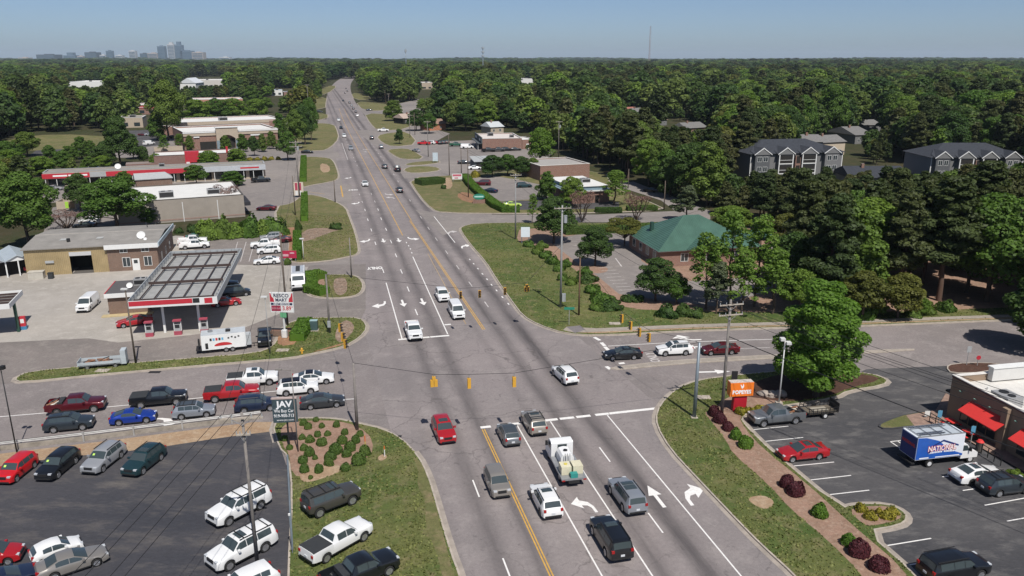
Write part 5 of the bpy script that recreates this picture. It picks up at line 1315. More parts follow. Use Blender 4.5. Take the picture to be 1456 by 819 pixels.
# white roofed store with beige wall
b, W = frame('white_roof_store', (170, 322), (349, 308), 'long beige walled store with flat white roof', 'building')
D = 24.0; H = 5.4
flat_building(b, W, D, H, mat('taupe_block', (.3, .265, .225), .9, var=.1, scale=.4), WROOF, .15, .25, mat('dark_coping', (.1, .09, .08), .7))
Q(b, 'plinth_band', mat('pink_band', (.3, .2, .165), .9), 0, W, -.05, 0, .5, .75)
for x in (.2, .5, .78): MB().tube((W * x, -.2, 0), (W * x, -.2, 4.6), .1, n=8).build('downpipe', TRIM, b)
ac_unit(b, W * .33, 3.5, H - .15, 3.2, 2, 1.5); ac_unit(b, W * .72, 4.5, H - .15, 2.8, 2, 1.3)
Q(b, 'brown_corner', DBRICK, W - .02, W + .03, .3, D, 0, H - .3); Q(b, 'porch', mat('black_awning', (.025, .025, .03), .8), W + .03, W + 1.6, 1, D * .5, 2.5, 3.3)
b, W = frame('grey_roof_shop', (195, 271), (246, 267.5), 'small grey gable roofed shop behind the white roofed store', 'building')
Q(b, 'wall', DBRICK, 0, W, 0, 6, 0, 3); MB().prism([(0, 0)] * 0 or [(-.3, 3), (W + .3, 3), (W + .3, 3.2), (-.3, 3.2)], -.3, 6.3).build('eave', GREYP, b)
mesh_obj('roof', [(-.3, -.3, 3.2), (W + .3, -.3, 3.2), (W + .3, 6.3, 3.2), (-.3, 6.3, 3.2), (-.3, 3, 4.6), (W - 1.5, 3, 4.6)], [(0, 1, 5, 4), (1, 2, 5), (2, 3, 4, 5), (3, 0, 4)], GREYP, b)
# strip mall
b, W = frame('strip_mall', (64, 268), (378, 253), 'long low strip mall with red and grey fascia', 'building')
D = 7.5; H = 4.6
flat_building(b, W, D, H, BEIGE, GREYROOF, .2, .25, GREYP)
Q(b, 'fascia', REDP, 0, W * .2, -1.6, -1.45, 3.0, 4.4); Q(b, 'fascia', GREYP, W * .2, W * .27, -1.6, -1.45, 3.0, 4.4); Q(b, 'fascia', REDP, W * .27, W * .68, -1.6, -1.45, 3.0, 4.4); Q(b, 'fascia', mat('pale_fascia', (.45, .47, .49), .6), W * .68, W + .1, -1.6, -1.45, 2.9, 4.6)
Q(b, 'canopy_roof', mat('grey_standing_seam', (.34, .35, .36), .5, .3), 0, W, -1.45, 0, 4.2, 4.35); Q(b, 'canopy_soffit', TRIM, 0, W, -1.45, 0, 2.9, 3.0)
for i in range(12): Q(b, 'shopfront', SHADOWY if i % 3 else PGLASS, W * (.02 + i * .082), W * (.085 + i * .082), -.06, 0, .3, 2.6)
for i in range(22): Q(b, 'canopy_post', TRIM, W * (.01 + i * .0465), W * (.01 + i * .0465) + .15, -1.4, -1.25, 0, 2.9)
for x, w in ((.045, .06), (.11, .08)): Q(b, 'sign_lettering', MATS['letter_white'], W * x, W * (x + w), -1.63, -1.6, 3.5, 3.95)
Q(b, 'sign_lettering', RED, W * .88, W * .97, -1.63, -1.6, 3.5, 3.95); dish(b, W * .32, 1.5, H, .9); ac_unit(b, W * .5, 4, H - .2)
# red brick diner with red tower
b, W = frame('brick_diner', (221, 243), (340, 237), 'brick diner with flat white roof and bright red entry tower', 'building')
flat_building(b, W, 14, 5.0, brick_mat('mauve_brick', (.2, .09, .07), (.25, .12, .09), (.25, .2, .18)), WROOF, .3, .25, mat('black_coping', (.03, .03, .03), .7))
Q(b, 'entry_tower', REDP, W * .36, W * .53, -.6, 2.5, 0, 6.0); Q(b, 'entry_door', SHADOWY, W * .42, W * .51, -.65, -.6, 0, 2.4); Q(b, 'door_frame', TRIM, W * .37, W * .41, -.65, -.6, 0, 2.6)
Q(b, 'red_sign_fin', REDP, W * .86, W * .885, 1, 1.3, 5, 7.2); Q(b, 'low_wing', MATS['mauve_brick'], -9, 0, 2, 8, 0, 2.4)
# brick store with arched entrance
b, W = frame('brick_superstore', (263, 214), (396, 207), 'brick superstore with white roof and arched beige entrance', 'building')
H = 7.5; D = 30
flat_building(b, W, D, H, BRICK, WROOF, .5, .4, TRIM)
Q(b, 'cornice', BEIGE, -.1, W + .1, -.35, 0, H - 1.8, H - .6); Q(b, 'cornice_cap', TRIM, -.2, W + .2, -.5, -.02, H - .6, H - .1)
x0, x1 = W * .33, W * .56
en = MB().prism([(x0, 0), (x0 + 1.2, 0), (x0 + 1.2, 4.3)] + [(x0 + 1.2 + (x1 - x0 - 2.4) * t, 4.3 + 1.5 * math.sin(math.pi * t)) for t in np.linspace(0.05, .95, 9)] + [(x1 - 1.2, 4.3), (x1 - 1.2, 0), (x1, 0), (x1, H + 1.3), (x0, H + 1.3)], -1.6, -.6).build('entrance_arch', BEIGE, b)
Q(b, 'entrance_cap', TRIM, x0 - .3, x1 + .3, -1.9, -.4, H + 1.3, H + 1.7)
for x in (x0, x1 - 1.2): Q(b, 'pier', mat('blue_grey_pier', (.2, .25, .28), .8), x - .05, x + 1.25, -1.75, -1.6, 0, 3.6)
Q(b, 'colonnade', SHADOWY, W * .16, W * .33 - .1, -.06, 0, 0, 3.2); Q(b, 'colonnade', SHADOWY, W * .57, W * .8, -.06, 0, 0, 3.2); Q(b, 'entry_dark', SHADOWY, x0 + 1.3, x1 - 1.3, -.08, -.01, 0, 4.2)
Q(b, 'side_fence', BEIGE, -12, -1, -2, -1.7, 0, 2.2); Q(b, 'sign_panel', TRIM, W * .1, W * .16, -.38, -.35, 5.0, 5.5); Q(b, 'sign_panel', TRIM, W * .7, W * .82, -.38, -.35, 4.9, 5.5)
b, W = frame('rear_store', (258, 197), (405, 190), 'long brick store with white roof behind the superstore', 'building')
flat_building(b, W, 30, 7.5, mat('pinkish_wall', (.4, .29, .24), .9), WROOF, .4, .4, TRIM); Q(b, 'brick_end', BRICK, W * .85, W + .05, -.1, 0, 0, 6.6)
Q(b, 'fascia_band', BEIGE, 0, W * .85, -.15, 0, 6, 7.4); ac_unit(b, W * .4, 8, 7.1, 4, 3, 1.6)
o, W = frame('brick_outbuilding', (224, 193), (246, 192), 'windowless brick outbuilding in the far store lot', 'building')
flat_building(o, W, 8, 4.2, BRICK, GREYROOF, .3, .25, TRIM)
# distant commercial roofs, left
def far_block(name, pl, pr, D, H, wall, roof, label, extra=None, g=None):
    b, W = frame(name, pl, pr, label, 'building', group=g)
    flat_building(b, W, D, H, wall, roof, .4, .4, TRIM)
    n = max(2, int(W / 6))
    for i in range(n):
        x = W * (i + .25) / n
        Q(b, 'window', PGLASS, x, x + W / n * .5, -.05, 0, .8, min(H - 1, 2.8))
    ac_unit(b, W * .4, D * .4, H - .4, 3, 2, 1.4)
    if extra: extra(b, W)
    return b
far_block('distant_shop', (196, 163), (222, 162.4), 25, 6.5, BRICK, WROOF, 'brick shop with red striped band far left', lambda b, W: (Q(b, 'red_band', REDP, 0, W, -.15, -.06, 4.2, 5.6), Q(b, 'white_band', TRIM, 0, W, -.2, -.15, 4.7, 5.0)))
far_block('distant_shop', (276, 154), (346, 152.5), 30, 6.5, mat('salmon_wall', (.42, .22, .16), .9), WROOF, 'long salmon walled shop row with white roof behind trees')
far_block('distant_shop', (170, 182), (204, 181.2), 18, 5.5, BEIGE, GREYROOF, 'beige terrace with pale front behind the big dark tree')
far_block('distant_warehouse', (98, 127), (150, 126.7), 60, 9, TRIM, WROOF, 'long pale warehouse in the far left woods')
far_block('distant_warehouse', (270, 124), (318, 123.7), 60, 9, mat('pale_siding', (.55, .52, .48), .8), WROOF, 'pale warehouse far beyond the shop row')
far_block('distant_shop', (386, 136), (402, 135.8), 20, 5.5, TRIM, mat('blue_roof', (.1, .25, .45), .6), 'small white shop with blue roof beside the far road')
far_block('distant_shop', (404, 139), (418, 138.8), 18, 5.5, BRICK, mat('blue_roof', (.1, .25, .45), .6), 'small brick shop with blue roof beside the far road')
b, W = frame('gabled_barn', (256, 128), (279, 127.9), 'white gabled hall far beyond the shop rows', 'building')
Q(b, 'wall', TRIM, 0, W, 0, 40, 0, 8); MB().prism([(-.5, 8), (W / 2, 14), (W + .5, 8)], -.5, 40).build('roof', mat('pale_roof', (.6, .62, .64), .6), b)
# dumpster enclosure
b, W = frame('bin_enclosure', (81, 298), (109, 297), 'beige walled bin enclosure with a lime green bin', 'enclosure')
for a_ in ((0, W, 0, .2), (0, .2, .2, 5), (W - .2, W, .2, 5), (0, W, 4.8, 5)): Q(b, 'wall', BEIGE, *a_, 0, 2.0)
Q(b, 'bin', mat('lime_bin', (.35, .6, .06), .6), W * .45, W * .62, -.1, 0, .3, 1.9); Q(b, 'gate', mat('wood_gate', (.3, .2, .12), .9), W * .63, W * .92, -.08, 0, .1, 1.9)

# restaurant at right edge
b, W = frame('restaurant', (1345, 592), (1434, 645), 'brown stuccoed restaurant with red awnings and white roof', 'building')
W = 22.0; D = 14.0; H = 4.75
BROWN = mat('brown_stucco', (.27, .195, .135), .9, var=.08, scale=.6)
flat_building(b, W, D, H, BROWN, mat('white_roof_deck', (.6, .58, .54), .8, var=.1), .75, .3, mat('cream_coping', (.66, .63, .58), .7))
Q(b, 'coping_line', mat('maroon_line', (.1, .03, .025), .7), -.05, W, -.05, -.002, H - .14, H - .01)
Q(b, 'raised_parapet', mat('parapet_cream', (.6, .59, .56), .8, var=.05), .35, 1.0, 4.0, D - .4, H - .6, H + .8); Q(b, 'parapet_cap', TRIM, .25, 1.1, 3.9, D - .3, H + .8, H + .95)
q = Matrix.Rotation(-b.rotation_euler.z, 4, 'Z') @ (G(1408, 580, H - .75) - b.location); ac_unit(b, q.x - 1.6, q.y + 1.3, H - .75, 2.2, 1.8, 1.1); ac_unit(b, q.x + 5, q.y + 2, H - .75, 2.2, 1.8, 1.1)
for q in ((2.5, 2.2), (4.6, 1.6), (8.5, 1.8)): MB().tube((q[0], q[1], H - .75), (q[0], q[1], H - .45), .12, n=8).build('vent_pipe', TRIM, b)
AWN = mat('red_awning', (.62, .035, .03), .7, var=.06)
def lx(b, px, z):
    q = Matrix.Rotation(-b.rotation_euler.z, 4, 'Z') @ (G(*px, z) - b.location)
    return q.x
for x0, x1, z in ((lx(b, (1365, 571), 3.2), lx(b, (1421, 600), 3.2), 3.2), (lx(b, (1437, 611), 3.2), lx(b, (1500, 645), 3.2), 3.2)):
    mesh_obj('awning', [(x0, -1.5, z - .9), (x1, -1.5, z - .9), (x1, -.02, z), (x0, -.02, z), (x0, -1.5, z - .98), (x1, -1.5, z - .98), (x1, -.02, z - .08), (x0, -.02, z - .08)], [(0, 1, 2, 3), (7, 6, 5, 4), (4, 5, 1, 0), (5, 6, 2, 1), (7, 4, 0, 3)], AWN, b)
for x in (1.9, 3.1, 4.3, 5.5, 9.3, 10.6): window(b, x, .5, 1.05, 1.75, -.002, M_PLAST, mull=0)
for x in (1.6, 3.6, 5.6, 8.8): MB().tube((x, -.02, 3.5), (x, -.35, 3.7), .05, n=6).build('gooseneck_lamp', mat('verdigris', (.2, .4, .33), .6), b)
Q(b, 'pier', BROWN, 7.3, 8.0, -.5, 0, 0, H - .3)
Q(b, 'side_awning', M_PLAST, -1.2, 0, .5, 2.0, 2.4, 2.6)
# patio tables, bin and railings
def local(b, x, y, z=0.0): return Matrix.Translation(b.location) @ Matrix.Rotation(b.rotation_euler.z, 4, 'Z') @ Vector((x, y, z))
for i, (x, y) in enumerate(((2.6, -1.6), (5.2, -1.7))):
    t = tag(empty('patio_table', local(b, x, y, .14), b.rotation_euler.z), ['red patio table near the frontage bed', 'red patio table near the patio bin'][i], 'table', 'red tables on the restaurant patio')
    Q(t, 'table_top', AWN, -.6, .6, -.4, .4, .72, .77); Q(t, 'bench', AWN, -.6, .6, -.85, -.6, .42, .47); Q(t, 'bench', AWN, -.6, .6, .6, .85, .42, .47)
    for sx in (-.4, .36): Q(t, 'leg', BLK, sx, sx + .06, -.7, .7, 0, .4); Q(t, 'post', BLK, sx, sx + .06, -.05, .05, .4, .72)
t = tag(empty('patio_bin', local(b, 7.6, -2.6, .14)), 'red topped bin on the restaurant patio', 'bin')
MB().tube((0, 0, 0), (0, 0, .95), .32, n=14).build('bin_body', mat('dark_bin', (.08, .07, .06), .8), t); MB().tube((0, 0, .95), (0, 0, 1.15), .36, .2, n=14).build('bin_lid', AWN, t)
for i, (x0, x1) in enumerate(((1.0, 3.6), (8.2, 10.6))):
    t = tag(empty('patio_railing', local(b, x0, -2.9, .14), b.rotation_euler.z), ['black railing beside the frontage bed', 'black railing beside the patio bin'][i], 'railing')
    for k in range(4): Q(t, 'post', BLK, k * (x1 - x0) / 3, k * (x1 - x0) / 3 + .06, -.03, .03, 0, 1.0)
    Q(t, 'top_rail', BLK, 0, x1 - x0 + .06, -.03, .03, 1.0, 1.06); Q(t, 'mid_rail', BLK, 0, x1 - x0 + .06, -.02, .02, .5, .54)
def sign_post(px, ph, w, h, m, label, name='road_sign', ang=0.0, shape=None, txt=None, m2=None, z0=0.0, sides=1):
    g = G(*px, z0); t = tag(empty(name, g, ang), label, 'sign')
    MB().tube((0, 0, 0), (0, 0, ph), .045, n=6).build('post', MGAL, t)
    if shape == 'oct':
        k = [(w / 2 * math.cos(a + math.pi / 8), ph - w / 2 + w / 2 * math.sin(a + math.pi / 8)) for a in np.arange(8) * math.pi / 4]
        MB().prism(k, -.08, -.05).build('panel', m, t)
    else: Q(t, 'panel', m, -w / 2, w / 2, -.08, -.05, ph - h, ph)
    if txt: text_obj(txt, m2 or MATS['letter_white'], t, (0, -.09, ph - h / 2), (math.pi / 2, 0, 0), h * .5, .005, .8)
    return t
LBL = mat('accessible_blue', (.1, .3, .45), .6, var=0)
sign_post((1333, 607), 1.9, .45, .8, LBL, 'blue parking sign by the frontage bed'); sign_post((1380, 630), 1.9, .45, .8, LBL, 'blue parking sign beside the box truck'); sign_post((1317, 595), .9, .55, .6, TRIM, 'white square notice at the restaurant corner')
sign_post((1374, 520), 2.6, .55, .8, GREYP, 'grey sign on a post at the lot entrance'); sign_post((1389, 521), 1.5, .6, .6, REDP, 'red stop sign at the lot entrance', shape='oct')
# motor shop
b, W = frame('motor_shop', (686, 213), (742, 212), 'brick motor shop with dark front gable and white roof', 'building')
D = 24.0; H = 4.6
flat_building(b, W, D, H, BRICK, mat('pinkish_white_roof', (.6, .55, .51), .8), .3, .25, TRIM)
DKG = mat('dark_grey_siding', (.07, .08, .085), .8)
Q(b, 'dark_front', DKG, -.5, -.02, -.3, D, 2.6, H + .5); Q(b, 'front_windows', SHADOWY, -.06, -.01, .5, D - .5, .2, 2.5); Q(b, 'front_overhang', DKG, -2.0, -.5, -.3, D, 2.5, 2.7)
for y in (3, 16): Q(b, 'sign_panel', TRIM, -.55, -.5, y, y + 4.5, 3.4, 4.3)
for y in (.2, 6, 12, 18, 23): Q(b, 'porch_post', TRIM, -1.9, -1.75, y, y + .15, 0, 2.5)
ac_unit(b, W * .25, 14, H - .3, 2.4, 2, 1.5); ac_unit(b, W * .75, 6, H - .3, 1.8, 1.6, 1.2); Q(b, 'door', TRIM, W * .97, W * .97 + .01, -.05, 0, 0, 2.2)
b2, W2 = frame('motor_shop_annex', (742.5, 212), (762, 211), 'low brick annex behind the motor shop', 'building'); flat_building(b2, W2, 12, 3.9, BRICK, WROOF, .2, .25, TRIM); Q(b2, 'door', TRIM, W2 * .3, W2 * .3 + 1.1, -.06, 0, 0, 2.2); Q(b2, 'window', PGLASS, W2 * .6, W2 * .6 + 1.5, -.05, 0, 1, 2.2)
b, W = frame('open_shed', (675, 241), (702, 240), 'dark roofed shed beside the parked white sedan', 'building')
Q(b, 'wall', DKG, 0, W, .2, 7, 0, 2.6); mesh_obj('roof', [(-.3, -.3, 2.6), (W + .3, -.3, 2.6), (W + .3, 7.3, 3.6), (-.3, 7.3, 3.6), (-.3, -.3, 2.75), (W + .3, -.3, 2.75), (W + .3, 7.3, 3.75), (-.3, 7.3, 3.75)], [(3, 2, 1, 0), (4, 5, 6, 7), (0, 1, 5, 4), (1, 2, 6, 5), (2, 3, 7, 6), (3, 0, 4, 7)], GREYP, b); Q(b, 'door', SHADOWY, W * .1, W * .6, .14, .2, 0, 2.2)
# brick shop with white roof and plain brick block behind
b, W = frame('brick_shop', (812, 291), (866, 288), 'brick shop with bright white roof and blue-grey eaves', 'building')
D = 19; H = 4.4
Q(b, 'wall', BRICK, 0, W, 0, D, 0, 3.4)
EAV = mat('blue_grey_eave', (.2, .27, .31), .6)
Q(b, 'eave', EAV, -.5, W + .5, -.5, D + .5, 3.4, 3.6); Q(b, 'upper_wall', EAV, .5, W - .5, .5, D - .5, 3.6, 4.5); Q(b, 'roof', WROOF, .2, W - .2, .2, D - .2, 4.5, 4.62); Q(b, 'eave_trim', TRIM, -.55, W + .55, -.56, -.5, 3.3, 3.62)
ac_unit(b, W * .5, 6, 4.62, 2.4, 2, 1.1); do = Q(b, 'door', SHADOWY, W * .62, W * .62 + 1.1, -.06, 0, 0, 2.2); Q(b, 'side_eave', EAV, -1.3, -.5, 0, D, 3.3, 3.45)
b, W = frame('plain_brick_block', (768, 258), (838, 254), 'plain brick block with grey gravel roof behind the white roofed shop', 'building')
flat_building(b, W, 18, 4.8, BRICK, mat('gravel_roof', (.33, .31, .29), .95, var=.15), .25, .3, mat('cream_coping', (.6, .55, .48), .8))
# bank with green hipped roof
nl = G(938, 381) ; fl = G(903, 358)
dv = (nl - fl); dv.z = 0; dv.normalize(); px_ = Vector((-dv.y, dv.x, 0))
b, W = frame('bank', nl, nl + px_ * 19.5, 'brick bank with green hipped metal roof behind slender trees', 'building')
D = 16.5; H = 3.1
GRN = rib_mat('green_metal_roof', (.075, .155, .115), .4, .35, 0, .45, .25)
Q(b, 'wall', BRICK, 0, W, 0, D, .12, H); Q(b, 'eave_trim', TRIM, -.62, W + .62, -.62, D + .62, H, H + .16)
e = .75
rv = [(-e, -e, H + .16), (W + e, -e, H + .16), (W + e, D + e, H + .16), (-e, D + e, H + .16), (W * .4, D * .5, H + 4.9), (W * .56, D * .5, H + 4.9)]
mesh_obj('roof', rv, [(0, 1, 5, 4), (1, 2, 5), (2, 3, 4, 5), (3, 0, 4), (3, 2, 1, 0)], GRN, b)
mesh_obj('roof_dormer', [(W * .25, -e - .4, H + .3), (W * .7, -e - .4, H + .3), (W * .475, -e - .4, H + 2.3), (W * .25, 4, H + .3), (W * .7, 4, H + .3), (W * .475, 5.5, H + 2.3)], [(0, 1, 2), (0, 2, 5, 3), (2, 1, 4, 5)], GRN, b)
MB().tube((2.2, D * .62, H + 1.5), (2.2, D * .62, H + 3.4), .4, n=10).build('roof_vent', mat('dark_green_vent', (.02, .06, .045), .6), b)
for i in range(4): side_window(b, 0, 2.0 + i * 3.6, 1.0, 1.5, 1.6, d=-.06)
for x in (4, 9, 14): window(b, x, 1.0, 1.5, 1.6, 0)
Q(b, 'drive_through_canopy', GRN, W + .8, W + 7, 4, 12, H + .1, H + .5)
for y in (4.3, 11.4): Q(b, 'canopy_pier', BRICK, W + 6, W + 6.7, y, y + .6, .12, H + .1)
# apartments
SID = mat('grey_siding', (.17, .17, .17), .8, var=.06); SHG = mat('charcoal_shingle', (.032, .036, .045), .9, var=.25, scale=1.5)
def apartment(pl, pr, label, D=18, rot=None):
    b, W = frame('apartment_block', pl, pr, label, 'building', group='three storey apartment blocks in the woods')
    H = 9.2
    Q(b, 'wall', SID, 0, W, 0, D, 0, H)
    e = .7
    mesh_obj('roof', [(-e, -e, H), (W + e, -e, H), (W + e, D + e, H), (-e, D + e, H), (D * .45, D * .5, H + 3.4), (W - D * .45, D * .5, H + 3.4)], [(0, 1, 5, 4), (1, 2, 5), (2, 3, 4, 5), (3, 0, 4), (3, 2, 1, 0)], SHG, b)
    n = 4
    for i in range(n):
        x0 = W * (i + .12) / n; w = W / n * .62
        bay = Q(b, 'bay', SID if i % 2 else mat('slate_siding', (.1, .105, .11), .8), x0, x0 + w, -1.4, -.01, 0, H - .2)
        g = MB().prism([(x0 - .3, H - .2), (x0 + w + .3, H - .2), (x0 + w / 2, H + 1.6)], -1.6, -1.4).build('gable', SID, b)
        MB().prism([(x0 - .5, H - .3), (x0 - .5, H - .05), (x0 + w / 2, H + 1.95), (x0 + w + .5, H - .05), (x0 + w + .5, H - .3), (x0 + w / 2, H + 1.65)], -1.75, -1.6).build('gable_trim', TRIM, g)
        mesh_obj('gable_roof', [(x0 - .5, -1.75, H - .1), (x0 + w / 2, -1.75, H + 1.9), (x0 + w + .5, -1.75, H - .1), (x0 - .5, 1.0, H + .7), (x0 + w / 2, 5, H + 1.9), (x0 + w + .5, 1.0, H + .7)], [(0, 1, 4, 3), (1, 2, 5, 4)], SHG, g)
        for f in range(3):
            z = .3 + f * 3.0
            if i in (1, 2):
                bc = Q(b, 'balcony', SHADOWY, x0 + .3, x0 + w - .3, -1.45, -1.4, z, z + 2.4)
                Q(bc, 'railing', TRIM, x0 + .3, x0 + w - .3, -1.52, -1.46, z + .9, z + 1.0)
                Q(bc, 'slab', TRIM, x0, x0 + w, -1.6, -1.4, z - .28, z - .02)
                for xx in (x0, x0 + w - .3): Q(bc, 'column', TRIM, xx, xx + .3, -1.55, -1.4, z, z + 2.7)
            else:
                window(b, x0 + w * .15, z + .6, w * .3, 1.5, -1.4); window(b, x0 + w * .55, z + .6, w * .3, 1.5, -1.4)
    Q(b, 'brick_stair', BRICK, W * .47, W * .53, -.9, -.01, 0, H - .8)
    for f in range(3): Q(b, 'stair_opening', SHADOWY, W * .48, W * .52, -.95, -.9, .4 + f * 2.9, 2.6 + f * 2.9)
    for x in (0, W - .25): Q(b, 'corner_board', TRIM, x, x + .25, -.06, 0, 0, H)
    return b
apartment((1064, 262), (1194, 258), 'grey three storey apartment block beside the tall pines with white gables')
apartment((1318, 268), (1448, 268), 'grey three storey apartment block with brick stairwell and white gables', 16)
def house(name, pl, pr, D, H, wall, roof, label, rh=2.4, g='houses in the woods'):
    b, W = frame(name, pl, pr, label, 'house', group=g)
    Q(b, 'wall', wall, 0, W, 0, D, 0, H)
    mesh_obj('roof', [(-.5, -.5, H), (W + .5, -.5, H), (W + .5, D + .5, H), (-.5, D + .5, H), (0, D / 2, H + rh), (W, D / 2, H + rh)], [(0, 1, 5, 4), (1, 2, 5), (2, 3, 4, 5), (3, 0, 4), (3, 2, 1, 0)], roof, b)
    n = max(2, int(W / 4))
    for i in range(n): window(b, W * (i + .3) / n, .9, 1.2, 1.3, 0)
    Q(b, 'chimney', BRICK, W * .3, W * .3 + .8, D * .4, D * .4 + .8, H + .5, H + rh + .8)
    return b
GSH = mat('grey_shingle', (.16, .155, .15), .9, var=.2); BSH = mat('brown_shingle', (.25, .16, .12), .9, var=.2)
house('clubhouse', (1208, 268), (1292, 268), 14, 3.2, SID, SHG, 'low charcoal hipped roof between the apartment blocks', 2.6)
house('townhouse', (1140, 224), (1168, 224), 11, 6, SID, GSH, 'grey roofed townhouse with dark gable behind the apartments'); house('townhouse', (1166, 222), (1200, 220), 10, 5.2, mat('tudor_cream', (.5, .42, .32), .9), GSH, 'cream walled townhouse with grey roof behind the apartments')
house('townhouse', (1215, 205), (1240, 204), 20, 4, SID, GSH, 'grey roofed house on the drive behind the apartments', 3); house('townhouse', (1222, 188), (1252, 187), 12, 3.5, SID, GSH, 'flat grey roofed house at the top of the apartment drive')
house('bungalow', (886, 166), (908, 165), 11, 3.4, BEIGE, mat('red_roof', (.3, .12, .09), .9), 'red roofed bungalow deep in the pine woods'); house('bungalow', (904, 169), (918, 168), 10, 4, mat('tan_siding', (.45, .32, .18), .9), GSH, 'tan sided bungalow beside the red roofed one')
house('bungalow', (936, 179), (948, 178), 9, 3.2, SID, BSH, 'small grey house in a forest clearing'); house('bungalow', (975, 196), (1004, 194), 10, 4.5, DBRICK, GSH, 'dark house behind parked trucks in the clearing'); house('bungalow', (1182, 178), (1200, 177), 9, 4, BRICK, GSH, 'red brick house high behind the townhouses')
house('bungalow', (610, 186), (634, 184.5), 9, 3.3, mat('orange_brick', (.42, .18, .1), .9), BSH, 'orange brick bungalow behind the motor shop yard', g='low houses beside the far road'); house('bungalow', (574, 177), (608, 175), 11, 3.4, SHADOWY, mat('tan_shingle', (.4, .31, .26), .9), 'low dark bungalow with tan roof beside the far road', g='low houses beside the far road')
house('bungalow', (698, 190), (716, 189), 10, 3.2, BEIGE, mat('pale_grey_roof', (.45, .47, .48), .8), 'pale roofed house in trees behind the motor shop', g='low houses beside the far road')
far_block('distant_shop', (553, 141), (584, 140.6), 24, 7, BRICK, WROOF, 'brick workshop with white roof beside the far road', lambda b, W: Q(b, 'bay_door', SHADOWY, W * .2, W * .42, -.1, -.06, 0, 4.5))
far_block('distant_warehouse', (548, 125), (562, 124.9), 40, 8, TRIM, WROOF, 'white walled block at the far road bend'); far_block('distant_warehouse', (600, 127), (615, 126.9), 40, 8, BEIGE, WROOF, 'pale block in trees right of the far road'); far_block('distant_warehouse', (740, 121), (760, 120.5), 60, 9, TRIM, WROOF, 'white block deep in the right hand woods'); far_block('distant_shop', (575, 128), (592, 127.9), 20, 7, TRIM, WROOF, 'white shop behind the brick workshop')
far_block('distant_warehouse', (640, 117), (652, 116.5), 50, 9, TRIM, WROOF, 'small white warehouse far right of the road')
# downtown
def tower(px0, px1, ytop, d, wall, glassy, label, crown=None):
    x0, x1 = (px0 - 728) / FPX * d / CP * 1.0, (px1 - 728) / FPX * d / CP
    Yd = d
    x0, x1 = (px0 - 728) / FPX * (Yd * CP), (px1 - 728) / FPX * (Yd * CP)
    H = CAMH + (HORY - ytop) / FPX * Yd * 1.0
    t = tag(empty('office_tower', (x0, Yd, 0)), label, 'tower', 'downtown towers on the horizon')
    W = x1 - x0; D = W * .8
    Q(t, 'shaft', wall, 0, W, 0, D, 0, H)
    n = max(3, int(H / 14))
    for i in range(n): Q(t, 'window_band', glassy, W * .04, W * .96, -1.0, 0, H * .1 + i * H * .86 / n, H * .1 + (i + .6) * H * .86 / n)
    Q(t, 'roof_plant', wall, W * .3, W * .7, D * .3, D * .7, H, H + 6)
    if crown: Q(t, 'crown', wall, W * .25, W * .75, D * .2, D * .8, H, H + crown)
    return t
TW = {'pale': mat('pale_tower', (.5, .5, .5), .8, var=0), 'blue': mat('blue_tower', (.12, .17, .22), .4, var=0), 'tan': mat('tan_tower', (.42, .36, .32), .8, var=0), 'dark': mat('dark_tower', (.06, .075, .09), .5, var=0)}
TG = mat('tower_glass', (.08, .12, .16), .2, var=0)
for px0, px1, yt, c, lb, cr in ((52, 78, 78, 'dark', 'wide dark slab building left of the downtown skyline', None), (90, 107, 79, 'blue', 'stepped blue-grey office block in the skyline', 25), (121, 138, 75, 'dark', 'dark square office tower in the skyline', None), (142, 150, 78.5, 'pale', 'small pale office block beside the dark square tower', None), (151.5, 160, 73, 'blue', 'narrow blue tower in the skyline', None), (164, 174, 79, 'pale', 'low white block in the skyline', None), (184, 193, 73, 'pale', 'narrow white tower in the skyline', None), (199.5, 210, 76.5, 'dark', 'dark low tower beside the narrow white one', None), (210.5, 224, 76, 'tan', 'tan office block before the tallest towers', None),
                                ((225, 235, 67, 'blue', 'tall blue glass tower in the skyline', None)), (239.5, 249, 64.5, 'pale', 'tall pale stone tower in the skyline', 18), (249.5, 260, 65.5, 'blue', 'tallest glass tower with spire in the skyline', 30), (257, 273, 73, 'blue', 'broad blue glass block at the skyline end', None), (273.5, 289, 75, 'tan', 'broad brown block ending the skyline', None), (26, 40, 82, 'tan', 'low tan block far left on the horizon', None), (312, 326, 81.5, 'pale', 'low white building right of the skyline', None), (110, 118, 80, 'tan', 'small tan block beside the dark square tower', None)):
    tower(px0, px1, yt, 7600, TW[c], TG, lb, cr)
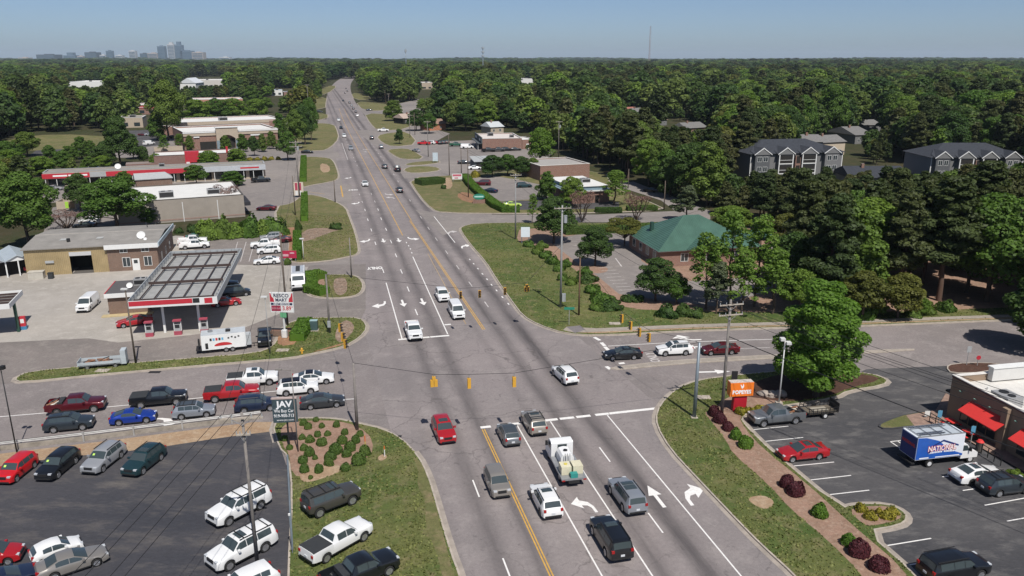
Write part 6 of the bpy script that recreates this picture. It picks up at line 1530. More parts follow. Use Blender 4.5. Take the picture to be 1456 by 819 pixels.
# ---------------------------------------------------------------- poles, wires, lights, signs
WOOD = mat('pole_wood', (.12, .095, .075), .95, var=.25, scale=2)
GWOOD = mat('grey_pole_wood', (.2, .18, .165), .95, var=.25, scale=2)
PSTEEL = mat('pole_steel', (.24, .28, .31), .5, .4, var=.1)
WPOLE = mat('white_pole', (.6, .6, .58), .5, var=.05)
CABLE = mat('cable_black', (.012, .012, .013), .7, var=0)
TRF = mat('transformer_grey', (.38, .4, .41), .5, .2, var=0)
def top_of(bx, by, tx, ty, z0=0.0):
    h = hgt(bx, by, ty, z0)
    return h
def pole(name, base, top, label, m=WOOD, r=.16, arms=(), lamp=None, group=None, trf=False, z0=0.0, cat='pole', adir=None, lean=0.0):
    """arms: (metres below the top, half length)"""
    g = G(*base, z0)
    h = hgt(base[0], base[1], top, z0) - z0
    t = tag(empty(name, g), label, cat, group)
    MB().tube((0, 0, -.3), (lean, 0, h), r, r * .65, 10).build('shaft', m, t, True)
    d = adir or RN
    for dz, hl in arms:
        a = MB()
        n = Vector((-d.y, d.x, 0))
        c = Vector((lean, 0, h - dz)) - n * (r + .03)
        a.hexa([c - d * hl - n * .06 + Vector((0, 0, -.06)), c + d * hl - n * .06 + Vector((0, 0, -.06)), c + d * hl + n * .06 + Vector((0, 0, -.06)), c - d * hl + n * .06 + Vector((0, 0, -.06))],
               [c - d * hl - n * .06 + Vector((0, 0, .06)), c + d * hl - n * .06 + Vector((0, 0, .06)), c + d * hl + n * .06 + Vector((0, 0, .06)), c - d * hl + n * .06 + Vector((0, 0, .06))])
        arm = a.build('crossarm', mat('crossarm_wood', (.4, .35, .29), .9), t)
        for s in (-.95, -.45, .45, .95):
            q = c + d * (hl * s)
            MB().tube(q + Vector((0, 0, .06)), q + Vector((0, 0, .28)), .05, .035, 6).build('insulator', TRF, arm)
        for s in (-1, 1): MB().tube(c + d * (hl * .55 * s), Vector((lean, 0, h - dz - .6)) - n * r, .025, n=5).build('brace', STEEL, arm)
    if trf:
        MB().tube((r + .3, -.1, h - 2.6), (r + .3, -.1, h - 1.5), .28, n=12).build('transformer', TRF, t)
    if lamp == 'twin':
        Q(t, 'lamp_head', WPOLE, -.55, -.05, -.3, .3, h, h + .28); Q(t, 'lamp_head', WPOLE, .05, .55, -.5, .1, h - .35, h - .08)
    if lamp == 'arm':
        MB().tube((0, 0, h - .05), (-.9, -.5, h + .25), .04, n=6).build('lamp_arm', m, t); Q(t, 'lamp_head', m, -1.35, -.75, -.65, -.4, h + .2, h + .32)
    if lamp == 'flood':
        Q(t, 'lamp_head', M_PLAST, -.45, -.1, -.3, .1, h - .1, h + .25); Q(t, 'lamp_head', M_PLAST, .1, .45, -.3, .1, h - .1, h + .25); MB().box(-.45, .45, -.03, .03, h - .12, h - .06).build('lamp_bar', M_PLAST, t)
    if lamp == 'box': Q(t, 'lamp_head', WPOLE, -.5, .3, -.2, .2, h, h + .18)
    t['h'] = h
    return t, Vector((g.x + lean, g.y, z0 + h))
LZ0 = KERB_H
p_se, T_se = pole('utility_pole', (1026, 590), 426, 'tall utility pole with two crossarms beside the orange restaurant sign', GWOOD, .19, ((.5, 1.35), (1.6, 1.35)), z0=LZ0)
p_st, T_st = pole('steel_signal_pole', (987, 593), 487, 'plain grey steel signal pole on the restaurant lawn', PSTEEL, .22, z0=LZ0)
MB().box(-.35, .35, -.35, .35, -.02, .06).build('base_plate', M_KERB, p_st)
p_lp, T_lp = pole('lot_light_pole', (1107, 577), 484, 'slim white lot light with two square heads under the big tree', WPOLE, .09, lamp='twin', z0=LZ0, cat='street lamp')
MB().box(-.35, .35, -.35, .35, -.05, .45).build('footing', M_KERB, p_lp)
p_ne, T_ne = pole('utility_pole', (797, 437), 292, 'tall grey utility pole with crossarm and transformer on the bank lawn', mat('pale_pole', (.27, .27, .265), .8, var=.1), .19, ((.4, 1.3),), trf=True, z0=LZ0)
Q(p_ne, 'signal_cabinet', TRF, .2, .75, -.3, .2, 1.0, 2.2)
p_n2, T_n2 = pole('short_wood_pole', (823, 448), 366, 'brown wooden pole without arms beside the street name sign', mat('brown_wood', (.15, .09, .055), .95, var=.2), .15, z0=LZ0)
p_n3, T_n3 = pole('utility_pole', (733, 340), 247, 'pale utility pole with crossarm beside the blank white sign', mat('pale_pole', (.27, .27, .265), .8), .17, ((.3, 1.2), (1.2, .7)), z0=LZ0)
p_jv, T_jv = pole('utility_pole', (366, 800), 586, 'tall utility pole with white crossarm in the used car lot', GWOOD, .15, ((.4, 1.5), (1.7, .5)), z0=0, adir=Vector((1, .12, 0)).normalized(), lean=0)
p_sw, T_sw = pole('utility_pole', (508, 611), 516, 'weathered wooden signal pole at the shrub bed corner', GWOOD, .17, z0=LZ0)
p_sl, T_sl = pole('lot_light_pole', (424, 642), 526, 'slim lamp post beside the dark dealer sign', GWOOD, .07, lamp='arm', z0=LZ0, cat='street lamp')
p_gl, T_gl = pole('utility_pole', (193, 516), 412, 'wooden pole with lamp between gas station and side street', WOOD, .13, lamp='box', z0=LZ0)
p_fl, T_fl = pole('lot_light_pole', (24, 643), 523, 'floodlight pole by the guardrail at the red hatchback', M_PLAST, .07, lamp='flood', cat='street lamp')
p_rs, T_rs = pole('utility_pole', (409, 462), 330, 'dark utility pole directly behind the gas price sign', WOOD, .16, z0=LZ0)
p_nw, T_nw = pole('signal_wood_pole', (469, 473), 390, 'grey wooden signal pole with meter box on the corner lawn', GWOOD, .16, z0=LZ0)
Q(p_nw, 'meter_box', TRF, -.2, .25, -.4, -.15, .9, 1.8)
p_ln, T_ln = pole('lot_light_pole', (384, 503), 423, 'slim grey lamp post beside the black pickup by the sign', mat('pale_pole', (.27, .27, .265), .8), .07, lamp='box', z0=LZ0, cat='street lamp')
p_is, T_is = pole('utility_pole', (500, 395), 338, 'bare dark pole on the hedge island edge', GWOOD, .13, z0=LZ0)
p_wl, T_wl = pole('lot_light_pole', (432, 369), 340, 'short white angle lamp post beside the clipped hedge', WPOLE, .08, lamp='box', z0=LZ0, cat='street lamp')
p_f1, T_f1 = pole('utility_pole', (426, 280), 200, 'thick grey utility pole beside the red and white sign', GWOOD, .24, ((.4, 1.6), (1.6, 1.6)), trf=True, z0=LZ0)
p_f2, T_f2 = pole('utility_pole', (420, 306), 250, 'thin dark pole left of the thick grey pole', WOOD, .14, z0=LZ0)
FARP = []
for bx, by, ty, arms, lb in ((609, 223, 172, 1, 'utility pole with crossarm in front of the motor shop yard'), (639, 250, 192, 0, 'plain pole beside the red and white notice board'), (656, 247, 210, 0, 'short plain pole behind the red and white notice board'), (666, 281, 209, 0, 'dark pole at the red earth bed beside green oval sign'), (583, 196, 163, 1, 'far utility pole beside the tan roofed bungalow'), (590, 192, 160, 0, 'far bare pole next to the tan roofed bungalow'), (794, 226, 172, 1, 'utility pole with transformers in front of the pines'), (944, 298, 257, 0, 'short brown lamp pole at the pine edge'), (476.7, 288, 256, 0, 'thin sign pole on the verge lawn edge'), (565, 168, 142, 1, 'distant utility pole with crossarm right of the road'), (553, 155, 133, 1, 'more distant utility pole with crossarm right of the road'), (440, 172, 120, 1, 'distant utility pole left of the road'), (548, 147, 128, 0, 'bare distant pole right of the road'), (893, 268, 240, 0, 'short pole among the pines by the black car')):
    FARP.append(pole('utility_pole', (bx, by), ty, lb, GWOOD if arms else WOOD, .15, ((.3, 1.3),) if arms else (), z0=0, trf=(bx == 794)))
p_ms = pole('cell_tower', (687, 118), 66, 'tall grey cell tower mast above the woods', PSTEEL, .9, z0=0, cat='tower')[0]
for k in range(3):
    h = p_ms['h']; MB().tube((0, 0, h - 3 - k * 6), (0, 0, h - 1.5 - k * 6), 2.4, n=10).build('antenna_ring', TRF, p_ms)
p_ms = pole('cell_tower', (578, 108), 69, 'slim dark cell tower mast above the far road', PSTEEL, 1.0, z0=0, cat='tower')[0]
h = p_ms['h']; MB().tube((0, 0, h - 8), (0, 0, h - 2), 2.2, n=8).build('antenna_ring', TRF, p_ms)
# lattice mast
Yd = 3600.0; x = (923 - 728) / FPX * Yd * CP; H = CAMH + (HORY - 41) * Yd / FPX
lm = tag(empty('lattice_mast', (x, Yd, 0)), 'very tall thin lattice mast on the horizon', 'tower')
for i in range(3):
    a = 2 * math.pi * i / 3; MB().tube((3.4 * math.cos(a), 3.4 * math.sin(a), 0), (2.6 * math.cos(a), 2.6 * math.sin(a), H), .5, .4, 5).build('mast_leg', mat('mast_red', (.3, .2, .2), .6), lm)
mb = MB()
for i in range(int(H / 9)):
    for k in range(3):
        a, b_ = 2 * math.pi * k / 3, 2 * math.pi * (k + 1) / 3
        mb.tube((3 * math.cos(a), 3 * math.sin(a), i * 9), (3 * math.cos(b_), 3 * math.sin(b_), i * 9 + 9), .22, n=4)
mb.build('lattice_bracing', MATS['mast_red'], lm)
def wire(a, b, sag, label, r=.02, name='overhead_wire', n=14, group='overhead wires'):
    mb = MB(); P = []
    for i in range(n + 1):
        f = i / n; p = a.lerp(b, f); p.z -= sag * 4 * f * (1 - f); P.append(p)
    org = P[0].copy()
    for i in range(n): mb.tube(P[i] - org, P[i + 1] - org, r, n=4, cap=False)
    o = mb.build(name, CABLE); o.location = org
    tag(o, label, 'wire', group)
    return o
# span wires with signals
YS = mat('signal_yellow', (.62, .33, .035), .55, var=.06); SB = mat('signal_black', (.015, .015, .016), .6, var=0)
def signal(px, z, toward, label, group, five=False, back=False):
    """a hanging three-lamp head; toward = heading its lamps face"""
    g = G(px[0], px[1], z)
    t = tag(empty('traffic_signal', g, toward), label, 'traffic light', group)
    def head(y0, z0, n, nm='housing'):
        o = MB().box(-.14, .1, y0 - .17, y0 + .17, z0, z0 + .35 * n).build(nm, YS, t)
        for i in range(n):
            zc = z0 + .175 + .35 * i
            MB().tube((.1, y0, zc), (.108, y0, zc), .125, n=12).build('lens', [mat('lens_green', (.02, .09, .06), .2, var=0), mat('lens_amber', (.12, .07, .01), .2, var=0), mat('lens_red', (.35, .02, .015), .2, var=0)][i % 3], o)
            v = MB()
            k = 7
            for xx in (.1, .36):
                for j in range(k):
                    a = math.pi * (j / (k - 1)); v.v.append((xx, y0 + .15 * math.cos(a), zc + .15 * math.sin(a)))
            for j in range(k - 1): v.f += [(j, j + 1, k + j + 1, k + j)]
            v.build('visor', YS if back else SB, o)
    if five:
        head(0, .35, 1, 'top_housing'); head(-.19, -.35, 2); head(.19, -.35, 2)
    else: head(0, -.52, 3)
    MB().tube((0, 0, .5), (0, 0, .95), .035, n=6).build('hanger', STEEL, t)
    return t
TS = math.pi
G1 = 'signals facing the main road across the near side'
zs = 6.0
for i, p in enumerate(((617, 545), (667, 545), (731, 543))):
    signal(p, zs, AN, ['five lamp yellow signal, back view, over the near side of junction', 'yellow signal, back view, middle of the near span wire', 'yellow signal, back view, last on the near span wire'][i], G1, five=i == 0, back=True)
for i, p in enumerate(((655, 419.5), (682, 418), (718, 414), (749, 411))):
    signal(p, zs, AS, ['yellow signal with black visors over the double yellow line', 'yellow signal with black visors over the far through lane', 'yellow signal with black visors over the far kerb', 'five lamp yellow signal seen against the bank lawn'][i], 'signals facing the queue across the far side', five=i == 3)
for i, p in enumerate(((884, 453), (896.5, 463), (909, 472.5), (922.5, 480))):
    signal(p, zs, AW + .5, ['yellow signal nearest the bare earth on the right span wire', 'second yellow signal on the right span wire counted from the bank lawn', 'third yellow signal on the right span wire counted from the bank lawn', 'yellow signal nearest the median on the right span wire'][i], 'signals on the right span wire')
for i, p in enumerate(((483.5, 466), (487.5, 479), (491, 489))):
    signal(p, zs, AE - .6, ['yellow signal above the rubble bed, farthest along left span wire', 'middle yellow signal on the left span wire', 'yellow signal nearest the kerb on the left span wire'][i], 'signals on the left span wire')
def span(A, pts, B, label):
    P = [A] + [G(p[0], p[1], zs) + Vector((0, 0, .95)) for p in pts] + [B]
    mb = MB(); o0 = P[0].copy()
    for a, b in zip(P, P[1:]): mb.tube(a - o0, b - o0, .022, n=4, cap=False)
    o = mb.build('span_wire', CABLE); o.location = o0; tag(o, label, 'wire', 'signal span wires')
span(T_sw, ((617, 545), (667, 545), (731, 543)), T_st, 'span wire holding the near signals between wooden and steel poles')
span(T_nw, ((655, 419.5), (682, 418), (718, 414), (749, 411)), T_ne - Vector((0, 0, 6)), 'span wire holding the far signals')
span(T_n2, ((884, 453), (896.5, 463), (909, 472.5), (922.5, 480)), T_st, 'span wire holding the right hand signals')
span(T_nw, ((483.5, 466), (487.5, 479), (491, 489)), T_sw, 'span wire holding the left hand signals')
for k, (dx, dz) in enumerate(((-1.28, -.2), (-.6, -.2), (1.28, -.2), (-1.28, -1.3), (1.28, -1.3))):
    wire(T_se + RN * dx + Vector((0, 0, dz)), Vector((62 + dx, 30 - dx, 11 + dz)), .7, 'power line running from the tall crossarm pole over the restaurant lot', .022, group='power lines over the restaurant lot')
wire(T_se - Vector((0, 0, 4)), Vector((60, 30, 7.4)), .8, 'thick cable running from the tall crossarm pole over the restaurant lot', .045)
for k, dx in enumerate((-1.28, .6, 1.28)): wire(T_se + RN * dx + Vector((0, 0, -.2)), T_ne + RN * dx * .9 + Vector((0, 0, -.2)), 1.2, 'power line crossing the side street between the crossarm poles', .018, group='power lines crossing the side street')
for k, dx in enumerate((-1.1, .5, 1.1)): wire(T_ne + RN * dx + Vector((0, 0, -.2)), T_n3 + RN * dx + Vector((0, 0, -.1)), 1.0, 'power line along the bank lawn', .018, group='power lines along the bank lawn')
d_ = Vector((1, .12, 0)).normalized()
for k, dx in enumerate((-1.4, -.65, .65, 1.4)): wire(T_jv + d_ * dx + Vector((0, 0, -.1)), Vector((-24 + dx, 5, 11.5)), .5, 'power line running down over the used car lot', .018, group='power lines over the used car lot')
for k, dx in enumerate((-1.3, 1.3)): wire(T_jv + d_ * dx + Vector((0, 0, -.1)), T_rs + d_ * dx * .5, 1.0, 'power line crossing the side street to the gas station', .018, group='power lines to the gas station')
for k, dx in enumerate((-.4, .4)): wire(T_rs + d_ * dx, T_f1 + d_ * dx * 3, 1.2, 'power line along the left side of the main road', .02, group='power lines left of the main road')
for k in range(2): wire(T_n3 + RN * (k - .5), FARP[0][1] + RN * (k - .5), 1.6, 'power line along the right side of the main road', .025, group='power lines right of the main road')

# price sign
g = G(405, 480, LZ0); sg = tag(empty('price_sign', g, -.06), 'red and white gas price sign on a pole', 'sign')
zt, zb_ = hgt(405, 480, 417, LZ0), hgt(405, 480, 445, LZ0)
w = 36 * (g.y * CP) / FPX / 2 * 1.02
MB().tube((0, .15, 0), (0, .15, zt - .1), .14, n=10).build('post', WPOLE, sg)
Q(sg, 'sign_box', TRIM, -w, w, -.12, .12, zb_, zt)
hh = zt - zb_
for s in (1, -1): MB().prism([(s * w * .98, zt - .08), (s * w * .98, zt - hh * .47), (s * w * .62, zt - hh * .47), (s * w * .66, zt - hh * .3), (s * w * .82, zt - hh * .2), (s * w * .9, zt - .08)], -.135, -.121).build('red_corner', REDP, sg)
NAVY = mat('sign_navy', (.02, .03, .07), .5, var=0)
text_obj('RESCO', NAVY, sg, (0, -.135, zt - hh * .16), (math.pi / 2, 0, 0), hh * .25, .015, 1.15, fit=w * 1.3); text_obj('MART', NAVY, sg, (-.02, -.135, zt - hh * .38), (math.pi / 2, 0, 0), hh * .22, .015, 1.1, fit=w * 1.0)
Q(sg, 'service_band', NAVY, -w * .92, w * .92, -.135, -.121, zt - hh * .63, zt - hh * .52); text_obj('SELF SERVICE', MATS['letter_white'], sg, (0, -.14, zt - hh * .575), (math.pi / 2, 0, 0), hh * .12, .004, 1.15)
Q(sg, 'grade_panel', mat('price_maroon', (.3, .03, .06), .5, var=0), -w * .9, -w * .1, -.135, -.121, zb_ + hh * .06, zb_ + hh * .34); text_obj('REGULAR', mat('pink_text', (.6, .35, .38), .5, var=0), sg, (-w * .5, -.14, zb_ + hh * .2), (math.pi / 2, 0, 0), hh * .12, .002, 1)
text_obj('3.89', RED, sg, (w * .42, -.135, zb_ + hh * .2), (math.pi / 2, 0, 0), hh * .3, .015, .85); text_obj('9', RED, sg, (w * .88, -.135, zb_ + hh * .27), (math.pi / 2, 0, 0), hh * .13, .006, .85)
Q(sg, 'green_plate', mat('sign_green', (.12, .36, .18), .6, var=.1), -.35, .5, -.08, .02, zb_ - .75, zb_ - .02)
Q(sg, 'planter', DBRICK, -2.3, 1.8, .6, 1.2, 0, .7); MB().box(-.35, .35, -.2, .25, .05, 1.1).build('meter_box', TRIM, sg)
# dealer sign
g = G(410, 640, 0); sg = tag(empty('dealer_sign', g, .1), 'dark grey car dealer sign on a black post', 'sign')
zt, zb_ = hgt(407, 640, 567), hgt(407, 640, 600)
w = 17.6 * (g.y * CP) / FPX * 1.1; hh = zt - zb_
MB().tube((.1, .15, 0), (.1, .15, zt - .2), .09, n=10).build('post', M_PLAST, sg)
Q(sg, 'sign_panel', mat('slate_sign', (.05, .075, .085), .5, var=.35, scale=4), -w, w, -.1, .1, zb_, zt); Q(sg, 'top_trim', mat('pinkish_trim', (.45, .36, .33), .7), -w * 1.04, w * 1.04, -.13, .12, zt, zt + .14)
text_obj('JAV', MATS['letter_white'], sg, (0, -.115, zt - hh * .22), (math.pi / 2, 0, 0), hh * .36, .03, 1.35, fit=w * 1.35); text_obj('We Buy Cars', MATS['letter_white'], sg, (0, -.115, zt - hh * .5), (math.pi / 2, 0, 0), hh * .19, .003, 1.05, fit=w * 1.72)
text_obj('919-900-7131', MATS['letter_white'], sg, (0, -.115, zt - hh * .71), (math.pi / 2, 0, 0), hh * .19, .005, .95, fit=w * 1.76); text_obj('www.jav.com', MATS['letter_white'], sg, (0, -.115, zt - hh * .89), (math.pi / 2, 0, 0), hh * .1, .0, 1.2, fit=w * 1.4)
# restaurant sign
g = G(1050, 583, LZ0); sg = tag(empty('restaurant_sign', g, .12), 'orange restaurant sign on a red pedestal', 'sign')
zt, zb_ = hgt(1050, 583, 542, LZ0) - LZ0, hgt(1050, 583, 561, LZ0) - LZ0
ORG = mat('sign_orange', (.85, .2, .02), .5, var=.04)
w = 17.3 * (g.y * CP) / FPX * 1.12; hh = zt - zb_
MB().box(-w * .56, w * .56, -.28, .28, 0, zb_ + .05).build('pedestal', mat('pedestal_red', (.4, .012, .025), .5, var=.04), sg)
Q(sg, 'sign_box', ORG, -w, w, -.45, .45, zb_, zt); Q(sg, 'top_cover', mat('faded_top', (.5, .44, .4), .8, var=.3, scale=5), -w + .03, w - .03, -.42, .42, zt, zt + .03)
text_obj('POPEYES', MATS['letter_white'], sg, (0, -.462, zb_ + hh * .3), (math.pi / 2, 0, 0), hh * .38, .03, 1.05, fit=w * 1.6)
c0 = zb_ + hh * .72
MB().prism([(-.16, c0 + .05), (-.22, c0 + .26), (-.1, c0 + .2), (-.02, c0 + .02), (.06, c0 + .08), (.06, c0 + .34), (.16, c0 + .24), (.2, c0 + .02), (.1, c0 - .2), (-.04, c0 - .22)], -.47, -.452).build('emblem', MATS['letter_white'], sg)
# smaller signs
def board(px, yt, yb, wpx, m, label, name='sign_board', posts=2, ang=0.0, z0=LZ0, txt=None, tm=None):
    g = G(*px, z0); zt, zb_ = hgt(*px, yt, z0) - z0, hgt(*px, yb, z0) - z0; w = wpx / 2 * (g.y * CP) / FPX
    t = tag(empty(name, g, ang), label, 'sign')
    for s in ((-.8, .8) if posts == 2 else (0,)): MB().tube((w * s, .1, 0), (w * s, .1, zt - .05), .08, n=8).build('post', PSTEEL, t)
    Q(t, 'panel', m, -w, w, -.08, .08, max(.05, zb_), zt)
    if txt: text_obj(txt, tm, t, (0, -.09, (zb_ + zt) / 2), (math.pi / 2, 0, 0), (zt - zb_) * .5, .01, 1)
    return t, w, zb_, zt
board((747, 346), 323, 337, 13.5, mat('blank_white', (.7, .76, .8), .5, var=.03), 'blank white framed sign on the bank lawn corner')
t, w, a_, c_ = board((425, 280), 259, 278, 15, mat('cream_frame', (.6, .52, .42), .7), 'red and white panel sign beside the thick grey pole')
for s in (-.62, .12): Q(t, 'red_panel', mat('faded_red', (.4, .06, .1), .6), w * s, w * (s + .5), -.1, -.08, a_ + (c_ - a_) * .4, c_ - .2); Q(t, 'white_panel', TRIM, w * s, w * (s + .5), -.1, -.08, a_ + .1, a_ + (c_ - a_) * .34)
t, w, a_, c_ = board((412, 371), 356.5, 367, 22, mat('panel_red', (.42, .02, .06), .6, var=.1), 'red panel sign beside the parked white sedan'); Q(t, 'pale_stripe', mat('pink_text', (.6, .35, .38), .5), -w * .9, -w * .1, -.1, -.08, a_ + (c_ - a_) * .25, a_ + (c_ - a_) * .55); Q(t, 'pale_stripe', MATS['pink_text'], w * .1, w * .7, -.1, -.08, a_ + (c_ - a_) * .6, a_ + (c_ - a_) * .8)
board((619, 231), 217, 229, 7.5, mat('pale_blue_panel', (.5, .58, .62), .5), 'pale blue panel sign on the motor shop island')
t, w, a_, c_ = board((650, 258), 247, 255, 15, TRIM, 'white notice board with red letters above the verge', ang=.1); Q(t, 'red_letters', mat('pink_red', (.5, .12, .16), .6), -w * .85, w * .85, -.1, -.08, a_ + (c_ - a_) * .55, a_ + (c_ - a_) * .9); Q(t, 'red_letters', MATS['pink_red'], -w * .5, w * .2, -.1, -.08, a_ + (c_ - a_) * .15, a_ + (c_ - a_) * .35)
g = G(681, 289, LZ0); t = tag(empty('oval_sign', g, .1), 'green oval sign on a low brick base', 'sign'); Q(t, 'brick_base', BRICK, -1.6, 1.6, -.3, .3, 0, 1.0)
MB().prism([(1.55 * math.cos(a), 1.75 + .75 * math.sin(a)) for a in np.linspace(0, 2 * math.pi, 20)[:-1]], -.2, .2).build('oval_panel', mat('sign_green_oval', (.02, .2, .13), .5, var=0), t); Q(t, 'pale_lettering', mat('aqua_letters', (.4, .65, .58), .6), -1.2, 1.2, -.23, -.2, 1.6, 2.0)
sign_post((809, 462), 2.7, 1.5, .38, mat('street_green', (.02, .22, .14), .5, var=0), 'green street name sign on the bank lawn', z0=LZ0)
sign_post((1042, 561), 2.9, .7, 1.0, M_PLAST, 'dark solar panel sign post behind the orange sign', z0=LZ0)
g = G(447, 470, LZ0); t = tag(empty('signal_cabinet', g, .05), 'dark grey green signal control cabinet on the corner lawn', 'cabinet'); Q(t, 'cabinet', mat('cabinet_teal', (.06, .1, .1), .5), -.5, .5, -.35, .35, .12, 1.5); Q(t, 'plinth', M_KERB, -.6, .6, -.45, .45, 0, .12); Q(t, 'hood', mat('cabinet_top', (.3, .42, .42), .5), -.52, .52, -.37, .37, 1.5, 1.56)
g = G(429.5, 503, LZ0); t = tag(empty('fire_hydrant', g), 'small yellow fire hydrant on the roadside lawn', 'hydrant'); MB().tube((0, 0, 0), (0, 0, .65), .13, n=10).build('barrel', YS, t); MB().tube((0, 0, .65), (0, 0, .82), .16, .06, 10).build('bonnet', YS, t); MB().tube((-.26, 0, .45), (.26, 0, .45), .07, n=8).build('outlet', YS, t)
for i, (x, y, h) in enumerate(((520, 645, 1.9), (547, 649, 1.1))):
    g = G(x, y, LZ0); t = tag(empty('marker_post', g), ['orange and yellow marker stake in the shrub bed', 'orange topped marker stake on the bare patch'][i], 'marker'); MB().tube((0, 0, 0), (0, 0, h * .7), .05, n=6).build('stake', mat('stake_yellow', (.55, .4, .08), .6) if i == 0 else TRIM, t); MB().tube((0, 0, h * .7), (0, 0, h), .06, n=6).build('orange_cap', mat('cap_orange', (.6, .14, .03), .6), t)
g = G(416, 786, LZ0); t = tag(empty('thin_post', g), 'thin white topped post at the used car lot edge', 'post'); MB().tube((0, 0, 0), (0, 0, 3.3), .04, n=6).build('shaft', PSTEEL, t); MB().tube((0, 0, 3.3), (0, 0, 3.45), .09, n=8).build('cap', TRIM, t)
a, b_ = G(409, 652, LZ0), G(416, 786, LZ0); o = MB().tube((0, 0, .35), (b_.x - a.x, b_.y - a.y, .35), .09, n=8).build('pipe_barrier', PSTEEL); o.location = (a.x, a.y, LZ0); tag(o, 'low grey pipe rail along the used car lot edge', 'barrier')
for i, (x, y) in enumerate(((1086, 562), (1098, 563), (1110, 562))):
    g = G(x, y, LZ0); rr = random.Random(i); bm = bmesh.new(); bmesh.ops.create_icosphere(bm, subdivisions=2, radius=.75)
    for v in bm.verts: v.co *= rr.uniform(.75, 1.1); v.co.z *= .55
    me = bpy.data.meshes.new('boulder'); bm.to_mesh(me); bm.free(); me.materials.append(mat('boulder_stone', (.33, .28, .24), .9, var=.25)); o = link(bpy.data.objects.new('boulder', me)); o.location = (g.x, g.y, LZ0 + .2); tag(o, 'pale boulder beside the orange sign bed', 'boulder', 'boulders beside the orange sign')
for i, (x, y, lb) in enumerate(((146, 527, 'concrete utility cover in the roadside lawn by the grey trailer'), (402, 498, 'pale utility slab near the gas price sign'), (874, 460, 'grey utility cover on the bank lawn'), (1000, 565, 'grey utility cover on the restaurant lawn'))):
    g = G(x, y, LZ0); o = MB().box(-.8, .8, -.5, .5, -.05, .05).box(-.7, .7, -.4, .4, .05, .07).build('utility_cover', M_KERB); o.location = g; tag(o, lb, 'cover')
for i, (x, y, lb) in enumerate(((498, 603.5, 'storm drain grate in the kerb beside the shrub bed'), (561, 621, 'storm drain grate at the corner lawn bend'), (220, 529, 'storm drain grate beside the roadside lawn'))):
    g = G(x, y, .016); o = MB().box(-.7, .7, -.3, .3, 0, .02).build('drain_grate', M_PLAST); o.location = g; tag(o, lb, 'drain')
# ---------------------------------------------------------------- vegetation
def leaf_mat(name, c1, c2, c3=None, trans=.35, rough=.6):
    """leaf colour varies from tree to tree and from leaf to leaf"""
    m, N, L, b = nodes_of(name)
    oi = N.new('ShaderNodeObjectInfo'); ge = N.new('ShaderNodeNewGeometry')
    r1 = N.new('ShaderNodeValToRGB'); r1.color_ramp.elements[0].color = (*c1, 1); r1.color_ramp.elements[1].color = (*c2, 1)
    if c3:
        e = r1.color_ramp.elements.new(.5); e.color = (*c3, 1)
    L.new(oi.outputs['Random'], r1.inputs[0])
    r2 = N.new('ShaderNodeValToRGB'); r2.color_ramp.elements[0].color = (.62, .62, .62, 1); r2.color_ramp.elements[1].color = (1.35, 1.3, 1.2, 1)
    L.new(ge.outputs['Random Per Island'], r2.inputs[0])
    mx = N.new('ShaderNodeMix'); mx.data_type = 'RGBA'; mx.blend_type = 'MULTIPLY'; mx.inputs[0].default_value = 1
    L.new(r1.outputs[0], mx.inputs[6]); L.new(r2.outputs[0], mx.inputs[7])
    L.new(mx.outputs[2], b.inputs['Base Color']); b.inputs['Roughness'].default_value = rough; b.inputs['Specular IOR Level'].default_value = .25
    tr = N.new('ShaderNodeBsdfTranslucent')
    br = N.new('ShaderNodeMix'); br.data_type = 'RGBA'; br.blend_type = 'MULTIPLY'; br.inputs[0].default_value = 1
    L.new(mx.outputs[2], br.inputs[6]); br.inputs[7].default_value = (1.25, 1.3, .6, 1); L.new(br.outputs[2], tr.inputs[0])
    ms = N.new('ShaderNodeMixShader'); ms.inputs[0].default_value = trans
    L.new(b.outputs[0], ms.inputs[1]); L.new(tr.outputs[0], ms.inputs[2])
    L.new(ms.outputs[0], N['Material Output'].inputs[0])
    MATS[name] = m
    return m
LEAF = leaf_mat('broad_leaves', (.075, .15, .026), (.125, .185, .036), (.09, .165, .03))
LEAFD = leaf_mat('dark_leaves', (.05, .102, .024), (.07, .122, .03))
LEAFL = leaf_mat('spring_leaves', (.12, .21, .032), (.155, .235, .04))
LEAFO = leaf_mat('olive_leaves', (.1, .115, .026), (.125, .135, .03))
LEAFG = leaf_mat('grey_leaves', (.1, .135, .07), (.12, .145, .08))
PINE = leaf_mat('pine_needles', (.048, .075, .025), (.1, .105, .042), (.064, .088, .03), .3)
PURP = leaf_mat('purple_leaves', (.075, .02, .028), (.095, .026, .034), None, .25)
BOXW = leaf_mat('clipped_leaves', (.075, .135, .03), (.1, .155, .036), None, .3)
HEDG = leaf_mat('hedge_leaves', (.085, .175, .022), (.105, .19, .026), None, .3)
YELL = leaf_mat('golden_leaves', (.26, .24, .03), (.3, .27, .04), None, .3)
PLUM = leaf_mat('bare_twigs', (.16, .09, .08), (.18, .11, .09), None, .1)
FORE = leaf_mat('forest_leaves', (.045, .09, .026), (.15, .2, .05), (.08, .13, .032), .35)
BARK = mat('bark', (.085, .06, .045), .95, var=.3, scale=2)
PBARK = mat('pine_bark', (.1, .06, .042), .95, var=.3, scale=2)

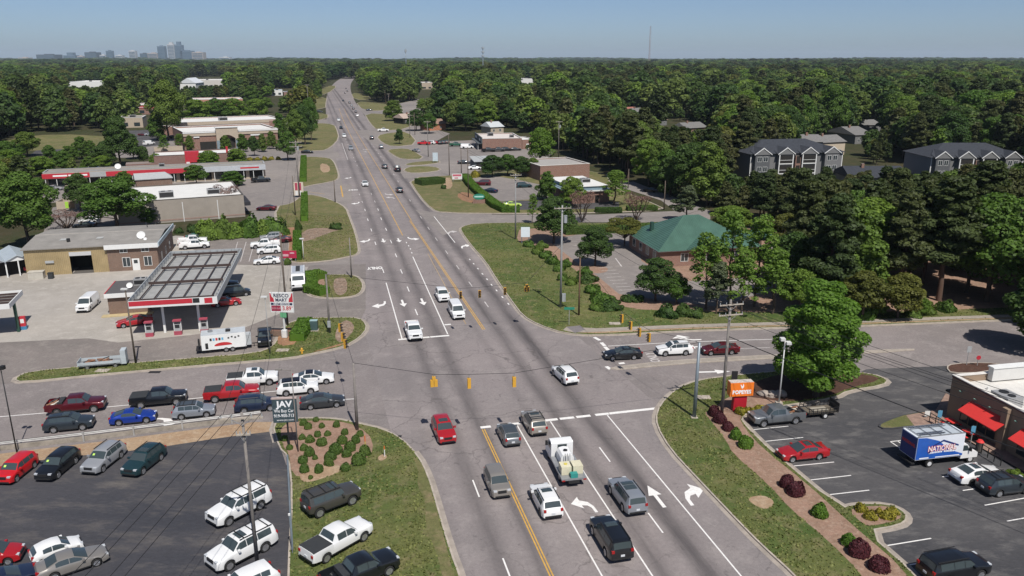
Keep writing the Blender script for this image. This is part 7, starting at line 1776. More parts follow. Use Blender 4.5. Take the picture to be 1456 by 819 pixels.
def quads_mesh(name, C, Nn, size, aspect, m, rng, extra=None):
    """one mesh of many small leaf quads: centres, normals"""
    n = len(C)
    Nn = Nn / np.maximum(1e-6, np.linalg.norm(Nn, axis=1))[:, None]
    a = rng.normal(size=(n, 3)); a -= (a * Nn).sum(1)[:, None] * Nn
    a /= np.maximum(1e-6, np.linalg.norm(a, axis=1))[:, None]
    b = np.cross(Nn, a)
    s = (np.asarray(size) * rng.uniform(.65, 1.35, n))[:, None]
    bend = Nn * s * .25
    V = np.empty((n, 4, 3))
    V[:, 0] = C - a * s * aspect; V[:, 1] = C - b * s - bend * .6; V[:, 2] = C + a * s * aspect; V[:, 3] = C + b * s - bend * .6
    me = bpy.data.meshes.new(name)
    me.vertices.add(4 * n); me.vertices.foreach_set('co', V.reshape(-1).astype(np.float32))
    me.loops.add(4 * n); me.loops.foreach_set('vertex_index', np.arange(4 * n, dtype=np.int32))
    me.polygons.add(n); me.polygons.foreach_set('loop_start', np.arange(0, 4 * n, 4, dtype=np.int32)); me.polygons.foreach_set('loop_total', np.full(n, 4, dtype=np.int32))
    me.materials.append(m)
    me.update(calc_edges=True)
    return me
def sphere_dirs(n, rng):
    d = rng.normal(size=(n, 3)); return d / np.linalg.norm(d, axis=1)[:, None]
def lobes_to_leaves(lobes, n, rng, inner=.72, up=.35, rnd=.55):
    """lobes: (centre, radii) -> leaf centres and normals on the lobes' shells, those buried inside other lobes mostly dropped"""
    w = np.array([r[0] * r[1] + r[1] * r[2] + r[0] * r[2] for _, r in lobes]); w = w / w.sum()
    idx = rng.choice(len(lobes), n, p=w)
    Cs = np.array([c for c, _ in lobes]); Rs = np.array([r for _, r in lobes])
    d = sphere_dirs(n, rng)
    d[:, 2] = np.where((d[:, 2] < -.3) & (rng.random(n) < .6), -d[:, 2], d[:, 2])
    q = inner + (1.06 - inner) * rng.random(n) ** .6
    P = Cs[idx] + d * Rs[idx] * q[:, None]
    keep = np.ones(n, bool)
    for c, r in zip(Cs, Rs):
        e = (((P - c) / r) ** 2).sum(1)
        keep &= ~((e < .45) & (rng.random(n) < .85))
    nor = d / Rs[idx]; nor /= np.linalg.norm(nor, axis=1)[:, None]
    nor = nor + rng.normal(size=(n, 3)) * rnd + np.array([0, 0, up])
    return P[keep], nor[keep]
def limb_tubes(mb, base, tip, r0, r1, rng, seg=4, wob=.12):
    p = np.array(base, float); L = np.linalg.norm(np.array(tip) - p)
    for i in range(seg):
        f = (i + 1) / seg
        q = np.array(base) + (np.array(tip) - np.array(base)) * f + rng.normal(size=3) * wob * L * .15 * (1 if i < seg - 1 else 0)
        mb.tube(tuple(p), tuple(q), r0 + (r1 - r0) * i / seg, r0 + (r1 - r0) * f, 7 if r0 > .1 else 5, cap=False)
        p = q
    return p
def tree_meshes(name, kind, seed, leaves, size, m, bark=BARK):
    """unit trees: height 1, scaled when placed. returns (trunk mesh, crown mesh)"""
    rng = np.random.default_rng(seed)
    H = 12.0
    mb = MB(); lobes = []
    if kind == 'broad':
        R0 = 4.2
        limb_tubes(mb, (0, 0, -.2), (rng.normal() * .2, rng.normal() * .2, H * .62), .26, .1, rng, 5, .05)
        nl = 22
        for i in range(nl):
            a = i * 2.4 + rng.uniform(-.4, .4); f = (i + .5) / nl
            z = H * (.3 + .6 * f); rad = R0 * math.sqrt(max(.05, 1 - ((f - .38) / .66) ** 2)) * rng.uniform(.45, .8)
            c = np.array([math.cos(a) * rad, math.sin(a) * rad, z]); r = rng.uniform(1.1, 2.0) * (1.05 - .25 * f)
            lobes.append((c, np.array([r, r, r * rng.uniform(.6, .85)])))
            if i % 2 == 0: limb_tubes(mb, (0, 0, H * (.2 + .35 * f)), tuple(c), .1, .03, rng, 3)
        lobes.append((np.array([0, 0, H * .62]), np.array([2.4, 2.4, 3.0]))); lobes.append((np.array([.3, .2, H * .9]), np.array([1.5, 1.5, 1.1])))
    elif kind == 'oval':
        R0 = 3.2
        limb_tubes(mb, (0, 0, -.2), (0, 0, H * .8), .24, .06, rng, 5, .03)
        for i in range(26):
            a = i * 2.4 + rng.uniform(-.4, .4); f = (i + .5) / 26
            rad = R0 * (1 - abs(f - .35) ** 1.6 * 1.5) * rng.uniform(.5, .8)
            r = rng.uniform(.9, 1.5) * (1.1 - .45 * f)
            c = np.array([math.cos(a) * rad, math.sin(a) * rad, H * (.14 + .8 * f)]); lobes.append((c, np.array([r, r, r * .85])))
        lobes.append((np.array([0, 0, H * .5]), np.array([2.1, 2.1, 4.0])))
    elif kind == 'sparse':
        R0 = 2.4
        limb_tubes(mb, (0, 0, -.2), (rng.normal() * .3, rng.normal() * .3, H * .92), .15, .03, rng, 6, .06)
        for i in range(34):
            a = i * 2.4 + rng.uniform(-.5, .5); f = (i + .5) / 34
            rad = R0 * (1.05 - .75 * f) * rng.uniform(.35, 1.0)
            c = np.array([math.cos(a) * rad, math.sin(a) * rad, H * (.32 + .64 * f)]); r = rng.uniform(.4, .85)
            lobes.append((c, np.array([r, r, r * .9]))); limb_tubes(mb, (0, 0, c[2] - rad * .8), tuple(c), .045, .015, rng, 3)
    elif kind == 'bare':
        for i in range(9):
            a = i * .7 + rng.uniform(-.2, .2); tip = (math.cos(a) * 2.6, math.sin(a) * 2.6, H * rng.uniform(.75, 1.0))
            p = limb_tubes(mb, (0, 0, 0), tip, .12, .03, rng, 4, .1)
            for j in range(7):
                f = rng.uniform(.35, .95); q = np.array(tip) * f; limb_tubes(mb, tuple(q), tuple(q + np.array([rng.normal() * .8, rng.normal() * .8, rng.uniform(.8, 2.4)])), .045, .012, rng, 2)
        for i in range(10):
            a = i * 2.4; lobes.append((np.array([math.cos(a) * 1.8, math.sin(a) * 1.8, H * rng.uniform(.55, .9)]), np.array([1.1, 1.1, 1.3])))
    elif kind == 'pine':
        limb_tubes(mb, (0, 0, -.2), (rng.normal() * .25, rng.normal() * .25, H * .97), .2, .04, rng, 6, .02)
        z0 = rng.uniform(.3, .42)
        k = 46
        for i in range(k):
            f = (i + .5) / k; a = i * 2.4 + rng.uniform(-.5, .5)
            rad = 2.35 * (1 - f ** 1.5 * .86) * rng.uniform(.35, 1.0) * (.6 + .4 * min(1, f * 5))
            c = np.array([math.cos(a) * rad, math.sin(a) * rad, H * (z0 + (1 - z0) * f * .97)]); r = rng.uniform(.5, 1.05) * (1.1 - .4 * f)
            lobes.append((c, np.array([r, r, r * .6]))); limb_tubes(mb, (0, 0, c[2] - .3), tuple(c), .05, .02, rng, 2)
    elif kind == 'layer':
        limb_tubes(mb, (0, 0, -.2), (0, 0, H * .6), .22, .1, rng, 4, .05)
        for i in range(22):
            a = i * 2.4 + rng.uniform(-.3, .3); f = rng.random(); rad = 4.6 * math.sqrt(rng.random())
            z = H * (.5 + .42 * (1 - (rad / 5.2) ** 2)) * rng.uniform(.85, 1.0)
            c = np.array([math.cos(a) * rad, math.sin(a) * rad, z]); r = rng.uniform(1.2, 1.9); lobes.append((c, np.array([r, r, r * .45])))
            limb_tubes(mb, (0, 0, H * .25), tuple(c), .09, .03, rng, 3)
    P, nr = lobes_to_leaves(lobes, leaves, rng, .5 if kind in ('sparse', 'pine', 'bare') else .7, .5 if kind == 'layer' else .35, .7 if kind in ('pine', 'sparse') else .55)
    crown = quads_mesh(name + '_crown', P, nr, size, 1.0 if kind != 'pine' else 1.7, m, rng)
    S = 1 / H
    for q in (crown,): q.transform(Matrix.Diagonal((S, S, S, 1)))
    tm = bpy.data.meshes.new(name + '_trunk'); tm.from_pydata([tuple(S * c for c in v) for v in mb.v], [], mb.f); tm.materials.append(bark); tm.update()
    tm.polygons.foreach_set('use_smooth', [True] * len(tm.polygons))
    rad = float(np.percentile(np.hypot(P[:, 0], P[:, 1]), 96)) * S
    top = float(P[:, 2].max()) * S
    return tm, crown, rad, top
LIB = {}
def lib(key, *a, **k):
    if key not in LIB: LIB[key] = tree_meshes(key, *a, **k)
    return LIB[key]
for i in range(3):
    lib(f'broad{i}', 'broad', 20 + i, 13000, .16, LEAF); lib(f'oval{i}', 'oval', 30 + i, 11000, .155, LEAF); lib(f'pine{i}', 'pine', 40 + i, 15000, .12, PINE, PBARK)
lib('pine3', 'pine', 47, 15000, .12, PINE, PBARK)
for i in range(2):
    lib(f'dark{i}', 'broad', 50 + i, 13000, .16, LEAFD); lib(f'spring{i}', 'sparse', 60 + i, 3600, .13, leaf_mat('birch_leaves' + str(i), (.14, .24, .045), (.16, .26, .05), None, .45)); lib(f'olive{i}', 'layer', 70 + i, 9000, .18, LEAFO); lib(f'light{i}', 'broad', 80 + i, 12000, .16, LEAFL)
lib('grey0', 'sparse', 91, 5500, .17, LEAFG); lib('bare0', 'bare', 92, 60, .1, PLUM); lib('brown0', 'bare', 93, 1800, .12, PLUM); lib('hero', 'oval', 95, 30000, .11, leaf_mat('bright_leaves', (.135, .25, .04), (.135, .25, .04), None, .5)); lib('dolive0', 'broad', 97, 9000, .2, LEAFO)
def tree_at(key, loc, H, label, group=None, name='tree', width=None, rz=None):
    tm, cm, rad, top = LIB[key]
    t = tag(empty(name, loc, random.uniform(0, 6.28) if rz is None else rz), label, 'tree', group)
    s = H / top
    w = s if width is None else width / 2 / rad
    t.scale = (w, w, s)
    link(bpy.data.objects.new('trunk', tm), t); link(bpy.data.objects.new('crown', cm), t)
    return t
def treepx(key, bx, by, ty, wpx, label, group=None, name='tree', z0=0.0):
    g = G(bx, by, z0); H = hgt(bx, by, ty, z0) - z0
    return tree_at(key, g, H, label, group, name, wpx * (g.y * CP) / FPX * 1.05)
BKS = ['broad0', 'oval0', 'dark0', 'light0', 'broad1', 'oval1', 'dark1', 'light1', 'broad2']
TREES = [('hero', 1160, 563, 398, 128, 'big bright green tree beside the white lot light', 'tree'),
  ('broad0', 42, 352, 244, 84, 'large leafy tree behind the white gabled shed'), ('broad1', 166, 326, 252, 92, 'broad green tree beside the white roofed store'), ('dark0', 115, 300, 246, 40, 'dark round tree in front of the red strip mall'), ('oval0', 178, 275, 243, 30, 'small tree against the strip mall red band'), ('broad2', 279, 263, 234, 33, 'round tree against the strip mall grey fascia'), ('oval1', 331, 264, 243, 36, 'low green tree beside the white sport utility at strip mall'),
  ('oval2', 212, 318, 292, 26, 'small dark tree at the white roofed store corner'), ('dark1', 172, 236, 164, 44, 'tall dark tree between the strip mall and far lot'), ('dark0', 150, 240, 205, 34, 'shorter tree beside the tall dark strip mall tree'), ('broad0', 240, 200, 113, 50, 'very tall dark tree before the far shop rows'), ('oval0', 224, 200, 160, 24, 'green tree at the foot of the very tall dark tree'), ('broad1', 40, 222, 187, 34, 'round tree on the left dry clearing'), ('oval1', 117, 226, 194, 22, 'slim tree on the dark lot edge'), ('light0', 146, 242, 221, 26, 'bright green shrubby tree behind the strip mall roof'), ('light1', 297, 240, 214, 30, 'light green tree before the brick diner'), ('light0', 338, 238, 211, 27, 'bright green tree at the brick diner end'),
  ('broad2', 410, 228, 186, 28, 'green tree at the left street mouth'), ('broad0', 422, 212, 155, 30, 'tall green tree in the roadside row'), ('dark0', 434, 206, 148, 26, 'dark green tree in the roadside row'), ('broad1', 443, 200, 138, 22, 'farthest tall green tree in the roadside row'), ('oval2', 400, 205, 160, 20, 'slender green tree by the superstore end'),
  ('spring0', 257, 214, 190, 16, 'small thin tree in front of the superstore left end'), ('oval0', 271, 215, 192, 12, 'small dark tree in front of the superstore'), ('oval1', 322, 216, 192, 16, 'bushy small tree in front of superstore arch'), ('oval2', 346, 216, 190, 16, 'dark small tree in front of the superstore right half'), ('dark0', 362, 222, 193, 16, 'round small tree in front of the superstore right half'), ('oval0', 374, 216, 190, 13, 'slim tree in front of the superstore right end'), ('oval1', 387, 212, 186, 14, 'slim tall tree at the superstore right end'), ('spring1', 234, 218, 192, 18, 'thin tree left of the superstore'), ('light0', 282, 178, 141, 40, 'pale green tree behind the rear store left end'), ('broad2', 310, 176, 140, 40, 'green tree behind the rear store'), ('light1', 336, 175, 139, 34, 'pale tree behind the rear store right half'), ('light0', 366, 172, 140, 30, 'pale green tree behind the rear store right end'),
  ('dark0', 787, 346, 280, 62, 'large dark tree at the bank drive corner'), ('light1', 768, 236, 181, 40, 'light green pointed tree by the plain brick block'), ('dark1', 700, 252, 220, 34, 'dark bushy tree beside the shed'), ('broad0', 722, 250, 219, 32, 'green tree beside the maroon sport utility'), ('dark0', 742, 252, 222, 30, 'dark green tree between brick block and hedge lot'), ('broad2', 758, 250, 224, 26, 'green tree left of the plain brick block'), ('oval0', 777, 285, 243, 28, 'greyish green tree left of the white roofed shop'), ('light0', 812, 296, 251, 34, 'light green tree at the white roofed shop corner'),
  ('brown0', 827, 315, 270, 36, 'brown bare tree beside the bank drive'), ('spring0', 874, 292, 242, 38, 'thin leafy tree before the white roofed shop'), ('brown0', 905, 313, 274, 40, 'sparse branching tree beside the access lane'), ('grey0', 975, 314, 264, 44, 'grey green tree behind the bank'), ('dark1', 846, 378, 322, 50, 'dark round tree on the bank parking island'), ('olive0', 888, 350, 309, 60, 'flat topped olive tree beside the bank'), ('dark0', 932, 428, 366, 60, 'dark green tree in front of the bank wall'), ('broad1', 962, 432, 392, 40, 'green shrubby tree at the bank drive mouth'),
  ('spring0', 1003, 440, 330, 52, 'slender light tree in front of the green roof'), ('spring1', 1035, 437, 296, 66, 'tallest slender light tree in front of the green roof'), ('spring0', 1072, 436, 304, 54, 'slender light tree right of the green roof'), ('spring1', 1055, 448, 356, 60, 'light green tree behind the tall crossarm pole'), ('spring0', 1098, 446, 352, 56, 'light green sapling left of the big tree'), ('grey0', 1018, 446, 372, 44, 'pale thin tree near the sidewalk'), ('light0', 1135, 446, 380, 56, 'bright leafy tree behind the big tree'),
  ('olive1', 1112, 372, 303, 70, 'flat topped olive tree behind the bank'), ('olive0', 1152, 368, 318, 50, 'second flat olive tree behind the bank drive'), ('dolive0', 1225, 455, 384, 66, 'olive green roadside tree right of the big tree'), ('dolive0', 1276, 452, 388, 66, 'rounded olive green roadside tree by the sidewalk'), ('light1', 1310, 450, 422, 22, 'small light shrub tree by the sidewalk'), ('broad0', 1248, 450, 425, 26, 'small green tree at the sidewalk edge'),
  ('spring0', 757, 318, 275, 16, 'thin young tree by the hedge corner'), ('light1', 1040, 330, 292, 60, 'olive light tree beyond the bank roof'), ('brown0', 325, 303, 261, 34, 'bare upright tree against the beige store wall'), ('dark0', 592, 186, 155, 26, 'dark tree beside the tan roofed bungalow'), ('broad0', 610, 190, 160, 22, 'green tree behind the orange brick bungalow'), ('dark1', 568, 205, 183, 13, 'small round dark tree at the verge drive'), ('broad1', 522, 132, 108, 26, 'green tree right of the far road bend'), ('dark1', 1520, 452, 330, 90, 'tall tree shading the street at the right edge')]
for row in TREES:
    k, bx, by, ty, w, lb = row[:6]
    treepx(k, bx, by, ty, w, lb, None, 'bare_tree' if k in ('bare0', 'brown0') else 'broadleaf_tree', LZ0 if by > 300 and bx > 640 else 0.0)
for grp, lb, rows in (('tree belt behind the red strip mall', 'leafy tree in the belt behind the red strip mall', ((20, 252, 212, 40), (62, 256, 222, 36), (90, 246, 214, 28), (12, 234, 200, 34), (72, 230, 206, 20), (100, 232, 207, 22), (128, 247, 222, 24), (150, 222, 200, 18), (205, 234, 207, 16), (222, 240, 218, 18), (190, 226, 196, 22), (8, 292, 235, 46), (58, 288, 252, 26), (30, 224, 204, 18), (130, 218, 199, 14), (8, 222, 200, 20))),
                      ('trees beside the far road', 'broadleaf tree among the small buildings beside the far road', ((560, 172, 142, 28), (642, 178, 142, 32), (662, 186, 146, 36), (626, 170, 138, 26), (690, 184, 142, 36), (533, 142, 120, 14), (430, 165, 132, 22), (406, 160, 138, 20), (380, 160, 138, 20), (360, 150, 121, 24), (452, 140, 113, 13), (438, 136, 111, 15), (720, 182, 140, 34), (600, 160, 140, 16)))):
    for i, (bx, by, ty, w) in enumerate(rows): treepx(BKS[(i * 5 + len(rows)) % 9], bx, by, ty, w, lb, grp, 'broadleaf_tree')
g = G(95, 326); tree_at('brown0', g, 4.2, 'low purple leaved plum tree behind the workshop', None, 'plum_tree', 8.0)
g = G(1472, 500); tree_at('dark1', g, 11, 'dark tree past the right frame edge shading the street', None, 'broadleaf_tree', 9)

# shrubs and hedges
def ball_mesh(name, seed, n, size, m, squash=.8, lump=.12):
    rng = np.random.default_rng(seed)
    d = sphere_dirs(n, rng); d[:, 2] = np.abs(d[:, 2]) * 1.0 - .25 * (rng.random(n) < .25)
    ph = rng.uniform(0, 6.28, 6)
    r = 1 + lump * (np.sin(3 * np.arctan2(d[:, 1], d[:, 0]) + ph[0]) * .5 + np.sin(5 * d[:, 2] + ph[1] + 2 * np.arctan2(d[:, 1], d[:, 0])) * .5)
    q = (.9 + .12 * rng.random(n)) * r
    P = d * q[:, None]; P[:, 2] = P[:, 2] * squash + .12
    me = quads_mesh(name, P, d + rng.normal(size=(n, 3)) * .4, size, 1.0, m, rng)
    # solid dark heart so the shrub is not see-through
    bm = bmesh.new(); bm.from_mesh(me)
    g = bmesh.ops.create_icosphere(bm, subdivisions=2, radius=.86)
    for v in g['verts']: v.co.z = max(-.02, v.co.z * squash + .1)
    bm.to_mesh(me); bm.free()
    return me
SH = {'box': [ball_mesh('box_shrub', 101 + i, 900, .09, BOXW) for i in range(3)], 'purple': [ball_mesh('purple_shrub', 111 + i, 1300, .085, PURP, .78) for i in range(2)], 'green': [ball_mesh('green_shrub', 121, 1200, .085, HEDG)], 'yellow': [ball_mesh('golden_shrub', 131 + i, 600, .13, YELL, .8, .3) for i in range(2)], 'wild': [ball_mesh('wild_shrub', 141 + i, 1500, .1, LEAF, 1.0, .35) for i in range(3)], 'wilddark': [ball_mesh('wild_shrub', 151 + i, 1500, .1, LEAFD, 1.0, .35) for i in range(2)], 'light': [ball_mesh('light_shrub', 161, 1500, .1, LEAFL, .9, .35)]}
def shrub(kind, px, rpx, label, group=None, name='shrub', z0=None, hs=1.0, i=0):
    z0 = LZ0 if z0 is None else z0
    if kind in ('box', 'purple', 'green', 'yellow'): hs *= 1.7 if kind != 'yellow' else 1.35
    g = G(*px, z0); r = rpx * (g.y * CP) / FPX * (1.1 if kind != 'wild' else 1)
    o = bpy.data.objects.new(name, SH[kind][i % len(SH[kind])]); o.location = g; o.scale = (r * random.uniform(.88, 1.12), r * random.uniform(.88, 1.12), r * hs * random.uniform(.85, 1.12)); o.rotation_euler = (0, 0, random.uniform(0, 6.28))
    link(o); tag(o, label, 'shrub', group)
    return o
z6 = lambda x, y: (364 + x / 3.577, 590 + y / 3.577)
for i, (x, y, r) in enumerate(((243, 36, 22), (265, 56, 22), (335, 54, 16), (410, 48, 19), (305, 22, 16), (235, 110, 20), (275, 120, 27), (313, 96, 21), (365, 92, 18), (452, 84, 21), (335, 136, 27), (440, 124, 30), (508, 126, 26), (530, 92, 22), (245, 164, 20), (273, 188, 29), (408, 168, 37), (480, 160, 29), (553, 180, 34), (461, 192, 29), (522, 222, 38), (240, 226, 25), (300, 214, 17), (378, 208, 30), (372, 238, 27), (455, 264, 27), (245, 273, 26), (320, 274, 26), (172, 162, 20), (147, 119, 18), (278, 316, 13))):
    shrub('box', z6(x, y + r * .55), r / 3.577, 'round clipped green shrub in the corner shrub bed' if i != 30 else 'tiny green seedling shrub by the bare patch', 'clipped shrubs in the corner bed', 'clipped_shrub', i=i)
for i, (x, y, r, k) in enumerate(((1015, 590, 9.5, 'purple'), (1023.6, 600, 9.5, 'purple'), (1035, 611, 9, 'purple'), (1119, 691, 12.5, 'purple'), (1131, 702, 13.5, 'purple'), (1221, 788, 15.5, 'purple'), (1249, 808, 16.5, 'purple'))):
    shrub(k, (x, y), r, 'dark purple round shrub in the pine straw strip', 'purple shrubs along the restaurant lawn', 'purple_shrub', i=i)
for i, (x, y, r) in enumerate(((1046, 623, 10), (1060, 635, 11), (1165, 733, 12.5), (1207, 774, 12.5))):
    shrub('green', (x, y), r, 'bright green round shrub in the pine straw strip', 'green shrubs along the restaurant lawn', 'green_shrub', i=i)
for i, (x, y, r) in enumerate(((1224, 726, 8.5), (1238, 737, 9.5), (1262, 736, 10), (1270, 730, 7), (1250, 730, 6))): shrub('yellow', (x, y), r, 'golden yellow shrub on the lot island', 'golden shrubs on the lot island', 'golden_shrub', i=i, z0=LZ0)
for i, (x, y, r) in enumerate(((1053, 588, 8), (1063, 586, 6), (1070, 588, 6), (1080, 585, 7))): shrub('yellow', (x, y), r, 'golden yellow shrub at the foot of the orange sign', 'golden shrubs under the orange sign', 'golden_shrub', i=i)
for i, (x, y, r) in enumerate(((1442, 676, 9), (1452, 683, 9), (1462, 690, 9))): shrub('light', (x, y), r, 'light green shrub beside the patio and sport utility', 'light shrubs by the patio', 'light_shrub', i=i)
# clipped hedges: long boxes of leaves
def hedge(pts, w, h, label, m=HEDG, z0=None, name='clipped_hedge', leaf=.1):
    z0 = LZ0 if z0 is None else z0
    P = [p if isinstance(p, Vector) else G(*p, z0) for p in pts]
    o0 = P[0].copy(); rng = np.random.default_rng(len(TREES) + int(P[0].x))
    core = MB(); Cc, Nn = [], []
    for a, b in zip(P, P[1:]):
        a, b = a - o0, b - o0; d = (b - a); L = d.length; d.normalize(); n = Vector((-d.y, d.x, 0))
        a2, b2 = a - d * w * .3, b + d * w * .3
        q = w / 2 - .06
        core.hexa([a2 - n * q, b2 - n * q, b2 + n * q, a2 + n * q], [p + Vector((0, 0, h - .06)) for p in (a2 - n * q, b2 - n * q, b2 + n * q, a2 + n * q)])
        k = int((L + w * .6) * (w + 2 * h) * 90)
        u = rng.uniform(-w * .3, L + w * .3, k); s = rng.uniform(-(w / 2 + h), w / 2 + h, k)
        for uu, ss in zip(u, s):
            j = rng.normal(0, .04)
            if abs(ss) < w / 2: p = a + d * uu + n * ss + Vector((0, 0, h + j)); nn = Vector((0, 0, 1))
            else:
                sg_ = 1 if ss > 0 else -1; p = a + d * uu + n * (sg_ * (w / 2 + j)) + Vector((0, 0, h - (abs(ss) - w / 2))); nn = n * sg_
            Cc.append(tuple(p)); Nn.append(tuple(nn))
    Cc, Nn = np.array(Cc), np.array(Nn)
    me = quads_mesh(name, Cc, Nn + rng.normal(size=Nn.shape) * .45, leaf, 1.0, m, rng)
    bm = bmesh.new(); bm.from_mesh(me); cm = bpy.data.meshes.new('c'); cm.from_pydata([tuple(v) for v in core.v], [], core.f); bm.from_mesh(cm); bm.to_mesh(me); bm.free()
    o = link(bpy.data.objects.new(name, me)); o.location = o0
    tag(o, label, 'hedge')
    return o
hedge([(424, 483), (430, 473), (434, 463)], 2.0, 1.1, 'short bright green clipped hedge beside the gas price sign')
hedge([(442, 394), (442, 414), (458, 418)], 2.2, 1.1, 'L shaped bright green hedge beside the white service truck')
hedge([(448, 393), (456, 396)], 2.0, 1.1, 'short hedge end behind the L shaped hedge')
hedge([(423, 369), (423, 336)], 1.6, 1.3, 'narrow clipped hedge on the verge lawn beside red panel sign')
hedge([(433, 314), (433, 279)], 1.6, 1.3, 'narrow clipped hedge on the verge lawn before the red and white sign')
hedge([(431, 258), (432, 226)], 2.0, 1.4, 'clipped hedge along the next verge lawn')
hedge([(661, 253), (668, 263), (678, 273), (690, 283), (705, 295), (718, 301), (735, 301)], 2.4, 1.3, 'long clipped hedge curving round the shop lot')
hedge([(601, 262), (622, 260)], 5.0, 1.6, 'broad dark clipped hedge on the shop lawn', LEAFD)
hedge([(808, 332), (860, 330), (900, 329), (945, 326)], 3.0, 1.4, 'long light hedge between bank and access lane', BOXW)
hedge([(850, 301), (880, 301)], 2.2, 1.0, 'low dark hedge below the brick shop', LEAFD); hedge([(895, 299), (930, 298)], 2.2, 1.0, 'low green hedge beside the access lane', BOXW)
shrub('box', (409, 375), 5.5, 'round shrub in front of the red panel sign', None, 'clipped_shrub'); shrub('wilddark', (631, 268), 4, 'dark stump like bush on the shop lawn', None, 'wild_shrub'); shrub('wilddark', (478, 325), 8, 'dark bush in the rubble bed', None, 'wild_shrub', hs=.7); shrub('wilddark', (424, 327), 5, 'small conifer like bush on the bare earth', None, 'wild_shrub', hs=2.2)
for i, x in enumerate((298, 318, 338, 358, 378, 392)): shrub('wild' if i % 2 else 'light', (x, 339 - i), 15 + 2 * (i % 2), 'tall green shrub in the row behind the side car park', 'tall shrub row behind the side car park', 'tall_shrub', z0=0, hs=1.35, i=i)
shrub('light', (295, 340), 14, 'brightest tall shrub ending the row behind the side car park', None, 'tall_shrub', z0=0, hs=1.8); shrub('wilddark', (275, 329), 9, 'dark rounded bush at the beige store wall', None, 'wild_shrub', z0=0); shrub('wilddark', (255, 331), 6, 'small dark bush at the workshop corner', None, 'wild_shrub', z0=0)
for i, (x, y, r) in enumerate(((752, 350, 9), (764, 360, 10), (775, 366, 10), (785, 374, 11), (795, 384, 10), (805, 378, 9), (770, 352, 9), (800, 398, 9), (812, 404, 10))): shrub('wild', (x, y), r, 'wild green shrub in the thicket at the bank lawn edge', 'thicket at the bank lawn edge', 'wild_shrub', hs=.9, i=i)
for i, (x, y, r) in enumerate(((835, 400, 14), (843, 415, 14), (855, 428, 15), (866, 440, 14), (850, 440, 12), (832, 388, 11), (872, 432, 10), (880, 440, 8))): shrub('wild' if i % 3 else 'wilddark', (x, y), r, 'rounded green shrub along the bank car park edge', 'shrubs along the bank car park', 'rounded_shrub', hs=.75, i=i)
for i, (x, y, r) in enumerate(((892, 428, 8), (905, 428, 9), (918, 452, 0), (948, 450, 14), (972, 448, 13), (990, 450, 10))):
    if r: shrub('wilddark', (x, y), r, 'dark shrub beside the bank drive mouth', 'dark shrubs beside the bank drive', 'wild_shrub', hs=.9, i=i)
for i, (x, y, r) in enumerate(((1228, 452, 16), (1300, 449, 14), (1316, 446, 14), (1345, 442, 13), (1200, 455, 12))): shrub('wild', (x, y), r, 'green bush at the sidewalk back edge', 'bushes behind the sidewalk', 'wild_shrub', hs=1.0, i=i)
for i, (x, y) in enumerate(((250, 221), (262, 222), (276, 222), (290, 223), (356, 228), (366, 228), (376, 227), (386, 227), (396, 227))): shrub('yellow' if i > 3 else 'wild', (x, y), 3.5, 'low shrub edging the far store lot', 'low shrubs edging the far store lot', 'low_shrub', z0=0, i=i)
shrub('yellow', (676, 252), 6, 'golden bush beside the long curved hedge', None, 'golden_shrub')

# ---------------------------------------------------------------- woods
KEEP = []   # clear areas (photo pixels on the ground) where no wood grows
def clear(*pts): KEEP.append([(G(*p).x, G(*p).y) for p in pts])
clear((-500, 1200), (-500, 338), (60, 318), (250, 300), (400, 280), (440, 205), (445, 150), (462, 116), (505, 114), (512, 134), (548, 147), (575, 148), (600, 139), (632, 140), (632, 160), (600, 172), (640, 186), (770, 190), (800, 212), (860, 240), (905, 258), (960, 285), (1010, 300), (1180, 372), (1120, 410), (1060, 448), (1500, 452), (1900, 1200))
clear((-20, 300), (40, 285), (48, 262), (150, 236), (30, 222), (-10, 200), (60, 186), (150, 198), (160, 180), (250, 178), (258, 170), (400, 168), (440, 205), (440, 330), (-20, 345))
clear((-40, 240), (0, 195), (100, 186), (180, 190), (180, 230), (60, 232))
clear((190, 175), (195, 152), (350, 142), (410, 140), (410, 178)); clear((1050, 275), (1060, 235), (1320, 235), (1460, 240), (1460, 280), (1320, 262), (1200, 285)); clear((1130, 240), (1135, 210), (1255, 178), (1262, 200), (1210, 240))
clear((250, 130), (260, 110), (350, 108), (350, 126)); clear((385, 142), (385, 126), (425, 126), (425, 142)); clear((880, 170), (880, 156), (950, 168), (1015, 188), (1010, 204), (960, 200)); clear((94, 131), (96, 119), (155, 117), (155, 129)); clear((570, 140), (570, 122), (620, 122), (620, 140)); clear((690, 196), (690, 184), (725, 184), (725, 196)); clear((735, 124), (735, 117), (765, 117), (765, 124))
KA = [np.array(k) for k in KEEP]
def inside(P, poly):
    x, y = P[:, 0], P[:, 1]; c = np.zeros(len(P), bool); j = len(poly) - 1
    for i in range(len(poly)):
        xi, yi = poly[i]; xj, yj = poly[j]
        with np.errstate(divide='ignore', invalid='ignore'):
            c ^= ((yi > y) != (yj > y)) & (x < (xj - xi) * (y - yi) / (yj - yi + 1e-12) + xi)
        j = i
    return c
def scatter(y0, y1, step, jit=.42):
    rows = []
    for y in np.arange(y0, y1, step):
        half = y * .78 + 30
        x = np.arange(-half, half, step); rows.append(np.stack([x, np.full_like(x, y)], 1))
    P = np.concatenate(rows); P += RNG.uniform(-jit, jit, P.shape) * step
    ok = np.ones(len(P), bool)
    for k in KA: ok &= ~inside(P, k)
    s = (P[:, 0] - RO.x) * RU.x + (P[:, 1] - RO.y) * RU.y; t = (P[:, 0] - RO.x) * RN.x + (P[:, 1] - RO.y) * RN.y
    b = np.where(s > 330, 3.3e-5 * (s - 330) ** 2, 0)
    ok &= ~((s < 1480) & (t - b > -22) & (t - b < 32)) 
    return P[ok]
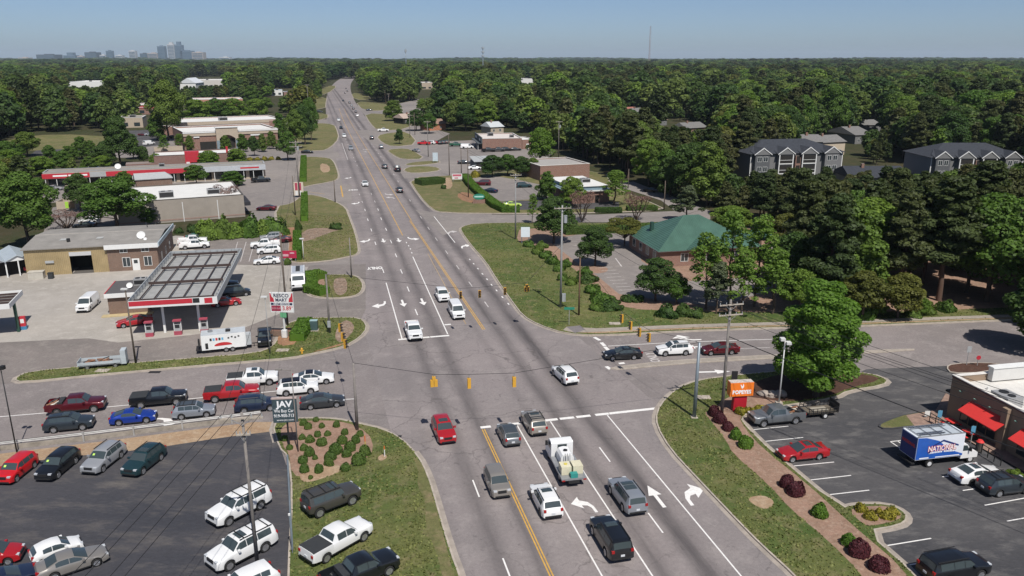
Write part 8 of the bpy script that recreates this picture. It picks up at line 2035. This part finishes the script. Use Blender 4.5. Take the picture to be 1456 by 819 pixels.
near = scatter(105, 420, 7.0); mid = scatter(420, 1300, 12.0); fr = scatter(1300, 3000, 20); vfar = scatter(3000, 9000, 60)
def zone_kind(P):
    """pine on the right hand side woods near the apartments, broadleaf elsewhere, by slow noise"""
    n = np.sin(P[:, 0] * .021 + 1.3) * np.sin(P[:, 1] * .017 + .4) + np.sin(P[:, 0] * .0057 - P[:, 1] * .0043)
    p = np.where(P[:, 0] > 10, .28, .12) + .16 * n
    p = np.where((P[:, 0] > 15) & (P[:, 1] < 300), .8, p)
    return RNG.random(len(P)) < p
def sizes(P, pine):
    h = np.where(pine, RNG.normal(19.5, 3.2, len(P)), RNG.normal(16.5, 4.0, len(P)))
    big = np.sin(P[:, 0] * .013 + 2) * np.sin(P[:, 1] * .011)
    return np.clip(h + 2.5 * big, 8, 28)
pn = zone_kind(near); hn = sizes(near, pn)
# trees that would hide the apartments and houses behind them are young and low
LOW = ((-20, 130, 345, 222), (1052, 1202, 236, 243), (1308, 1454, 244, 238), (1196, 1304, 250, 240), (1130, 1202, 318, 206), (1200, 1256, 400, 186), (882, 922, 470, 158), (932, 1016, 400, 184), (650, 762, 355, 213), (555, 640, 420, 176), (548, 592, 700, 140), (383, 420, 760, 137), (96, 152, 1050, 124), (254, 281, 930, 126), (268, 320, 1010, 122), (738, 762, 1130, 119), (194, 224, 560, 161), (598, 617, 960, 126))
def low_cap(P, h):
    k = np.ones(len(P), bool)
    for i, (x, y) in enumerate(P):
        for x0, x1, dd, row in LOW:
            px, py = pix((x, y, 0.0)); m = 4.0 * FPX / y
            if y < dd and x0 - m < px < x1 + m:
                b = (409.5 - row) / FPX; zc = CAMH + y * (-SP + b * CP) / (CP + b * SP)
                if zc < h[i]: h[i] = zc * random.choice((random.uniform(.55, .95), random.uniform(.9, 1.08)))
                if h[i] < 4.5: k[i] = False
    return k
kn = low_cap(near, hn); near, pn, hn = near[kn], pn[kn], hn[kn]
vis = []
for i, (x, y) in enumerate(near):
    px, py = pix((x, y, hn[i] * .6))
    if -60 < px < 1516: vis.append((hn[i] / y, i))
vis.sort(reverse=True)
single = set(i for _, i in vis[:190])
PK = ['pine0', 'pine1', 'pine2', 'pine3']; BK = ['broad0', 'broad1', 'broad2', 'oval0', 'oval1', 'dark0', 'dark1', 'light0']
for i in sorted(single):
    x, y = near[i]
    px, py = pix((x, y, 0))
    where = 'in the left hand woods behind the gas station' if x < -30 else 'beside the access lane left of the bank roof' if px < 900 else 'in the wood between bank and apartments' if px < 1190 and y < 235 else 'on the wooded bank behind the roadside sidewalk' if y < 165 else 'in front of the brick stairwell apartment block' if y < 235 else 'behind the apartment blocks'
    if pn[i]: tree_at(PK[i % 4], (x, y, 0), hn[i], 'dark pine ' + where, 'pines ' + where, 'pine_tree', hn[i] * random.uniform(.42, .52))
    else:
        k = BK[int(i * 7919) % len(BK)]
        tree_at(k, (x, y, 0), hn[i] * .9, 'green broadleaf tree ' + where, 'broadleaf trees ' + where, 'forest_tree', hn[i] * random.uniform(.55, .75))
# the rest of the woods: one object, instances of light trees
fcol = bpy.data.collections.new('forest_sources')
def forest_source(i, kind, seed, leaves, size, m):
    tm, cm, rad, top = tree_meshes(f'forest{i}', kind, seed, leaves, size, m, BARK)
    bm = bmesh.new(); bm.from_mesh(cm); nf = len(bm.faces); bm.from_mesh(tm)
    me = bpy.data.meshes.new(f'forest_source_{i}'); bm.faces.ensure_lookup_table()
    for f in bm.faces[nf:]: f.material_index = 1
    bm.to_mesh(me); bm.free(); me.materials.append(m); me.materials.append(BARK)
    o = bpy.data.objects.new(f'forest_source_{i:02d}', me); fcol.objects.link(o)
for i in range(4): forest_source(i, 'broad', 200 + i, 2600, .38, FORE)
for i in range(4, 6): forest_source(i, 'oval', 200 + i, 2400, .36, FORE)
forest_source(6, 'broad', 206, 2400, .38, LEAFL); forest_source(7, 'broad', 207, 2400, .38, LEAFO)
for i in range(8, 12): forest_source(i, 'pine', 200 + i, 2400, .36, PINE)
rest = [(near[i][0], near[i][1], hn[i], pn[i]) for i in range(len(near)) if i not in single]
pm = zone_kind(mid); hm = sizes(mid, pm); kn = low_cap(mid, hm); mid, pm, hm = mid[kn], pm[kn], hm[kn]; pf = zone_kind(fr); hf = sizes(fr, pf); pv = zone_kind(vfar); hv = sizes(vfar, pv)
PT = np.concatenate([np.array([[a, b_] for a, b_, _, _ in rest]), mid, fr, vfar])
HT = np.concatenate([np.array([h for _, _, h, _ in rest]), hm, hf, hv])
PN = np.concatenate([np.array([p for _, _, _, p in rest], bool), pm, pf, pv])
dist = PT[:, 1]
WT = HT * np.where(PN, RNG.uniform(1.0, 1.3, len(HT)), RNG.uniform(.9, 1.25, len(HT))) * np.interp(dist, [400, 1300, 1301, 3000, 3001, 9000], [1.05, 1.3, 1.8, 2.1, 4.0, 5.0])
ZT = np.where(dist > 3000, 1.0, 1.0) * HT
terr = np.interp(dist, [0, 900, 2500, 6000, 9000], [0, 0, 3, 10, 16]) + np.interp(dist, [700, 2500, 9000], [0, 5, 12]) * (np.sin(PT[:, 0] * .0041 + PT[:, 1] * .0013) * .5 + np.sin(PT[:, 0] * .0017 - PT[:, 1] * .0009 + 2) * .5)   # the land rises a little towards the horizon
r_ = RNG.random(len(HT))
KI = np.where(PN, 8 + (r_ * 4).astype(int), np.where(r_ < .8, (r_ / .8 * 6).astype(int), np.where(r_ < .93, 6, 7)))
me = bpy.data.meshes.new('forest')
me.vertices.add(len(PT)); me.vertices.foreach_set('co', np.stack([PT[:, 0], PT[:, 1], terr], 1).astype(np.float32).reshape(-1))
for nm, typ, arr in (('kind_index', 'INT', KI.astype(np.int32)), ('spin', 'FLOAT', RNG.uniform(0, 6.28, len(PT)).astype(np.float32))):
    at = me.attributes.new(nm, typ, 'POINT'); at.data.foreach_set('value', arr)
at = me.attributes.new('grow', 'FLOAT_VECTOR', 'POINT'); at.data.foreach_set('vector', np.stack([WT, WT, ZT], 1).astype(np.float32).reshape(-1))
forest = link(bpy.data.objects.new('forest', me)); tag(forest, 'dense mixed woodland reaching to the horizon', None, None, 'stuff')
ng = bpy.data.node_groups.new('forest_scatter', 'GeometryNodeTree')
ng.interface.new_socket('Geometry', in_out='INPUT', socket_type='NodeSocketGeometry'); ng.interface.new_socket('Geometry', in_out='OUTPUT', socket_type='NodeSocketGeometry')
gi, go = ng.nodes.new('NodeGroupInput'), ng.nodes.new('NodeGroupOutput')
ci = ng.nodes.new('GeometryNodeCollectionInfo'); ci.inputs['Collection'].default_value = fcol; ci.inputs['Separate Children'].default_value = True; ci.inputs['Reset Children'].default_value = True
ip = ng.nodes.new('GeometryNodeInstanceOnPoints'); ip.inputs['Pick Instance'].default_value = True
def named(nm, typ):
    n = ng.nodes.new('GeometryNodeInputNamedAttribute'); n.data_type = typ; n.inputs['Name'].default_value = nm; return n.outputs['Attribute']
cx = ng.nodes.new('ShaderNodeCombineXYZ'); ng.links.new(named('spin', 'FLOAT'), cx.inputs[2])
ng.links.new(gi.outputs[0], ip.inputs['Points']); ng.links.new(ci.outputs[0], ip.inputs['Instance']); ng.links.new(named('kind_index', 'INT'), ip.inputs['Instance Index'])
ng.links.new(cx.outputs[0], ip.inputs['Rotation']); ng.links.new(named('grow', 'FLOAT_VECTOR'), ip.inputs['Scale']); ng.links.new(ip.outputs[0], go.inputs[0])
md = forest.modifiers.new('scatter', 'NODES'); md.node_group = ng
print('FOREST', len(PT), 'single', len(single))

# rough grass standing on the nearer lawns
def grass_on(objs):
    C = []
    for o, dens in objs:
        me = o.data; V = np.array([v.co[:] for v in me.vertices]); Tt = np.array([p.vertices[:] for p in me.polygons])
        a, b, c = V[Tt[:, 0]], V[Tt[:, 1]], V[Tt[:, 2]]; ar = np.linalg.norm(np.cross(b - a, c - a), axis=1) / 2
        n = int(min(ar.sum() * dens, 60000)); i = RNG.choice(len(ar), n, p=ar / ar.sum()); u = np.sqrt(RNG.random(n))[:, None]; w = RNG.random(n)[:, None]
        C.append(a[i] * (1 - u) + b[i] * (u * (1 - w)) + c[i] * (u * w))
    C = np.concatenate(C); ok = (C[:, 1] < 190) & (C[:, 1] > 42)
    for k in OVER: ok &= ~inside(C, k)
    ok &= RNG.random(len(C)) < .35 + .65 * (np.sin(C[:, 0] * .9 + np.sin(C[:, 1] * .7) * 2) * np.sin(C[:, 1] * .8 + 1) > -.3)
    C = C[ok]; n = len(C); C[:, 2] += .05
    d = RNG.normal(size=(n, 3)); d[:, 2] = np.abs(d[:, 2]) * .8 + .5
    return quads_mesh('grass', C, d, .085, 1.3, GRB, RNG)
GRB = leaf_mat('grass_blades', (.2, .22, .08), (.2, .22, .08), None, .4)
gr = link(bpy.data.objects.new('grass', grass_on([(SW, 19), (GL, 19), (PL, 19), (NE, 7), (IS, 16), (NW, 9)]))); tag(gr, 'rough uneven grass on the lawns round the junction', None, None, 'stuff')

# ---------------------------------------------------------------- air
hz = MB().box(-26600, 26600, -700, 30600, -1.1, 260).build('haze', None)
tag(hz, 'thin pale haze filling the air', None, None, 'stuff')
hm_ = bpy.data.materials.new('haze_air'); hm_.use_nodes = True; N, L = hm_.node_tree.nodes, hm_.node_tree.links
N.remove(N['Principled BSDF']); pv_ = N.new('ShaderNodeVolumePrincipled'); pv_.inputs['Color'].default_value = (.72, .86, 1.0, 1); pv_.inputs['Density'].default_value = 4.5e-5; pv_.inputs['Anisotropy'].default_value = 0.0
L.new(pv_.outputs[0], N['Material Output'].inputs['Volume'])
hz.data.materials.clear(); hz.data.materials.append(hm_)
